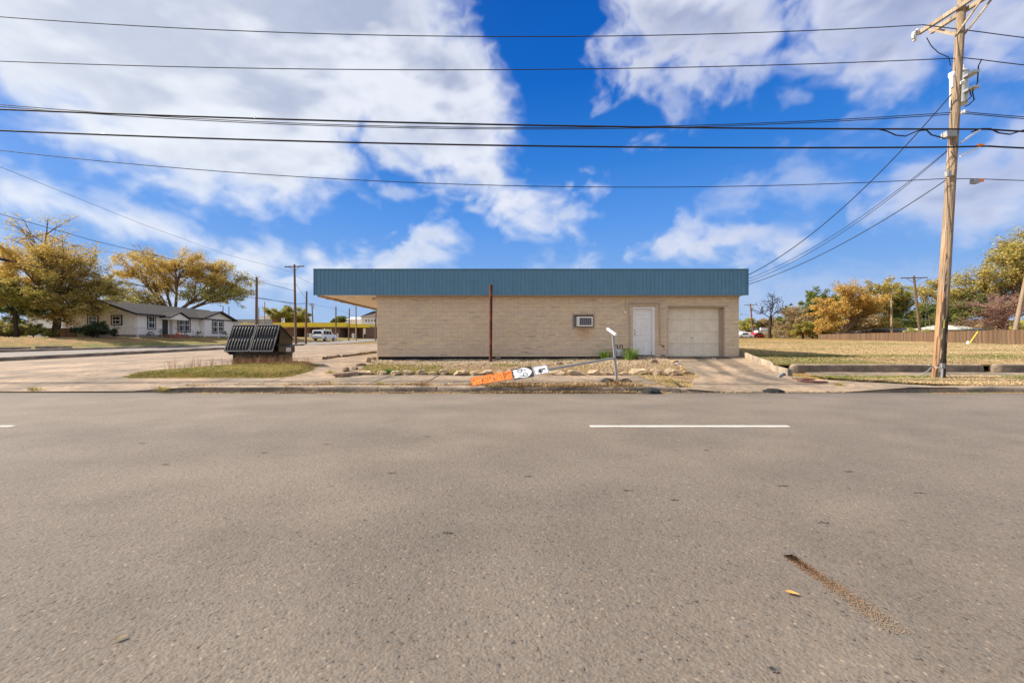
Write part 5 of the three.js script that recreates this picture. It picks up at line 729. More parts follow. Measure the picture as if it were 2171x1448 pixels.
// ---------------------------------------------------------------- the leaning pole and all that hangs on it
const PD = 12.4, poleAt = (py) => { const b = [1990, 801], t = [2040, 0]; return at(mix(b[0], t[0], (b[1] - py) / 801), py, PD); };
{
  const Pp = thing('utility_pole', 'big leaning wooden utility pole with crossarms and transformer on the verge', 'utility pole'); const bot = poleAt(804), tp = poleAt(-70);
  // tar daubed on the butt and raw orange wood where bark and weathered skin came off: blots [angle, height share, half width, half height]
  const TAR = [[4.80, 0.03, 0.9, 0.07], [4.45, 0.10, 0.5, 0.06], [4.20, 0.17, 0.26, 0.06], [4.10, 0.25, 0.10, 0.09], [5.05, 0.14, 0.3, 0.05], [3.70, 0.02, 0.3, 0.025], [3.30, 0.07, 0.14, 0.03], [3.65, 0.13, 0.12, 0.03]], BARE = [[3.10, 0.05, 0.9, 0.09], [2.70, 0.13, 0.5, 0.06], [3.50, 0.17, 0.4, 0.05], [3.00, 0.22, 0.25, 0.06], [3.60, 0.30, 0.12, 0.05]];
  const blot = (list, a, t) => { let m = -1; const e = (fbm(Math.cos(a) * 5 + 9, t * 60 + Math.sin(a) * 5, 4) - 0.5) * 1.1; for (const [a0, t0, ra, rt] of list) { let da = Math.abs(a - a0); if (da > Math.PI) da = 6.2832 - da; m = Math.max(m, 1 - Math.hypot(da / ra, (t - t0) / rt) + e); } return smooth(0, 0.1, m); };
  const g = new GB(), n = 150, seg = 36; for (let i = 0; i <= n; i++) { const t = i / n, c = bot.clone().lerp(tp, t).add(new THREE.Vector3(0, i ? 0 : -0.15, 0)), R = mix(0.150, 0.098, Math.pow(t, 0.8)) * (t < 0.05 ? 1.04 : 1); for (let q = 0; q <= seg; q++) { const a = q / seg * 6.2832, cr = 1 - 0.07 * smooth(0.12, 0.0, Math.abs(((a + 6.2832) % 6.2832) - 4.1 - (fbm(t * 6, 4, 2) - 0.5) * 0.4)) + (fbm(Math.cos(a) * 2 + 8, t * 22 + Math.sin(a) * 2, 3) - 0.5) * 0.05; const n1 = fbm(q * 0.5, t * 30, 3); // tar and char on the butt, patchy
      const dark = blot(TAR, a, t), bare = blot(BARE, a, t), kk = mix(1, 0.13, dark) * (0.85 + n1 * 0.3); g.col = [mix(1.02, 1.12, bare) * kk, mix(0.98, 0.82, bare) * kk, mix(0.94, 0.60, bare) * kk]; g.v(c.x + Math.cos(a) * R * cr, c.y, c.z - Math.sin(a) * R * cr, q / seg * 1.3, t * 12); } }
  for (let i = 0; i < n; i++) for (let q = 0; q < seg; q++) { const a = i * (seg + 1) + q; g.i.push(a, a + 1, a + seg + 2, a, a + seg + 2, a + seg + 1); } mesh('shaft', g, M.pole, Pp);
  // two crossarms run away from the road, tilted in the view by the lens
  const c1 = poleAt(18), back = new THREE.Vector3(0.0, 0, -1); const armDir = new THREE.Vector3(0.16, 0, 1).normalize();  // along the depth
  for (const s of [-1, 1]) { const off = new THREE.Vector3(s * 0.15, -0.02 + (s > 0 ? -0.02 : 0.02), 0); const a = c1.clone().add(off).addScaledVector(armDir, -0.92 - (s < 0 ? 0.08 : 0)), b = c1.clone().add(off).addScaledVector(armDir, 1.3); const ar = new GB(); ar.beam(a, b, 0.09, 0.12); mesh('crossarm', ar, M.arm, Pp); }
  const mid = poleAt(75);
  for (const s of [-1, 1]) for (const e of [-1, 1]) { const br = new GB(); br.beam(mid.clone().add(new THREE.Vector3(s * 0.12, 0, 0)), c1.clone().add(new THREE.Vector3(s * 0.15, -0.09, 0)).addScaledVector(armDir, e * 0.72), 0.035, 0.05); mesh('arm_brace', br, M.arm, Pp); }
  // insulators at the far end of the arms
  for (const [dx, e, dy] of [[-0.24, -0.98, 0.02], [-0.28, -1.02, -0.16], [-0.36, -0.98, -0.08], [0.25, 1.2, 0.12]]) { const q = c1.clone().add(new THREE.Vector3(dx, dy, 0)).addScaledVector(armDir, e), ig = new GB(); ig.lathe(q, [[0.015, -0.1], [0.05, -0.09], [0.055, -0.06], [0.03, -0.05], [0.055, -0.02], [0.055, 0.01], [0.028, 0.02], [0.045, 0.05], [0.04, 0.08], [0, 0.09]], 12); mesh('insulator', ig, M.white, Pp); }
  { const q = c1.clone().addScaledVector(armDir, -0.98), cg = new GB(); cg.box(-0.34, -0.16, -0.07, 0.05, -0.05, 0.05, new THREE.Matrix4().setPosition(q)); cg.tube([q.clone().add(new THREE.Vector3(-0.34, 0.0, 0)), q.clone().add(new THREE.Vector3(-0.42, -0.26, 0.05))], 0.03, 8); mesh('cutout_fuse', cg, M.dull, Pp); }
  // transformer: grey can behind the pole, its flank showing on both sides
  { const q = poleAt(205).add(new THREE.Vector3(0.56, 0.0, -0.42)), tg = new GB(); tg.lathe(q, [[0, -0.02], [0.17, -0.02], [0.21, 0.0], [0.21, 0.95], [0.235, 0.96], [0.235, 1.0], [0.18, 1.05], [0, 1.05]], 24); const tr = mesh('transformer', tg, std([0.62, 0.68, 0.70], { map: rep(tPaint, 0.6), roughness: 0.4 }), Pp); for (const [x, z] of [[-0.08, 0.1], [0.1, 0.02]]) { const bg = new GB(); bg.lathe(q.clone().add(new THREE.Vector3(x, 1.0, z)), [[0.03, 0], [0.055, 0.06], [0.03, 0.08], [0.055, 0.14], [0.03, 0.16], [0.05, 0.22], [0.02, 0.26], [0, 0.27]], 12); mesh('bushing', bg, M.white, tr); } const bk = new GB(); bk.box(-0.1, 0.1, 0.25, 0.32, 0.2, 0.5, new THREE.Matrix4().setPosition(q)); bk.box(-0.1, 0.1, 0.72, 0.79, 0.2, 0.5, new THREE.Matrix4().setPosition(q)); mesh('mounting_bracket', bk, M.steel, tr); }
  { const q = at(2019, 165, PD - 0.2), lg = new GB(); lg.lathe(q, [[0.03, -0.32], [0.05, -0.3], [0.05, 0], [0.085, 0.02], [0.085, 0.14], [0.05, 0.16], [0, 0.17]], 14); mesh('lightning_arrester', lg, M.white, Pp); }
  // clamps, stand-off brackets, box, tags
  for (const [py, px] of [[238, 2043], [175, 2042]]) { const q = at(px, py, PD - 0.15), ig = new GB(); ig.lathe(q, [[0.02, -0.06], [0.06, -0.04], [0.06, -0.01], [0.035, 0], [0.06, 0.02], [0.05, 0.05], [0, 0.06]], 12); mesh('spool_insulator', ig, M.white, Pp); }
  for (const [a, b] of [[[2037, 303], [2078, 275]], [[2036, 332], [2078, 311]]]) { const s = new GB(); s.beam(at(a[0], a[1], PD - 0.15), at(b[0], b[1], PD - 0.2), 0.035, 0.05); mesh('standoff_bracket', s, M.signWhite, Pp); }
  { const s = new GB(), q = at(2012, 286, PD - 0.1); s.box(-0.14, 0.14, -0.085, 0.085, -0.1, 0.1, new THREE.Matrix4().setPosition(q)); mesh('junction_box', s, M.dull, Pp); }
  { const s = new GB(), q = at(2067, 384, PD - 0.05); s.box(-0.09, 0.09, -0.08, 0.06, -0.06, 0.06, new THREE.Matrix4().setPosition(q)); mesh('splice_box', s, M.dull, Pp); const o = new GB(); o.box(0.092, 0.27, -0.02, 0.07, -0.02, 0.02, new THREE.Matrix4().setPosition(q)); mesh('orange_tag', o, M.orange, Pp); const o2 = new GB(); o2.box(-0.16, 0.02, -0.03, 0.03, -0.03, 0.03, new THREE.Matrix4().setPosition(at(2084, 308, PD - 0.2))); mesh('orange_tag', o2, M.orange, Pp); }
  { const s = new GB(); s.beam(at(2004, 678, PD - 0.125), at(2002.5, 696, PD - 0.13), 0.05, 0.006, new THREE.Vector3(0, 0, 1)); mesh('yellow_tag', s, M.yellowPlastic, Pp); const q = new GB(); q.tube([at(1999, 772, PD - 0.15), at(1997, 801, PD - 0.16)], 0.03, 8); q.box(-0.05, 0.05, -0.05, 0.08, -0.03, 0.03, new THREE.Matrix4().setPosition(at(1999, 776, PD - 0.16))); mesh('ground_conduit', q, M.dull, Pp); const s2 = new GB(); s2.tube([at(1999, 640, PD - 0.13), at(1994, 720, PD - 0.14), at(1990, 802, PD - 0.155)], 0.008, 5); mesh('ground_wire', s2, M.wireGrey, Pp); const bnd = new GB(); const cb = poleAt(780); bnd.lathe(cb, [[0.152, 0], [0.157, 0.0], [0.157, 0.03], [0.152, 0.03]], 20); mesh('steel_band', bnd, M.dull, Pp); }
  { const s = new GB(); s.tube([at(1976, 777, PD), at(1968, 786, PD), at(1955, 794, PD), at(1943, 798, PD)], 0.012, 6); s.tube([at(1970, 774, PD), at(1980, 779, PD)], 0.016, 6); mesh('loose_cable', s, M.dull, Pp); const s2 = new GB(); s2.tube([at(2004, 790, PD), at(2014, 797, PD), at(2026, 806, PD)], 0.008, 5); mesh('loose_cable', s2, M.wireGrey, Pp); }
  { const s = new GB(); s.tube([at(1965, 80, PD - 0.5), at(1975, 98, PD - 0.3), at(1990, 112, PD - 0.25), at(2012, 122, PD - 0.2), at(2016, 140, PD - 0.2)], 0.011, 6); s.tube([at(2082, 126, PD), at(2075, 140, PD), at(2073, 175, PD), at(2062, 195, PD + 0.1), at(2066, 212, PD), at(2055, 222, PD), at(2046, 226, PD)], 0.016, 6); s.tube([at(2056, 190, PD - 0.1), at(2060, 205, PD), at(2048, 216, PD)], 0.014, 6); s.tube([at(2016, 320, PD - 0.15), at(2026, 336, PD - 0.2), at(2018, 352, PD - 0.2), at(2008, 361, PD - 0.2)], 0.011, 6); s.tube([at(2018, 212, PD - 0.15), at(2018, 236, PD - 0.16)], 0.012, 6); mesh('jumper_wires', s, M.wire, Pp); }
  { const s = new GB(); s.box(-0.05, 0.05, -0.07, 0.09, -0.06, 0.06, new THREE.Matrix4().setPosition(at(2010, 370, PD - 0.12))); mesh('service_head', s, M.dull, Pp); }
}
// overhead lines: [name, points (px, py, d)..., radius]
const spanPts = (p, n = 40, x0 = -36, x1 = 60) => { // parabola through three measured points of one span at distance d, carried on past the frame
  const q = p.map(([px, py, d]) => at(px, py, d)), [a, b, c] = q; const f = (x) => a.y * (x - b.x) * (x - c.x) / ((a.x - b.x) * (a.x - c.x)) + b.y * (x - a.x) * (x - c.x) / ((b.x - a.x) * (b.x - c.x)) + c.y * (x - a.x) * (x - b.x) / ((c.x - a.x) * (c.x - b.x)); const out = []; for (let k = 0; k <= n; k++) { const x = mix(x0, c.x, k / n); out.push(new THREE.Vector3(x, f(x), mix(a.z, c.z, (x - a.x) / (c.x - a.x)))); } return out;
};
const cable = (name, pts, r, mat, lab, cat = 'cable') => { const g = new GB(); g.tube(pts, r, 6); return tag(mesh(name, g, mat), lab, cat); };
{
  const rgt = (px, py, px2, py2, d = PD) => { const a = at(px, py, d), b = at(px2, py2, d), o = []; for (let k = 1; k <= 14; k++) { const t = k / 14 * 2.6; o.push(new THREE.Vector3(mix(a.x, b.x, t), mix(a.y, b.y, t) + t * (t - 1) * 0.02, a.z)); } return o; };
  const line = (p, r2, r, mat, lab) => cable('power_line', [...spanPts(p), ...rgt(...r2)], r, mat, lab);
  line([[0, 36, PD], [1085, 78, PD], [1958, 53, PD]], [2066, 66, 2171, 80], 0.0125, M.wire, 'topmost thin power line reaching the crossarm of the leaning pole');
  line([[0, 130, PD], [1085, 148, PD], [2044, 123, PD]], [2060, 124, 2171, 138], 0.0125, M.wire, 'thin power line second from top passing the transformer lid');
  line([[0, 222, PD], [1085, 271, PD], [2043, 237, PD]], [2050, 238, 2171, 248], 0.012, M.wire, 'thin upper secondary wire fixed to the white spool insulator');
  line([[0, 226, PD + 0.1], [1085, 274, PD + 0.1], [2043, 241, PD + 0.1]], [2050, 241, 2171, 252, PD + 0.1], 0.012, M.wire, 'thin lower secondary wire just under its twin at the spool insulator');
  line([[0, 232, PD - 0.2], [1085, 265, PD - 0.2], [2016, 274, PD - 0.2]], [2078, 273, 2171, 279, PD - 0.2], 0.026, M.wire, 'thick black communication cable level with the small grey box');
  line([[0, 277, PD - 0.2], [1085, 309, PD - 0.2], [2016, 312, PD - 0.2]], [2078, 309, 2171, 314, PD - 0.2], 0.026, M.wire, 'thick black communication cable passing just below the small grey box');
  line([[0, 319, PD], [1085, 394, PD], [2003, 379, PD]], [2050, 378, 2171, 383], 0.012, M.wire, 'lowest thin wire reaching the pole at the hanging splice box');
  const P3 = (a) => a.map(([x, y, d]) => at(x, y, d));
  cable('cable_loop', P3([[1862, 274, PD - 0.18], [1880, 278, PD - 0.18], [1900, 287, PD - 0.18], [1920, 289, PD - 0.18], [1945, 278, PD - 0.18], [1965, 276, PD - 0.18], [1975, 286, PD - 0.18], [2004, 294, PD - 0.18]]), 0.018, M.wire, 'sagging slack loop of black cable left of the small grey box');
  cable('cable_loop', P3([[2060, 280, PD - 0.2], [2082, 273, PD - 0.2], [2100, 273, PD - 0.2], [2118, 282, PD - 0.2], [2142, 285, PD - 0.2], [2171, 276, PD - 0.2]]), 0.02, M.wire, 'sagging slack loop of black cable right of the pole');
  // service drops from the pole to the right end of the fascia
  const sag = (a, b, s, n = 24) => { const o = []; for (let k = 0; k <= n; k++) { const t = k / n, p = a.clone().lerp(b, t); p.y -= 4 * s * t * (1 - t); o.push(p); } return o; };
  const drop = (px, py, px2, py2, s, r, lab) => cable('service_drop', sag(at(px, py, PD - 0.1), at(px2, py2, 17.3), s), r, M.wire, lab);
  drop(2018, 200, 1587, 583, 0.62, 0.017, 'black twisted service drop from the transformer down to the blue fascia corner');
  drop(2010, 318, 1587, 591, 0.42, 0.010, 'thin service wire from below the lower thick cable down to the fascia');
  drop(2009, 321, 1587, 597, 0.46, 0.010, 'thin service wire just under its twin down to the fascia corner');
  drop(2006, 382, 1587, 603, 0.33, 0.014, 'lowest service drop from the service head down to the fascia corner');
  cable('guy_wire', [at(2008, 395, PD - 0.1), at(1992, 530, 13.4), at(1965, 640, 14.2), at(1960, 760, 14.6)], 0.003, M.dull, 'very thin pale wire hanging beside the leaning pole');
  // wires far on the left
  const far = (pts, r, lab) => cable('overhead_wire', P3(pts), r, M.wire, lab);
  far([[-120, 305, 22], [0, 354, 24], [300, 475, 37], [480, 540, 47], [624, 578, 53]], 0.013, 'thin wire sloping from the upper left down to the crossarm pole');
  far([[-60, 436, 30], [0, 454, 31], [200, 511, 36], [430, 566, 45], [625, 617, 53]], 0.022, 'black wire crossing the golden tree crowns down to the crossarm pole');
  far([[-60, 462, 44], [0, 482, 44], [200, 528, 47], [500, 588, 52], [624, 604, 53]], 0.010, 'faint thin wire just above the tree crowns to the crossarm pole');
  far([[-40, 543, 30], [0, 549, 31], [20, 553, 31.5], [120, 574, 34], [330, 612, 40], [541, 632, 47], [625, 643, 53]], 0.022, 'black wire in front of the left tree running to the tall bare pole');
  far([[541, 630, 47], [625, 645, 53], [648, 643, 54]], 0.03, 'short thick cable between the tall bare pole and the crossarm pole');
  far([[625, 585, 53], [700, 620, 70], [800, 655, 100], [900, 680, 140]], 0.014, 'thin wire running away from the crossarm pole behind the building');
  far([[648, 643, 54], [712, 655, 80], [756, 672, 82], [797, 690, 84]], 0.016, 'thin wire between the short poles by the yellow canopy');
  far([[625, 600, 53], [660, 650, 110]], 0.02, 'thin wire from the crossarm pole to the distant transformer pole');
  { const g = new GB(), q = at(8, 551, 31); g.tube([at(-10, 547.5, 30.8), at(19, 553, 31.4)], 0.1, 8); tag(mesh('cable_closure', g, M.wire), 'thick black splice closure on the wire before the left tree', 'splice closure'); }
}
// ---------------------------------------------------------------- trees: trunk, limbs to each lobe of the crown, twigs, leaves
const PAL = {
  gold: [[0.74, 0.52, 0.15], [0.66, 0.48, 0.14], [0.76, 0.57, 0.19], [0.58, 0.45, 0.13], [0.52, 0.45, 0.13]],
  goldGreen: [[0.60, 0.46, 0.13], [0.50, 0.41, 0.12], [0.38, 0.37, 0.10], [0.60, 0.43, 0.12], [0.30, 0.29, 0.08]],
  olive: [[0.38, 0.38, 0.09], [0.46, 0.42, 0.11], [0.30, 0.33, 0.08], [0.52, 0.44, 0.12]],
  green: [[0.17, 0.22, 0.055], [0.21, 0.25, 0.06], [0.13, 0.18, 0.05], [0.28, 0.29, 0.07]],
  dark: [[0.065, 0.10, 0.035], [0.09, 0.12, 0.045], [0.05, 0.075, 0.03]],
  orange: [[0.72, 0.46, 0.10], [0.64, 0.40, 0.11], [0.56, 0.40, 0.14], [0.70, 0.50, 0.12], [0.48, 0.36, 0.12]],
  brown: [[0.46, 0.34, 0.18], [0.40, 0.31, 0.17], [0.52, 0.38, 0.20], [0.34, 0.28, 0.16]],
  pink: [[0.38, 0.23, 0.19], [0.42, 0.29, 0.24], [0.33, 0.21, 0.16]],
};
function tree(name, label, o, group) {
  // o: x, d, lobes [dx, y, dz, rx, ry, share, palette], trunk [height of fork, radius], bark, leaves, leafSize, sub, lean
  const r = rng(o.seed), y0 = o.y ?? H(o.x, o.d), t = thing(name, label, 'tree', [o.x, y0, -o.d], 0, group); const wood = new GB(), lv = new GB(); const [fork, R] = o.trunk; const rn = () => r() + r() + r() - 1.5, Vv = (x, y, z) => new THREE.Vector3(x, y, z);
  const top = Vv(o.lean?.[0] ?? 0, fork, o.lean?.[1] ?? 0); const tr = []; for (let k = 0; k <= 6; k++) { const u = k / 6; tr.push(Vv(top.x * u * u + Math.sin(u * 5 + o.seed) * R * 0.4, mix(-0.2, fork, u), top.z * u * u)); } wood.tube(tr, tr.map((_, k) => R * (k === 0 ? 1.45 : mix(1.08, 0.8, k / 6))), 9);
  const curve = (a, b, bend, n) => { const m = a.clone().lerp(b, 0.5).add(Vv(rn() * bend, Math.abs(rn()) * bend * 0.6 + bend * 0.1, rn() * bend)); const out = []; for (let k = 0; k <= n; k++) { const u = k / n; out.push(a.clone().multiplyScalar((1 - u) * (1 - u)).addScaledVector(m, 2 * u * (1 - u)).addScaledVector(b, u * u)); } return out; };
  const total = o.lobes.reduce((s, l) => s + (l[5] ?? 1) * l[3] * l[3] * l[4], 0);
  for (const [dx, y, dz, rx, ry, share = 1, pal = o.pal] of o.lobes) {
    const c = Vv(dx, y, dz), L = curve(top.clone().lerp(tr[4], r() * 0.5), c, c.distanceTo(top) * 0.16, 7), lr = R * 0.55 * clamp(rx / 3, 0.45, 1); wood.tube(L, L.map((_, k) => mix(lr, lr * 0.32, k / 7)), 6, false);
    const nSub = o.sub ?? 12, ends = [];
    for (let s = 0; s < nSub; s++) { const a = r() * 6.283, el = Math.asin(clamp(r() * 1.7 - 0.7, -1, 1)), q = 0.55 + 0.45 * Math.sqrt(r()), e = Vv(Math.cos(a) * Math.cos(el) * rx * q, Math.sin(el) * ry * q, Math.sin(a) * Math.cos(el) * rx * q).add(c); const from = L[3 + Math.floor(r() * 5)], sb = curve(from, e, rx * 0.18, 4); const sr = lr * 0.34; wood.tube(sb, sb.map((_, k) => mix(sr, 0.014, k / 4)), 5, false);
      for (let w = 0; w < (o.twigs ?? 5); w++) { const f = sb[1 + Math.floor(r() * 4)], dirn = e.clone().sub(c).normalize(), len = rx * (0.22 + r() * 0.3), g = f.clone().add(Vv(rn() * 0.6 + dirn.x * 0.6, rn() * 0.5 + 0.25 + dirn.y * 0.5, rn() * 0.6 + dirn.z * 0.6).multiplyScalar(len)); wood.tube(curve(f, g, len * 0.2, 2), [0.020, 0.013, 0.006].map((q2) => q2 * (o.twigR ?? 1)), 3, false); ends.push(g); ends.push(f.clone().lerp(g, 0.6)); } ends.push(e); }
    const n = Math.round((o.leaves ?? 0) * (share * rx * rx * ry) / total), P = PAL[pal] ?? PAL.gold;
    for (let k = 0; k < n; k++) {
      const e = ends[Math.floor(r() * ends.length)], s = (o.leafSize ?? 0.2) * (0.6 + r() * 0.8), sg = (o.spread ?? 0.15) * rx; const x = e.x + rn() * sg, yy = e.y + rn() * sg * 0.8, z = e.z + rn() * sg; const col = P[Math.floor(r() * P.length)], kk = 0.75 + r() * 0.5; lv.col = [col[0] * kk, col[1] * kk, col[2] * kk];
      const a = r() * 6.283, b = r() * 6.283, ca = Math.cos(a), sa = Math.sin(a), cb = Math.cos(b) * 0.9, sb2 = Math.sin(b); const ux = ca * s, uz = sa * s, uy = cb * s * 0.5, vx = -sa * sb2 * s * 0.6, vz = ca * sb2 * s * 0.6, vy = cb * s * 0.6; const i0 = lv.v(x - ux * 0.5, yy - uy * 0.5, z - uz * 0.5); lv.v(x + vx * 0.5, yy + vy * 0.5, z + vz * 0.5); lv.v(x + ux * 0.5, yy + uy * 0.5, z + uz * 0.5); lv.v(x - vx * 0.5, yy - vy * 0.5 + s * 0.1, z - vz * 0.5); lv.i.push(i0, i0 + 1, i0 + 2, i0, i0 + 2, i0 + 3);
    }
  }
  mesh('trunk', wood, o.bark ?? M.bark, t); if (lv.i.length) { const m = mesh('crown', lv, M.leaf, t); stuff(m); } return t;
}
const X = (px, d) => (px - 1085.5) * d / F, Yp = (py, d) => CAM - (py - 724) * d / F;
// lobes measured on the photograph: [px, py, r px (x), r px (y), share, palette] at distance d, with some depth
function lobesOf(x, d, y, list, seed) { const r = rng(seed); return list.map(([px, py, rx, ry, sh, pal]) => [X(px, d) - x, Yp(py, d) - y, (r() - 0.5) * rx * d / F * 1.6, rx * d / F, ry * d / F, sh, pal]); }
function treeAt(name, label, px, d, forkPy, R, list, opt, group) { const x = X(px, d), y = H(x, d); return tree(name, label, { x, d, trunk: [Yp(forkPy, d) - y, R], lobes: lobesOf(x, d, y, list, opt.seed), ...opt }, group); }
treeAt('golden_tree', 'tall golden tree with bare topmost branches left of the white house', 118, 40, 655, 0.32, [[50, 570, 55, 50, 1.1, 'gold'], [10, 600, 45, 45, 1, 'gold'], [110, 500, 60, 42, 0.10, 'gold'], [85, 540, 40, 35, .5, 'gold'], [170, 555, 55, 45, .55, 'gold'], [130, 600, 60, 40, .8, 'goldGreen'], [190, 620, 50, 34, .8, 'goldGreen'], [60, 640, 55, 30, .8, 'goldGreen'], [150, 650, 60, 28, .8, 'goldGreen'], [210, 650, 35, 26, .8, 'goldGreen'], [100, 675, 45, 18, .9, 'gold'], [205, 575, 30, 28, .5, 'goldGreen'], [232, 610, 26, 26, .8, 'goldGreen']], { seed: 11, leaves: 54463, leafSize: 0.18, bark: M.bark, sub: 15, twigs: 6, spread: 0.20, pal: 'gold' });
treeAt('golden_tree', 'wide golden tree rising behind the dark roof of the white house', 368, 66, 672, 0.48, [[265, 570, 42, 40, .9, 'gold'], [300, 600, 40, 36, .7, 'gold'], [345, 575, 45, 38, .75, 'gold'], [395, 565, 42, 36, .7, 'gold'], [440, 580, 48, 38, 1.5, 'gold'], [475, 600, 42, 36, 1.3, 'goldGreen'], [500, 635, 26, 26, .9, 'olive'], [455, 630, 45, 24, .7, 'olive'], [270, 630, 45, 26, .8, 'olive'], [320, 635, 40, 22, .4, 'goldGreen'], [285, 530, 26, 22, .25, 'brown']], { seed: 12, leaves: 48730, leafSize: 0.24, bark: M.bark, sub: 14, twigs: 6, spread: 0.21, pal: 'gold', twigR: 1.6 });
treeAt('small_tree', 'small dark green tree with yellow top at the left yard edge', 33, 37, 665, 0.17, [[10, 625, 40, 26, 1, 'goldGreen'], [45, 630, 34, 24, 1, 'olive'], [20, 655, 38, 22, 1.2, 'green'], [60, 660, 22, 18, .6, 'olive'], [5, 680, 26, 18, .8, 'olive']], { seed: 13, leaves: 20065, leafSize: 0.17, bark: M.barkDark, sub: 9, twigs: 4, spread: 0.2, pal: 'olive' });
// bushes on the left
function bush(name, label, px, py, d, rx, ry, pal, n, seed, size = 0.16) { const x = X(px, d), y = H(x, d); return tree(name, label, { x, d, trunk: [ry * d / F * 0.35, 0.05], lobes: [[-rx * d / F * 0.4, ry * d / F * 0.8, 0.3, rx * d / F * 0.7, ry * d / F * 0.75], [rx * d / F * 0.4, ry * d / F * 0.75, -0.3, rx * d / F * 0.65, ry * d / F * 0.7], [0, ry * d / F * 1.1, 0, rx * d / F * 0.6, ry * d / F * 0.7]], leaves: n * 2, leafSize: size * 0.95, bark: M.barkDark, sub: 10, twigs: 4, spread: 0.24, pal, seed }); }
bush('evergreen_shrub', 'round dark evergreen shrub before the left end of the white house', 206, 718, 39.5, 32, 15, 'dark', 5200, 21, 0.15);
bush('hedge_shrub', 'brownish shrub under the small dark tree at the yard edge', 18, 716, 37.5, 34, 12, 'brown', 3600, 22);
bush('hedge_shrub', 'grey green shrub between the small tree and the golden tree', 70, 716, 38, 28, 13, 'olive', 3600, 23);
bush('roadside_shrub', 'small yellow bush standing beyond the dumpster lids', 522, 690, 78, 26, 16, 'gold', 1900, 24, 0.26);
// far trees behind the yellow canopy
treeAt('round_tree', 'round olive tree rising behind the yellow canopy', 615, 130, 690, 0.4, [[590, 672, 22, 16, 1], [615, 662, 26, 15, 1], [640, 672, 22, 16, 1], [612, 680, 34, 10, 1]], { seed: 31, leaves: 17199, leafSize: 0.51, pal: 'olive', sub: 9, twigs: 3, spread: 0.2 });
treeAt('round_tree', 'small distant dark tree between the poles above the yellow canopy', 727, 150, 690, 0.3, [[715, 680, 12, 7, 1], [732, 681, 14, 8, 1]], { seed: 32, leaves: 6306, leafSize: 0.55, pal: 'green', sub: 7, twigs: 3, spread: 0.2 });
// right side
treeAt('bare_tree', 'leafless dark tree standing beyond the lawn near the brick building', 1633, 85, 672, 0.34, [[1633, 645, 22, 24, 1], [1612, 660, 16, 18, 1], [1655, 655, 18, 20, 1], [1640, 630, 14, 14, 1]], { seed: 41, leaves: 0, bark: M.barkDark, sub: 14, twigs: 7, twigR: 2.2 });
treeAt('cedar_tree', 'dark green cedar with pointed top behind the bare tree', 1672, 105, 706, 0.3, [[1672, 660, 10, 18, 1], [1668, 680, 16, 14, 1], [1672, 694, 20, 12, 1]], { seed: 42, leaves: 10319, leafSize: 0.39, pal: 'green', sub: 8, twigs: 3, spread: 0.24 });
treeAt('cedar_tree', 'taller dark green cedar behind the tangled brown tree', 1708, 100, 700, 0.3, [[1707, 640, 10, 20, 1], [1708, 662, 20, 18, 1], [1730, 650, 24, 22, 1], [1715, 682, 26, 16, 1]], { seed: 43, leaves: 16052, leafSize: 0.39, pal: 'green', sub: 8, twigs: 3, spread: 0.24 });
treeAt('tangled_tree', 'tangled brown half bare tree at the far lawn edge', 1702, 82, 702, 0.26, [[1680, 672, 24, 22, 1, 'brown'], [1705, 668, 26, 22, 1, 'brown'], [1725, 690, 26, 16, 1.4, 'orange'], [1690, 698, 30, 14, 1.4, 'olive'], [1660, 695, 22, 16, 1, 'brown'], [1700, 708, 28, 9, 1.6, 'orange']], { seed: 44, leaves: 17772, leafSize: 0.24, bark: M.barkPale, pal: 'brown', sub: 13, twigs: 6, twigR: 1.8 });
treeAt('orange_tree', 'broad orange gold tree with pale forked limbs before the wood fence', 1787, 74, 708, 0.42, [[1755, 655, 24, 26, 1.3, 'orange'], [1790, 640, 34, 30, 1, 'orange'], [1830, 650, 36, 34, .9, 'orange'], [1860, 665, 32, 30, 1, 'orange'], [1760, 690, 28, 20, 1.4, 'orange'], [1800, 610, 30, 16, .35, 'brown'], [1840, 690, 36, 16, .45, 'brown'], [1815, 680, 34, 22, .6, 'brown'], [1880, 690, 26, 14, .6, 'orange']], { seed: 45, leaves: 38697, leafSize: 0.25, bark: M.barkPale, pal: 'orange', sub: 13, twigs: 5, spread: 0.23, twigR: 1.6 });
treeAt('leafy_tree', 'yellow green leafy tree behind the orange tree', 1880, 92, 700, 0.4, [[1760, 635, 30, 26, 1, 'green'], [1850, 615, 28, 18, 1, 'goldGreen'], [1885, 625, 26, 22, 1, 'goldGreen'], [1915, 635, 22, 24, 1.2, 'olive'], [1900, 660, 34, 28, 1.4, 'green'], [1870, 690, 44, 16, 1, 'green'], [1925, 665, 16, 20, 1, 'olive']], { seed: 46, leaves: 34398, leafSize: 0.33, pal: 'olive', sub: 10, twigs: 4, spread: 0.2 });
treeAt('leafy_tree', 'dark green gold tree just behind the leaning pole', 1985, 68, 690, 0.34, [[1985, 615, 32, 18, 1, 'goldGreen'], [1965, 650, 16, 14, .5, 'olive'], [1995, 655, 34, 28, 1.3, 'green'], [2020, 665, 34, 26, 1.4, 'dark'], [1985, 685, 44, 16, 1.2, 'green']], { seed: 47, leaves: 28665, leafSize: 0.26, pal: 'green', sub: 11, twigs: 4, spread: 0.2 });
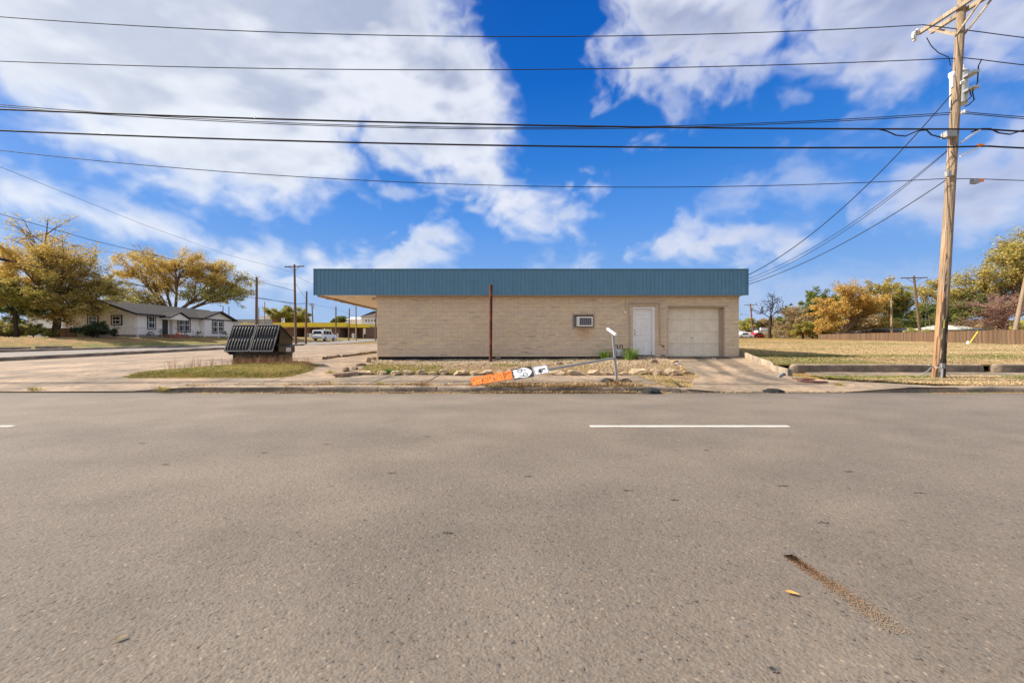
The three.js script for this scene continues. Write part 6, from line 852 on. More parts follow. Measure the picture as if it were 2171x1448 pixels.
treeAt('golden_tree', 'huge golden tree towering behind the wood fence', 2125, 60, 672, 0.6, [[2150, 545, 50, 40, .9, 'goldGreen'], [2200, 540, 60, 50, 1, 'goldGreen'], [2095, 590, 40, 34, 1, 'goldGreen'], [2060, 615, 40, 32, 1, 'goldGreen'], [2125, 610, 52, 40, 1.1, 'goldGreen'], [2180, 620, 50, 44, 1, 'goldGreen'], [2065, 650, 40, 28, 1.2, 'green'], [2110, 655, 44, 28, 1.1, 'olive'], [2040, 660, 26, 24, 1, 'green'], [2250, 600, 60, 60, .7, 'goldGreen']], { seed: 48, leaves: 60196, leafSize: 0.25, pal: 'goldGreen', sub: 15, twigs: 5, spread: 0.21 });
treeAt('bare_shrub', 'big leafless pinkish grey shrub behind the fence under the golden tree', 2130, 57, 700, 0.14, [[2100, 650, 40, 26, 1, 'pink'], [2140, 655, 44, 32, 1, 'pink'], [2180, 650, 44, 36, 1, 'pink'], [2120, 680, 50, 18, 1, 'pink']], { seed: 49, leaves: 7452, leafSize: 0.15, bark: M.barkPink, pal: 'pink', sub: 22, twigs: 9, twigR: 1.7 });
treeAt('low_tree', 'low olive trees massed beyond the red brick house', 1585, 130, 704, 0.3, [[1575, 690, 20, 13, 1], [1600, 688, 20, 13, 1], [1625, 690, 22, 13, 1, 'brown'], [1650, 692, 24, 14, 1, 'brown']], { seed: 50, leaves: 14905, leafSize: 0.46, pal: 'olive', sub: 9, twigs: 3, spread: 0.22 });
treeAt('leafy_tree', 'green brown tree filling the gap behind the tangled brown tree', 1735, 112, 704, 0.35, [[1690, 676, 26, 18, 1, 'brown'], [1725, 668, 30, 24, 1, 'olive'], [1760, 660, 30, 28, 1, 'green'], [1735, 692, 44, 16, 1.2, 'olive']], { seed: 55, leaves: 9000, leafSize: 0.4, pal: 'olive', sub: 10, twigs: 3, spread: 0.25 });
treeAt('leafy_tree', 'rust and green tree behind the pale bare pole', 1900, 106, 704, 0.35, [[1830, 640, 34, 30, 1, 'orange'], [1870, 650, 34, 30, 1, 'olive'], [1930, 680, 30, 20, 1, 'olive'], [1800, 690, 50, 18, 1, 'green'], [1960, 690, 30, 18, 1, 'green']], { seed: 56, leaves: 13000, leafSize: 0.4, pal: 'olive', sub: 10, twigs: 3, spread: 0.25 });
for (const [px, py, d, rx, ry, pal, n, seed, lab] of [[2000, 712, 66, 22, 14, 'green', 2600, 51, 'green bush behind the fence beside the pale metal roof'], [1950, 712, 66, 34, 12, 'olive', 2600, 52, 'low olive bush behind the fence near the leaning pole'], [1745, 714, 84, 30, 10, 'olive', 2400, 53, 'low olive bush at the left end of the wood fence'], [1655, 716, 100, 34, 9, 'brown', 2400, 54, 'low brown thicket beyond the bare tree']]) bush('thicket_bush', lab, px, py, d, rx, ry, pal, n, seed, 0.28);

// ---------------------------------------------------------------- wood fence along the far right of the lawn
{
  const FX = 57, g = new GB(), r = rng(66), Fn = thing('wood_fence', 'long brown picket board fence closing the right side of the lawn', 'fence'); for (let d = 36; d < 74; d += 0.147) { const y = H(FX, d) - 0.05, h = 2.66 - y + (r() - 0.5) * 0.05, k = 0.7 + r() * 0.6, w = r() * 0.1; g.col = [k * (1 + w), k, k * (1 - w)]; g.box(FX - 0.01 + r() * 0.006, FX + 0.012, y, y + h, -(d + 0.141), -d); } stuff(mesh('pickets', g, M.fence, Fn));
  const rl = new GB(); for (const h of [0.5, 1.2, 1.75]) { const a = [], n = 30; for (let k = 0; k < n; k++) { const d0 = mix(36, 74, k / n), d1 = mix(36, 74, (k + 1) / n); rl.beam(V(FX + 0.04, Math.min(H(FX, d0) + h, 2.5), d0), V(FX + 0.04, Math.min(H(FX, d1) + h, 2.5), d1), 0.04, 0.09); } } mesh('rails', rl, M.fence, Fn); for (let d = 36.5; d < 74; d += 2.4) { const p = new GB(), y = H(FX, d); p.box(FX + 0.062, FX + 0.15, y - 0.1, 2.6, -d - 0.05, -d + 0.05); mesh('post', p, M.fence, Fn); }
}
// ---------------------------------------------------------------- poles beyond
function pole(label, b, t, d, R, mat, o = {}) {
  const P = thing(o.name ?? 'utility_pole', label, 'utility pole'), bot = at(b[0], b[1], d), tp = at(t[0], t[1], d); bot.y = H(bot.x, d) - 0.2; const g = new GB(); g.tube([bot, bot.clone().lerp(tp, 0.5), tp], [R * 1.15, R, R * 0.8], 9); mesh('shaft', g, mat, P);
  if (o.arm) { const [w, dz, drop, tilt = 0] = o.arm, c = tp.clone().add(V(0, -drop, 0)), a = c.clone().add(new THREE.Vector3(-w, tilt, -dz)), e = c.clone().add(new THREE.Vector3(w, -tilt, dz)); const ag = new GB(); ag.beam(a, e, 0.1, 0.13); mesh('crossarm', ag, mat, P); for (const s of [-1, 1]) { const br = new GB(); br.beam(c.clone().lerp(s < 0 ? a : e, 0.6), c.clone().add(V(0, -w * 0.42, 0)), 0.03, 0.05); mesh('arm_brace', br, mat, P); for (const u of [0.55, 0.95]) { const ig = new GB(); ig.lathe(c.clone().lerp(s < 0 ? a : e, u).add(V(0, 0.06, 0)), [[0.02, 0], [0.05, 0.04], [0.05, 0.1], [0, 0.14]], 8); mesh('insulator', ig, M.dull, P); } } }
  if (o.can) { const q = tp.clone().lerp(bot, o.can).add(new THREE.Vector3(0.35, 0, 0.1)), cg = new GB(); cg.lathe(q, [[0, 0], [0.2, 0], [0.22, 0.8], [0.1, 0.9], [0, 0.9]], 12); mesh('transformer', cg, M.steel, P); }
  if (o.lamp) { const q = tp.clone().lerp(bot, o.lamp), l = new GB(); l.tube([q, q.clone().add(new THREE.Vector3(-1.6, 0.5, 0)), q.clone().add(new THREE.Vector3(-2.6, 0.6, 0))], 0.04, 6); l.box(-3.2, -2.5, 0.5, 0.66, -0.15, 0.15, new THREE.Matrix4().setPosition(q)); mesh('lamp_arm', l, M.dull, P); }
  return P;
}
pole('tall bare wooden pole rising behind the dumpster lids', [543, 725], [544, 588], 47, 0.15, M.poleDark);
pole('wooden pole with a single crossarm between dumpster and blue fascia', [627, 728], [624, 561], 53, 0.15, M.poleDark, { arm: [1.42, 0.25, 0.28] });
pole('shorter bare wooden pole beside the crossarm pole', [648, 727], [650, 618], 54, 0.13, M.poleDark);
pole('distant dark pole with transformer above the yellow canopy', [665, 716], [661, 643], 112, 0.17, M.poleDark, { arm: [0.9, 0.4, 0.3], can: 0.15 });
pole('thin dark pole beside the white van', [712, 719], [712, 650], 78, 0.13, M.poleDark);
pole('thin grey brown pole before the canopy piers', [739, 721], [740.5, 654], 76, 0.12, M.poleDark);
pole('pale metal pole before the canopy end', [755, 719], [754.5, 647], 79, 0.13, M.polePale, { name: 'metal_pole' });
pole('dark pole half hidden by the brick building corner', [796, 717], [797, 652], 80, 0.14, M.poleDark);
pole('thin pole with tiny lamp behind the dumpster', [560, 712], [561, 640], 96, 0.12, M.polePale);
pole('short thin pole behind the dumpster beside a brick chimney', [548, 712], [548.5, 651], 98, 0.10, M.poleDark);
pole('thin pole right of the white house gable', [472, 712], [472.5, 648], 90, 0.10, M.poleDark);
pole('second thin pole right of the white house gable beside the dumpster', [485, 712], [485, 650], 92, 0.10, M.poleDark);
pole('reddish leaning pole with crossarm and streetlamp beside the brick house', [1598, 717], [1591, 644], 105, 0.19, std([0.20, 0.085, 0.06], { roughness: 0.9 }), { arm: [1.5, 0.3, 0.3], can: 0.18, lamp: 0.36 });
pole('leaning brown pole with crossarm beyond the lawn', [1953, 727], [1938, 585], 60, 0.16, M.poleDark, { arm: [1.72, 0.3, 0.3] });
pole('pale bare pole behind the fence among the orange trees', [1891, 712], [1890.5, 633], 70, 0.16, M.polePale);
pole('leaning grey pole at the fence cut by the picture edge', [2146, 733], [2182, 560], 46, 0.2, M.polePale);
// guys and markers on the lawn
for (const [a, b, d, lab] of [[[2055, 729], [2074, 703], 46, 'yellow plastic guy guard leaning on the lawn before the fence'], [[1985.5, 722], [1984, 704], 50, 'yellow plastic guy guard just left of the leaning pole']]) { const g = new GB(); const p = at(a[0], a[1], d); p.y = H(p.x, d); g.tube([p, at(b[0], b[1], d)], 0.055, 8); tag(mesh('guy_guard', g, M.yellowPlastic), lab, 'guy guard'); }
{ const p = at(2053, 727, 45); p.y = H(p.x, 45); const g = new GB(); g.lathe(p, [[0.12, -0.05], [0.12, 0.3], [0.08, 0.36], [0, 0.38]], 12); tag(mesh('pipe_marker', g, std([0.62, 0.78, 0.70])), 'pale green capped pipe on the lawn beside the yellow guy guard', 'pipe'); }
{ const g = new GB(); const p = at(1956, 727, 59); p.y = H(p.x, 59) - 0.1; g.tube([p, at(1952, 702, 59)], 0.13, 8); tag(mesh('conduit_riser', g, M.steel), 'short grey conduit riser at the foot of the leaning brown pole', 'conduit'); }
{ const g = new GB(); g.tube([at(1953, 679, 60), at(1980, 676, 60)], 0.05, 6); g.tube([at(1980, 676, 60), at(1969, 660, 60)], 0.02, 5); g.tube([at(1980, 676, 60), at(1983, 726, 60)], 0.02, 5); g.tube([at(1967, 588, 60), at(1967, 660, 60), at(1979, 728, 58)], 0.02, 5); tag(mesh('guy_strut', g, M.polePale), 'pale side guy strut with wires beside the leaning brown pole', 'guy strut'); }

// ---------------------------------------------------------------- the white house on the left
{
  const Hs = thing('white_house', 'low white board house with dark shingle roof across the side street', 'house'), fx = -41.4, bx = -49.4, rx = -45.4, d0 = 43.8, d1 = 59, Y0 = H(-42, 47), eave = 4.42, ridge = 5.85, g0 = 52.7, g1 = 58.2, gx = -40.9;
  const w = new GB(); w.box(bx, fx, Y0 - 0.5, eave, -d1, -d0); { const a = V(bx, eave, d0), b = V(fx, eave, d0), c = V(rx, ridge - 0.05, d0); const i = w.v(a.x, a.y, a.z); w.v(b.x, b.y, b.z, 8, 0); w.v(c.x, c.y, c.z, 4, 1.4); w.i.push(i, i + 1, i + 2); } mesh('wall', w, M.white, Hs);
  const w2 = new GB(); w2.box(fx - 0.1, gx, Y0 - 0.5, eave - 0.02, -g1, -g0); { const gm = (g0 + g1) / 2; const i = w2.v(gx, eave - 0.02, -g0); w2.v(gx, eave - 0.02, -g1, 5, 0); w2.v(gx, 5.38, -gm, 2.5, 1); w2.i.push(i, i + 1, i + 2); } mesh('wall', w2, M.white, Hs);
  const bt = new GB(); for (let d = d0 + 0.25; d < g0 - 0.1; d += 0.42) bt.box(fx, fx + 0.025, Y0 + 0.1, eave, -d - 0.03, -d); for (let d = g0 + 0.2; d < g1; d += 0.42) bt.box(gx, gx + 0.025, Y0 + 0.1, eave + 0.9 * (1 - Math.abs(d - (g0 + g1) / 2) / 2.75) - 0.05, -d - 0.03, -d); for (let x = bx + 0.3; x < fx; x += 0.42) bt.box(x, x + 0.03, Y0 + 0.1, eave + 1.3 * (1 - Math.abs(x - rx) / 4), -d0, -d0 + 0.025); mesh('battens', bt, M.white, Hs);
  const fd = new GB(); fd.box(bx - 0.01, fx + 0.03, Y0 - 0.5, Y0 + 0.22, -d1, -d0 + 0.03); fd.box(fx, gx + 0.03, Y0 - 0.5, Y0 + 0.18, -g1 - 0.02, -g0 + 0.02); mesh('plinth', fd, std([0.26, 0.24, 0.21]), Hs);
  const slab = (g, a, b, c, d, th = 0.14) => { const n = new THREE.Vector3().crossVectors(b.clone().sub(a), d.clone().sub(a)).normalize().multiplyScalar(th); if (n.y < 0) n.negate(); const q = [a, b, c, d], t = q.map((p) => p.clone().add(n)); g.quad(t[0], t[1], t[2], t[3]); g.quad(q[3], q[2], q[1], q[0]); for (let k = 0; k < 4; k++) { const m = (k + 1) % 4; g.quad(q[k], q[m], t[m], t[k]); } };
  const rf = new GB(), oh = 0.45, sl = (ridge - eave) / (fx - rx); slab(rf, V(fx + oh, eave - oh * sl, d0 - oh), V(fx + oh, eave - oh * sl, d1 + oh), V(rx, ridge, d1 + oh), V(rx, ridge, d0 - oh)); slab(rf, V(bx - oh, eave - oh * sl, d1 + oh), V(bx - oh, eave - oh * sl, d0 - oh), V(rx, ridge, d0 - oh), V(rx, ridge, d1 + oh)); const roof = mesh('roof', rf, M.roofDark, Hs);
  const r2 = new GB(), gm = (g0 + g1) / 2, rxx = -43.6; slab(r2, V(gx + 0.4, eave - 0.12, g0 - 0.4), V(gx + 0.4, 5.42, gm), V(rxx, 5.42, gm), V(rxx, eave - 0.12, g0 - 0.4), 0.12); slab(r2, V(gx + 0.4, 5.42, gm), V(gx + 0.4, eave - 0.12, g1 + 0.4), V(rxx, eave - 0.12, g1 + 0.4), V(rxx, 5.42, gm), 0.12); mesh('gable_roof', r2, M.roofDark, Hs);
  // trims along the eaves and gables
  const tr = new GB(); tr.beam(V(fx + oh + 0.03, eave - oh * sl + 0.06, d0 - oh), V(fx + oh + 0.03, eave - oh * sl + 0.06, d1), 0.05, 0.2); tr.beam(V(fx + oh, eave - oh * sl + 0.07, d0 - oh - 0.03), V(rx, ridge + 0.06, d0 - oh - 0.03), 0.05, 0.2); tr.beam(V(bx - oh, eave - oh * sl + 0.07, d0 - oh - 0.03), V(rx, ridge + 0.06, d0 - oh - 0.03), 0.05, 0.2); tr.beam(V(gx + 0.43, eave - 0.06, g0 - 0.4), V(gx + 0.43, 5.46, gm), 0.05, 0.2); tr.beam(V(gx + 0.43, eave - 0.06, g1 + 0.4), V(gx + 0.43, 5.46, gm), 0.05, 0.2); mesh('fascia_board', tr, M.trimDark, Hs);
  // windows on the long side: [d from, d to, y from, y to, lights]
  const win = (name, x, da, db, ya, yb, two, face) => { // face 'x': wall faces the street; face 'z': gable end
    const W = new THREE.Group(); W.name = 'window'; Hs.add(W); const box = (g, u0, u1, y0, y1, o0, o1) => face === 'z' ? g.box(u0, u1, y0, y1, -x + o0, -x + o1) : g.box(x + o0, x + o1, y0, y1, -u1, -u0);
    const pn = new GB(); box(pn, da, db, ya, yb, 0.004, 0.012); mesh('pane', pn, M.window, W); const tm = new GB(); const t = 0.12; box(tm, da - t, da, ya - t, yb + t, 0.002, 0.06); box(tm, db, db + t, ya - t, yb + t, 0.002, 0.06); box(tm, da, db, yb, yb + t, 0.002, 0.06); box(tm, da, db, ya - t, ya, 0.002, 0.06); mesh('trim', tm, M.trimDark, W); const fr = new GB(), s = 0.07, ym = (ya + yb) / 2; for (const [a, b] of two ? [[da, (da + db) / 2], [(da + db) / 2, db]] : [[da, db]]) { box(fr, a, a + s, ya, yb, 0.013, 0.05); box(fr, b - s, b, ya, yb, 0.013, 0.05); box(fr, a + s, b - s, yb - s, yb, 0.013, 0.05); box(fr, a + s, b - s, ya, ya + s, 0.013, 0.05); box(fr, a + s, b - s, ym - s / 2, ym + s / 2, 0.013, 0.05); } mesh('sash', fr, M.white, W); };
  win('w', fx, 45.25, 46.1, Y0 + 0.95, Y0 + 2.35, false, 'x'); win('w', fx, 49.35, 51.1, Y0 + 0.75, Y0 + 2.3, true, 'x'); win('w', gx, 54.3, 56.3, Y0 + 0.7, Y0 + 2.25, true, 'x'); win('w', d0, -44.0, -43.0, Y0 + 1.35, Y0 + 2.25, false, 'z'); win('w', d0, -46.6, -45.6, Y0 + 1.35, Y0 + 2.25, false, 'z');
  // porch: small gable, iron posts, door, steps
  const pa = 47.0, pb = 49.1, px = fx + 1.25; const p1 = new GB(); slab(p1, V(px + 0.2, eave - 0.3, pa - 0.3), V(px + 0.2, eave + 0.35, (pa + pb) / 2), V(fx - 1.2, eave + 0.35, (pa + pb) / 2), V(fx - 1.2, eave - 0.3, pa - 0.3), 0.1); slab(p1, V(px + 0.2, eave + 0.35, (pa + pb) / 2), V(px + 0.2, eave - 0.3, pb + 0.3), V(fx - 1.2, eave - 0.3, pb + 0.3), V(fx - 1.2, eave + 0.35, (pa + pb) / 2), 0.1); mesh('porch_roof', p1, M.roofDark, Hs);
  const p2 = new GB(); { const i = p2.v(px, eave - 0.3, -(pa - 0.2)); p2.v(px, eave - 0.3, -(pb + 0.2), 2, 0); p2.v(px, eave + 0.3, -(pa + pb) / 2, 1, 0.6); p2.i.push(i, i + 1, i + 2); } p2.box(fx, px, eave - 0.5, eave - 0.3, -(pb + 0.2), -(pa - 0.2)); mesh('porch_gable', p2, M.white, Hs);
  for (const d of [pa, pb]) { const c = new GB(); for (const o of [-0.13, 0.13]) c.box(px - 0.16, px - 0.12, Y0 + 0.3, eave - 0.5, -d + o - 0.02, -d + o + 0.02); for (let k = 0; k < 9; k++) c.beam(V(px - 0.14, Y0 + 0.35 + k * 0.21, d - 0.13), V(px - 0.14, Y0 + 0.5 + k * 0.21, d + 0.13), 0.02, 0.02); mesh('porch_post', c, M.trimDark, Hs); }
  const dr = new GB(); dr.box(fx, fx + 0.03, Y0 + 0.3, Y0 + 2.35, -47.85, -47.1); mesh('door', dr, M.trimDark, Hs); const st = new GB(); st.box(fx, px, Y0 - 0.4, Y0 + 0.3, -(pb + 0.3), -(pa - 0.3)); st.box(px, px + 0.35, Y0 - 0.4, Y0 + 0.12, -(pb), -(pa)); mesh('porch_steps', st, M.redBrick, Hs); const rl = new GB(); for (const d of [pa + 0.3, pb - 0.1]) rl.tube([V(px, Y0 + 1.1, d), V(px + 0.9, Y0 + 0.7, d), V(px + 0.9, Y0, d)], 0.025, 5); mesh('hand_rail', rl, M.trimDark, Hs);
  for (const [x, d] of [[fx + 0.06, d0 + 0.08], [gx + 0.06, g0 + 0.1]]) { const dp = new GB(); dp.box(x - 0.04, x + 0.05, Y0 - 0.1, eave - 0.1, -d - 0.08, -d); dp.beam(V(x, Y0 - 0.05, d), V(x + 0.45, Y0 - 0.2, d), 0.09, 0.08); mesh('downpipe', dp, M.white, Hs); }
}
// pumpkin on the porch, yard fence, ramp rail, little yard shrubs
{ const p = V(-40.35, H(-41, 47) + 0.42, 48.0), g = new GB(); g.lathe(p, [[0.04, -0.13], [0.14, -0.1], [0.18, 0], [0.14, 0.1], [0.03, 0.12], [0.02, 0.18], [0, 0.18]], 12); tag(mesh('pumpkin', g, M.orange), 'orange pumpkin on the porch of the white house', 'pumpkin'); }
{ const Fg = thing('pipe_fence', 'thin grey pipe and wire fence before the white house', 'fence'), g = new GB(), ds = [[-40.2, 39.8], [-38.6, 43.6]]; const a = V(-40.6, H(-40.6, 40) + 1.1, 40.2), b = V(-39.6, H(-39.6, 44) + 1.1, 45.0); g.tube([a, b], 0.028, 6); mesh('top_rail', g, M.dull, Fg); for (const p of [a, b]) { const q = new GB(); q.tube([p, p.clone().setY(p.y - 1.25)], 0.035, 6); mesh('post', q, M.dull, Fg); } const wv = new GB(); for (let k = 0; k < 24; k++) { const t = k / 24, p = a.clone().lerp(b, t), q = a.clone().lerp(b, Math.min(1, t + 0.06)); wv.tube([p, q.clone().setY(q.y - 1.1)], 0.004, 3, false); wv.tube([q, p.clone().setY(p.y - 1.1)], 0.004, 3, false); } stuff(mesh('wire_mesh', wv, M.dull, Fg)); }
{ const a = at(463, 700, 54), g = new GB(); g.tube([V(a.x, H(a.x, 54), 54), a, at(478, 703, 56), V(X(478, 56), H(X(478, 56), 56), 56)], 0.04, 6); tag(mesh('ramp_rail', g, M.signWhite), 'white tubular rail at the far corner of the white house', 'rail'); }
for (const [px, d, s, lab] of [[326, 46, 0.5, 'thin shrub by the porch steps of the white house'], [405, 51, 0.6, 'spindly shrub between the windows of the white house'], [462, 55, 0.5, 'spindly shrub under the gable window of the white house'], [302, 44.8, 0.35, 'tiny shrub below the narrow window of the white house']]) { const x = X(px, d) + 0.9; tree('yard_shrub', lab, { x, d, trunk: [0.2, 0.02], lobes: [[0, 0.5 * s * 2, 0, 0.4, 0.5 * s * 1.6]], leaves: 130, leafSize: 0.12, pal: 'dark', sub: 7, twigs: 3, seed: px, bark: M.barkDark, spread: 0.3 }); }
// kerb-side low bank pieces of the left yard
for (const [a, b, lab] of [[25.0, 27.8, 'concrete kerb wall along the left yard beside the street'], [28.2, 30.4, 'shorter concrete kerb wall with a gap before it on the left yard']]) { const g = new GB(); g.beam(onLand(-33.7, a, 0.14), onLand(-33.7, b, 0.10), 0.22, 0.32); tag(mesh('kerb_wall', g, M.kerb), lab, 'kerb wall'); }
{ const p = ground(10, 724, 34), g = new GB(); g.tube([onLand(p[0] - 1.2, p[1], 0.16), onLand(p[0] + 0.35, p[1], 0.16)], [0.2, 0.17], 10); tag(mesh('fallen_log', g, M.barkPale), 'short log lying on the bare soil of the left yard', 'log'); }

// ---------------------------------------------------------------- the yellow canopy, van, far houses
{
  const C = thing('wash_canopy', 'low drive-through canopy with yellow fascia on brown brick piers', 'building'), d = 92, Y0 = 1.7; const fy = new GB(); const a = X(578, d), b = X(733, d), c = X(790, d + 4);
  fy.box(a, b, Yp(693, d), Yp(684, d), -(d + 8), -d); mesh('yellow_fascia', fy, M.yellow, C); const f2 = new GB(); f2.box(b + 0.05, c, Yp(694, d), Yp(686.5, d), -(d + 9), -(d + 1.5)); mesh('yellow_fascia', f2, M.yellow, C); const so = new GB(); so.box(a + 0.2, b - 0.2, Yp(694.5, d), Yp(693, d) - 0.02, -(d + 7.8), -(d + 0.2)); mesh('soffit', so, M.tan, C);
  for (const [p0, p1, dd] of [[609, 625, d + 1], [645, 656, d + 1], [656.5, 665, d + 5], [703, 720, d + 1], [741, 753, d + 3], [775, 789, d + 2]]) { const g = new GB(); g.box(X(p0, dd), X(p1, dd), Y0 - 0.5, Yp(693.5, dd), -(dd + 5), -dd); mesh('brick_pier', g, M.brownBrick, C); }
  for (const [p0, p1] of [[672, 704], [725, 741]]) { const g = new GB(); g.box(X(p0, d + 7), X(p1, d + 7), Y0 - 0.3, Yp(700, d + 7), -(d + 7.6), -(d + 7)); mesh('back_wall', g, M.redBrick, C); } for (const px of [653, 660, 690, 716, 750]) { const g = new GB(); g.box(X(px, d) - 0.25, X(px, d) + 0.25, Y0, Y0 + 1.5, -(d - 0.2), -(d - 0.6)); mesh('vending_box', g, px % 2 ? M.dull : M.signWhite, C); }
  const sg = thing('blue_sign', 'small pale blue square sign above the yellow canopy', 'sign'); const s1 = new GB(); s1.box(X(596, 96), X(603, 96), Yp(684, 96), Yp(674.5, 96), -96.1, -96); mesh('board', s1, std([0.62, 0.74, 0.86]), sg); const s2 = new GB(); s2.tube([V(X(599.5, 96), 1.5, 96.2), V(X(599.5, 96), Yp(678, 96), 96.2)], 0.08, 6); mesh('post', s2, M.dull, sg); const s3 = new GB(); s3.add(new THREE.TorusGeometry(0.28, 0.07, 6, 12, 4.4), new THREE.Matrix4().setPosition(X(599.8, 96), Yp(679, 96), -95.96)); mesh('mark', s3, std([0.08, 0.2, 0.45]), sg);
}
function carBody(parent, prof, W, mat) { const sh = new THREE.Shape(prof.map(([x, y]) => new THREE.Vector2(x, y))); const g = new THREE.ExtrudeGeometry(sh, { depth: W - 0.16, bevelEnabled: true, bevelSize: 0.08, bevelThickness: 0.08, bevelSegments: 3 }); g.translate(0, 0, -(W - 0.16) / 2); return mesh('body', g, mat, parent); }
function wheels(parent, xs, W, R = 0.36) { for (const x of xs) for (const s of [-1, 1]) { const w = new GB(); const g0 = new THREE.CylinderGeometry(R, R, 0.24, 18); g0.rotateX(Math.PI / 2); w.add(g0, new THREE.Matrix4().setPosition(x, R, s * (W / 2 - 0.1))); const wh = mesh('wheel', w, M.black, parent); const h = new GB(), g1 = new THREE.CylinderGeometry(R * 0.6, R * 0.6, 0.26, 14); g1.rotateX(Math.PI / 2); h.add(g1, new THREE.Matrix4().setPosition(x, R, s * (W / 2 - 0.1))); mesh('rim', h, M.steel, wh); } }
{
  const d = 72, x = X(688, d), Vn = thing('white_van', 'white boxy sport utility car parked on the grass seen from behind', 'car', [x, H(x, d) + 0.02, -d], 1.5); const W = 1.9; // length along +x (front)
  carBody(Vn, [[-2.35, 0.42], [-2.4, 1.0], [-2.32, 1.12], [-2.2, 1.82], [-0.4, 1.9], [0.45, 1.84], [1.2, 1.16], [2.2, 1.02], [2.35, 0.8], [2.35, 0.42]], W, M.car); wheels(Vn, [-1.45, 1.42], W);
  const rg = new GB(); rg.quad(new THREE.Vector3(-2.425, 1.14, -0.78), new THREE.Vector3(-2.425, 1.14, 0.78), new THREE.Vector3(-2.30, 1.72, 0.70), new THREE.Vector3(-2.30, 1.72, -0.70)); mesh('rear_window', rg, M.glass, Vn);
  for (const s of [-1, 1]) { const z = s * (W / 2 + 0.004); for (const [a, b] of [[-2.0, -1.3], [-1.2, -0.25], [-0.15, 0.85]]) { const sg = new GB(), tb = b > 0.5 ? b - 0.55 : b; sg.quad(new THREE.Vector3(a, 1.15, z), new THREE.Vector3(b, 1.15, z), new THREE.Vector3(tb, 1.72, z), new THREE.Vector3(a, 1.72, z)); mesh('side_window', sg, M.glass, Vn); } const l = new GB(); l.box(-2.44, -2.36, 0.75, 1.25, s * 0.86 - 0.07, s * 0.86 + 0.07); mesh('tail_light', l, M.trimDark, Vn); }
  const bp = new GB(); bp.box(-2.5, -2.38, 0.36, 0.62, -0.9, 0.9); mesh('bumper', bp, M.dull, Vn); const rr2 = new GB(); for (const s of [-1, 1]) rr2.beam(new THREE.Vector3(-1.9, 1.97, s * 0.7), new THREE.Vector3(0.2, 1.97, s * 0.7), 0.05, 0.05); mesh('roof_rack', rr2, M.dull, Vn);
}
function farCar(name, label, px, d, turn, mat, truck) { const x = X(px, d), c = thing(name, label, 'car', [x, H(x, d), -d], turn); carBody(c, truck ? [[-2.6, 0.5], [-2.6, 1.05], [-0.6, 1.05], [-0.5, 1.75], [0.7, 1.75], [1.3, 1.1], [2.5, 1.0], [2.6, 0.5]] : [[-2.1, 0.4], [-2.1, 0.85], [-1.6, 0.95], [-1.0, 1.4], [0.3, 1.42], [1.0, 0.95], [2.0, 0.8], [2.1, 0.4]], 1.75, mat); wheels(c, [-1.3, 1.3], 1.75, 0.32); for (const s of [-1, 1]) { const g = new GB(); g.box(truck ? -0.4 : -1.0, truck ? 0.7 : 0.4, truck ? 1.15 : 0.95, truck ? 1.6 : 1.3, s * 0.886 - 0.006, s * 0.886 + 0.006); mesh('side_window', g, M.glass, c); } return c; }
farCar('red_car', 'red car in the shade of the far left canopy bay', 624, 97, 0.2, M.carRed); farCar('white_car', 'white sedan before the red brick house past the lawn', 1578, 102, 0.1, M.car); farCar('red_car', 'red car beside the reddish pole past the lawn', 1606, 103, 0.3, M.carRed); farCar('white_truck', 'white pickup half hidden at the left end of the wood fence', 1733, 86, 0.9, M.car, true); farCar('white_car', 'white car beyond the lawn near the bare tree', 1660, 100, 1.2, M.car);
// gable / hip houses far off
function farHouse(name, label, x0, x1, d, dep, eaveY, ridgeY, wall, roof, o = {}) {
  const Hh = thing(name, label, 'house'), y0 = H((x0 + x1) / 2, d) - 0.4, g = new GB(); g.box(x0, x1, y0, eaveY, -(d + dep), -d); mesh('wall', g, wall, Hh); const r = new GB(), oh = 0.4, xm0 = o.hip ? x0 + dep / 2 : x0 - oh, xm1 = o.hip ? x1 - dep / 2 : x1 + oh, zm = d + dep / 2; const A = V(x0 - oh, eaveY, d - oh), B = V(x1 + oh, eaveY, d - oh), C2 = V(x1 + oh, eaveY, d + dep + oh), D2 = V(x0 - oh, eaveY, d + dep + oh), R0 = V(xm0, ridgeY, zm), R1 = V(xm1, ridgeY, zm); r.quad(A, B, R1, R0); r.quad(C2, D2, R0, R1); for (const [p, q, s] of [[D2, A, R0], [B, C2, R1]]) { const i = r.v(p.x, p.y, p.z, p.z, p.y); r.v(q.x, q.y, q.z, q.z, q.y); r.v(s.x, s.y, s.z, s.z, s.y); r.i.push(i, i + 1, i + 2); } r.quad(D2, C2, B, A); mesh('roof', r, roof, Hh);
  for (const [a, b, c, e] of o.win ?? []) { const wn = new THREE.Group(); wn.name = 'window'; Hh.add(wn); const p = new GB(); p.box(a, b, c, e, -d, -d + 0.03); mesh('pane', p, M.window, wn); const f = new GB(); f.box(a - 0.1, a, c - 0.1, e + 0.1, -d, -d + 0.05); f.box(b, b + 0.1, c - 0.1, e + 0.1, -d, -d + 0.05); f.box(a, b, e, e + 0.1, -d, -d + 0.05); f.box(a, b, c - 0.1, c, -d, -d + 0.05); mesh('frame', f, M.white, wn); } return Hh;
}
farHouse('pale_house', 'two storey white house with tan hip roof behind the canopy', X(766, 112), X(815, 112), 112, 10, Yp(672, 112), Yp(657, 112), M.white, M.roofTan, { hip: true, win: [0, 1, 2, 3].map((k) => [X(775 + k * 6, 112), X(777.5 + k * 6, 112), Yp(682, 112), Yp(677.5, 112)]) });
farHouse('pale_house', 'low white wing with grey roof left of the two storey house', X(736, 116), X(768, 116), 116, 8, Yp(678, 116), Yp(670, 116), M.white, M.roofMetal, {});
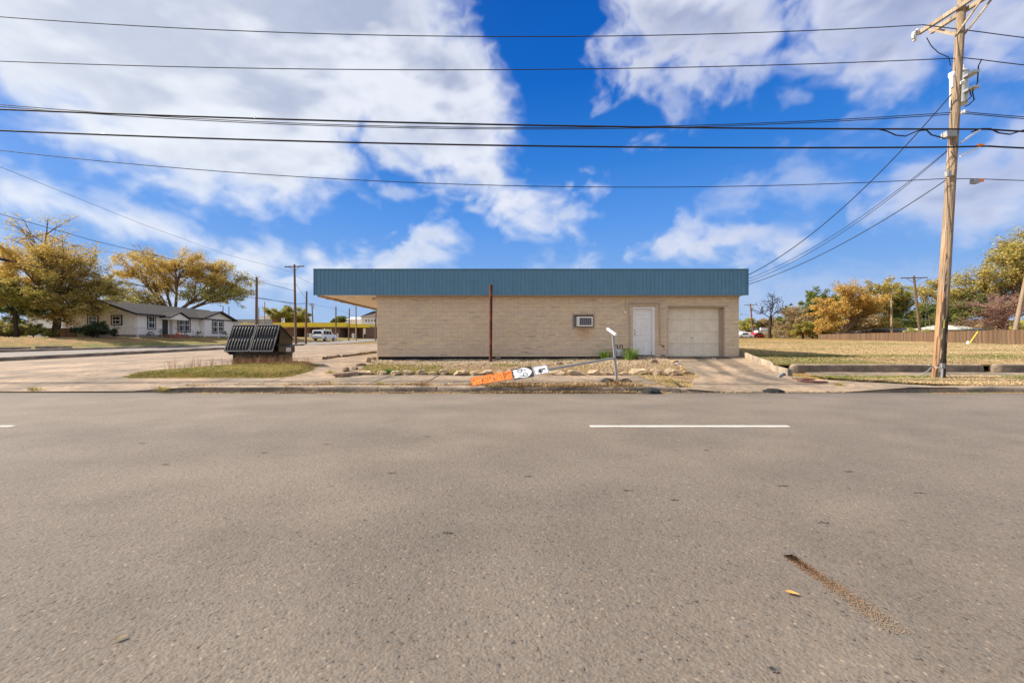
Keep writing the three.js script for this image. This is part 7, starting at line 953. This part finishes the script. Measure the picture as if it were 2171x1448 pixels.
{ const Ar = thing('arcade_wall', 'white garage wall with dark arched openings behind the canopy', 'wall', [0, 0, 0]); const d = 106, g = new GB(), x0 = X(729, d), x1 = X(799, d), yt = Yp(697, d), y0 = 1.6; g.box(x0, x1, y0, yt, -(d + 0.5), -d); mesh('wall', g, M.white, Ar); for (const [a, b] of [[771, 776], [790, 796]]) { const s = new THREE.Shape(), w = X(b, d) - X(a, d); s.moveTo(0, 0); s.lineTo(w, 0); s.lineTo(w, 1.4); s.absarc(w / 2, 1.4, w / 2, 0, Math.PI); s.lineTo(0, 0); const e = new THREE.ExtrudeGeometry(s, { depth: 0.05, bevelEnabled: false }); e.translate(X(a, d), y0, -d); mesh('arch', e, M.trimDark, Ar); } const gd = new GB(); gd.box(X(731, d), X(739, d), y0, Yp(700, d), -d, -d + 0.06); mesh('garage_door', gd, M.garage, Ar); }
{ const d = 128, B = thing('flat_roof_shop', 'grey flat roofed shop with white parapet and brick ends behind the dumpster', 'building'); const g = new GB(); g.box(X(488, d), X(584, d), 1.5, Yp(677, d), -(d + 12), -d); mesh('wall', g, M.dull, B); const p = new GB(); p.box(X(548, d), X(583, d), Yp(677, d), Yp(670, d), -(d + 11), -(d + 0.5)); mesh('parapet', p, M.white, B); const r = new GB(); r.box(X(581, d), X(592, d), 1.5, Yp(669, d), -(d + 8), -(d - 1)); mesh('brick_end', r, M.redBrick, B); const c = new GB(); c.box(X(551, d), X(560, d), Yp(671, d), Yp(661, d), -(d + 9), -(d + 4)); { const t = Yp(657, d); const a = V(X(547, d), Yp(662, d), d + 3), b = V(X(563, d), Yp(662, d), d + 3), q = V(X(563, d), Yp(662, d), d + 10), e = V(X(547, d), Yp(662, d), d + 10), tp = V(X(553, d), t, d + 6.5); for (const [m, n] of [[a, b], [b, q], [q, e], [e, a]]) { const i = c.v(m.x, m.y, m.z); c.v(n.x, n.y, n.z); c.v(tp.x, tp.y, tp.z); c.i.push(i, i + 1, i + 2); } } mesh('brick_tower', c, M.redBrick, B); }
farHouse('brick_house', 'red brick house with pale metal roof at the far lawn corner', X(1555, 112), X(1602, 112), 112, 9, Yp(708, 112), Yp(697.5, 112), M.redBrick, M.roofMetal, { hip: true, win: [[X(1578, 112), X(1583, 112), Yp(713, 112), Yp(709.5, 112)], [X(1588, 112), X(1589.5, 112), Yp(716, 112), Yp(710, 112)]] });
farHouse('fence_shed', 'brown roofed shed behind the left part of the wood fence', X(1806, 78), X(1850, 78), 78, 6, Yp(706.5, 78), Yp(699, 78), M.roofBrown, M.roofBrown, { hip: true });
farHouse('fence_house', 'brick house with long dark roof behind the fence and leaning pole', X(1885, 72), X(1990, 72), 72, 8, Yp(703, 72), Yp(694.5, 72), M.redBrick, std([0.11, 0.11, 0.115], { roughness: 0.9 }), {});
{ const d = 62, P = thing('metal_roof_shed', 'shed with pale ribbed metal hip roof behind the fence', 'shed'); const x0 = X(2012, d), x1 = X(2106, d), ye = Yp(699, d), yr = Yp(685.5, d), xm = X(2050, d), g = new GB(); const w = new GB(); w.box(x0 + 0.4, x1 - 0.4, 0.8, ye, -(d + 7), -(d + 0.4)); mesh('wall', w, M.tan, P); const A = V(x0, ye, d), B = V(x1, ye, d), C2 = V(x1, ye, d + 7.4), D2 = V(x0, ye, d + 7.4), T1 = V(xm, yr, d + 3.7); for (const [p, q] of [[A, B], [B, C2], [C2, D2], [D2, A]]) { const i = g.v(p.x, p.y, p.z, 0, 0); g.v(q.x, q.y, q.z, 5, 0); g.v(T1.x, T1.y, T1.z, 2.5, 2); g.i.push(i, i + 1, i + 2); } const rf = mesh('roof', g, M.roofMetal, P); const rb = new GB(); for (let k = 1; k < 16; k++) { const t = k / 16, p = A.clone().lerp(B, t), s = p.x < xm ? (p.x - A.x) / (xm - A.x) : (B.x - p.x) / (B.x - xm), q = new THREE.Vector3(p.x, mix(ye, yr, s), mix(p.z, T1.z, s)); rb.beam(p.clone().add(V(0, 0.02, 0)), q.add(V(0, 0.02, 0)), 0.05, 0.04); } mesh('roof_ribs', rb, M.roofMetal, rf); }
farHouse('pale_house', 'low white house half hidden behind the trees of the left yard', X(58, 56), X(152, 56), 56, 8, Yp(672, 56), Yp(655, 56), M.white, M.roofDark, { win: [[X(80, 56), X(90, 56), Yp(700, 56), Yp(686, 56)]] });
{ const g = new GB(), Fd = thing('yard_fence', 'dark low board fence behind the trunk of the golden tree', 'fence'); for (let k = 0; k < 22; k++) { const x = X(102, 42.5) + k * 0.142; g.box(x, x + 0.13, H(x, 42.5) - 0.1, H(x, 42.5) + 0.95, -42.52, -42.5); } stuff(mesh('boards', g, M.poleDark, Fd)); const r2 = new GB(); r2.box(X(102, 42.5), X(102, 42.5) + 3.1, H(-48, 42.5) + 0.6, H(-48, 42.5) + 0.7, -42.6, -42.522); mesh('rail', r2, M.poleDark, Fd); }
{ // a far-off wood, one mass all along the skyline
  const g = new GB(), r = rng(5150); for (let k = 0; k < 42000; k++) { const a = (r() - 0.5) * 2.5, dd = 205 + r() * 40, x = Math.sin(a) * dd, d = Math.cos(a) * dd, hmax = 3.2 + fbm(a * 26 + 8, 3, 4) * 6.5, y = 1.6 + Math.pow(r(), 0.7) * hmax, s = 0.9 + r() * 0.9, q = r() * 6.28, k2 = 0.6 + r() * 0.6, pal = fbm(a * 14 + 60, 9, 3) > 0.52 ? PAL.brown : PAL.olive, c = pal[Math.floor(r() * pal.length)]; g.col = [c[0] * k2, c[1] * k2, c[2] * k2]; const u = Math.cos(q) * s, v = Math.sin(q) * s, w = (r() - 0.5) * s; const i0 = g.v(x - u * 0.5, y - v * 0.5, -d); g.v(x + v * 0.4, y - u * 0.4, -d + w); g.v(x + u * 0.5, y + v * 0.5, -d); g.v(x - v * 0.4, y + u * 0.4, -d - w); g.i.push(i0, i0 + 1, i0 + 2, i0, i0 + 2, i0 + 3); }
  stuff(mesh('far_wood', g, M.leaf), 'low far off belt of brown and olive trees along the skyline', 'wood'); }
{ const d = 108, T2 = thing('sign_trailer', 'white lettered billboard trailer beside the bare tree past the lawn', 'trailer', [0, 0, 0]), x0 = X(1607, d), x1 = X(1629, d), y = H(70, d); const b = new GB(); b.box(x0, x1, y + 0.6, y + 2.1, -(d + 2), -d); mesh('box', b, M.signWhite, T2); const b2 = new GB(); b2.box(X(1616, d), X(1632, d), y + 2.3, y + 2.95, -(d + 1), -(d + 0.5)); b2.box(X(1624, d) - 0.05, X(1624, d) + 0.05, y + 1.9, y + 2.4, -(d + 0.8), -(d + 0.7)); mesh('top_board', b2, M.signWhite, T2); const g = new GB(), r = rng(8); for (let k = 0; k < 8; k++) g.box(x0 + 0.3 + k * 0.3, x0 + 0.5 + k * 0.3, y + 1.1, y + 1.3 + r() * 0.3, -d, -d + 0.02); mesh('lettering', g, std([0.45, 0.6, 0.5]), T2); const w = new GB(); for (const x of [x0 + 0.7, x1 - 0.7]) w.box(x - 0.35, x + 0.35, y - 0.05, y + 0.62, -(d + 1.9), -(d + 0.1)); mesh('wheels', w, M.black, T2); }
renderer.render(scene, camera);
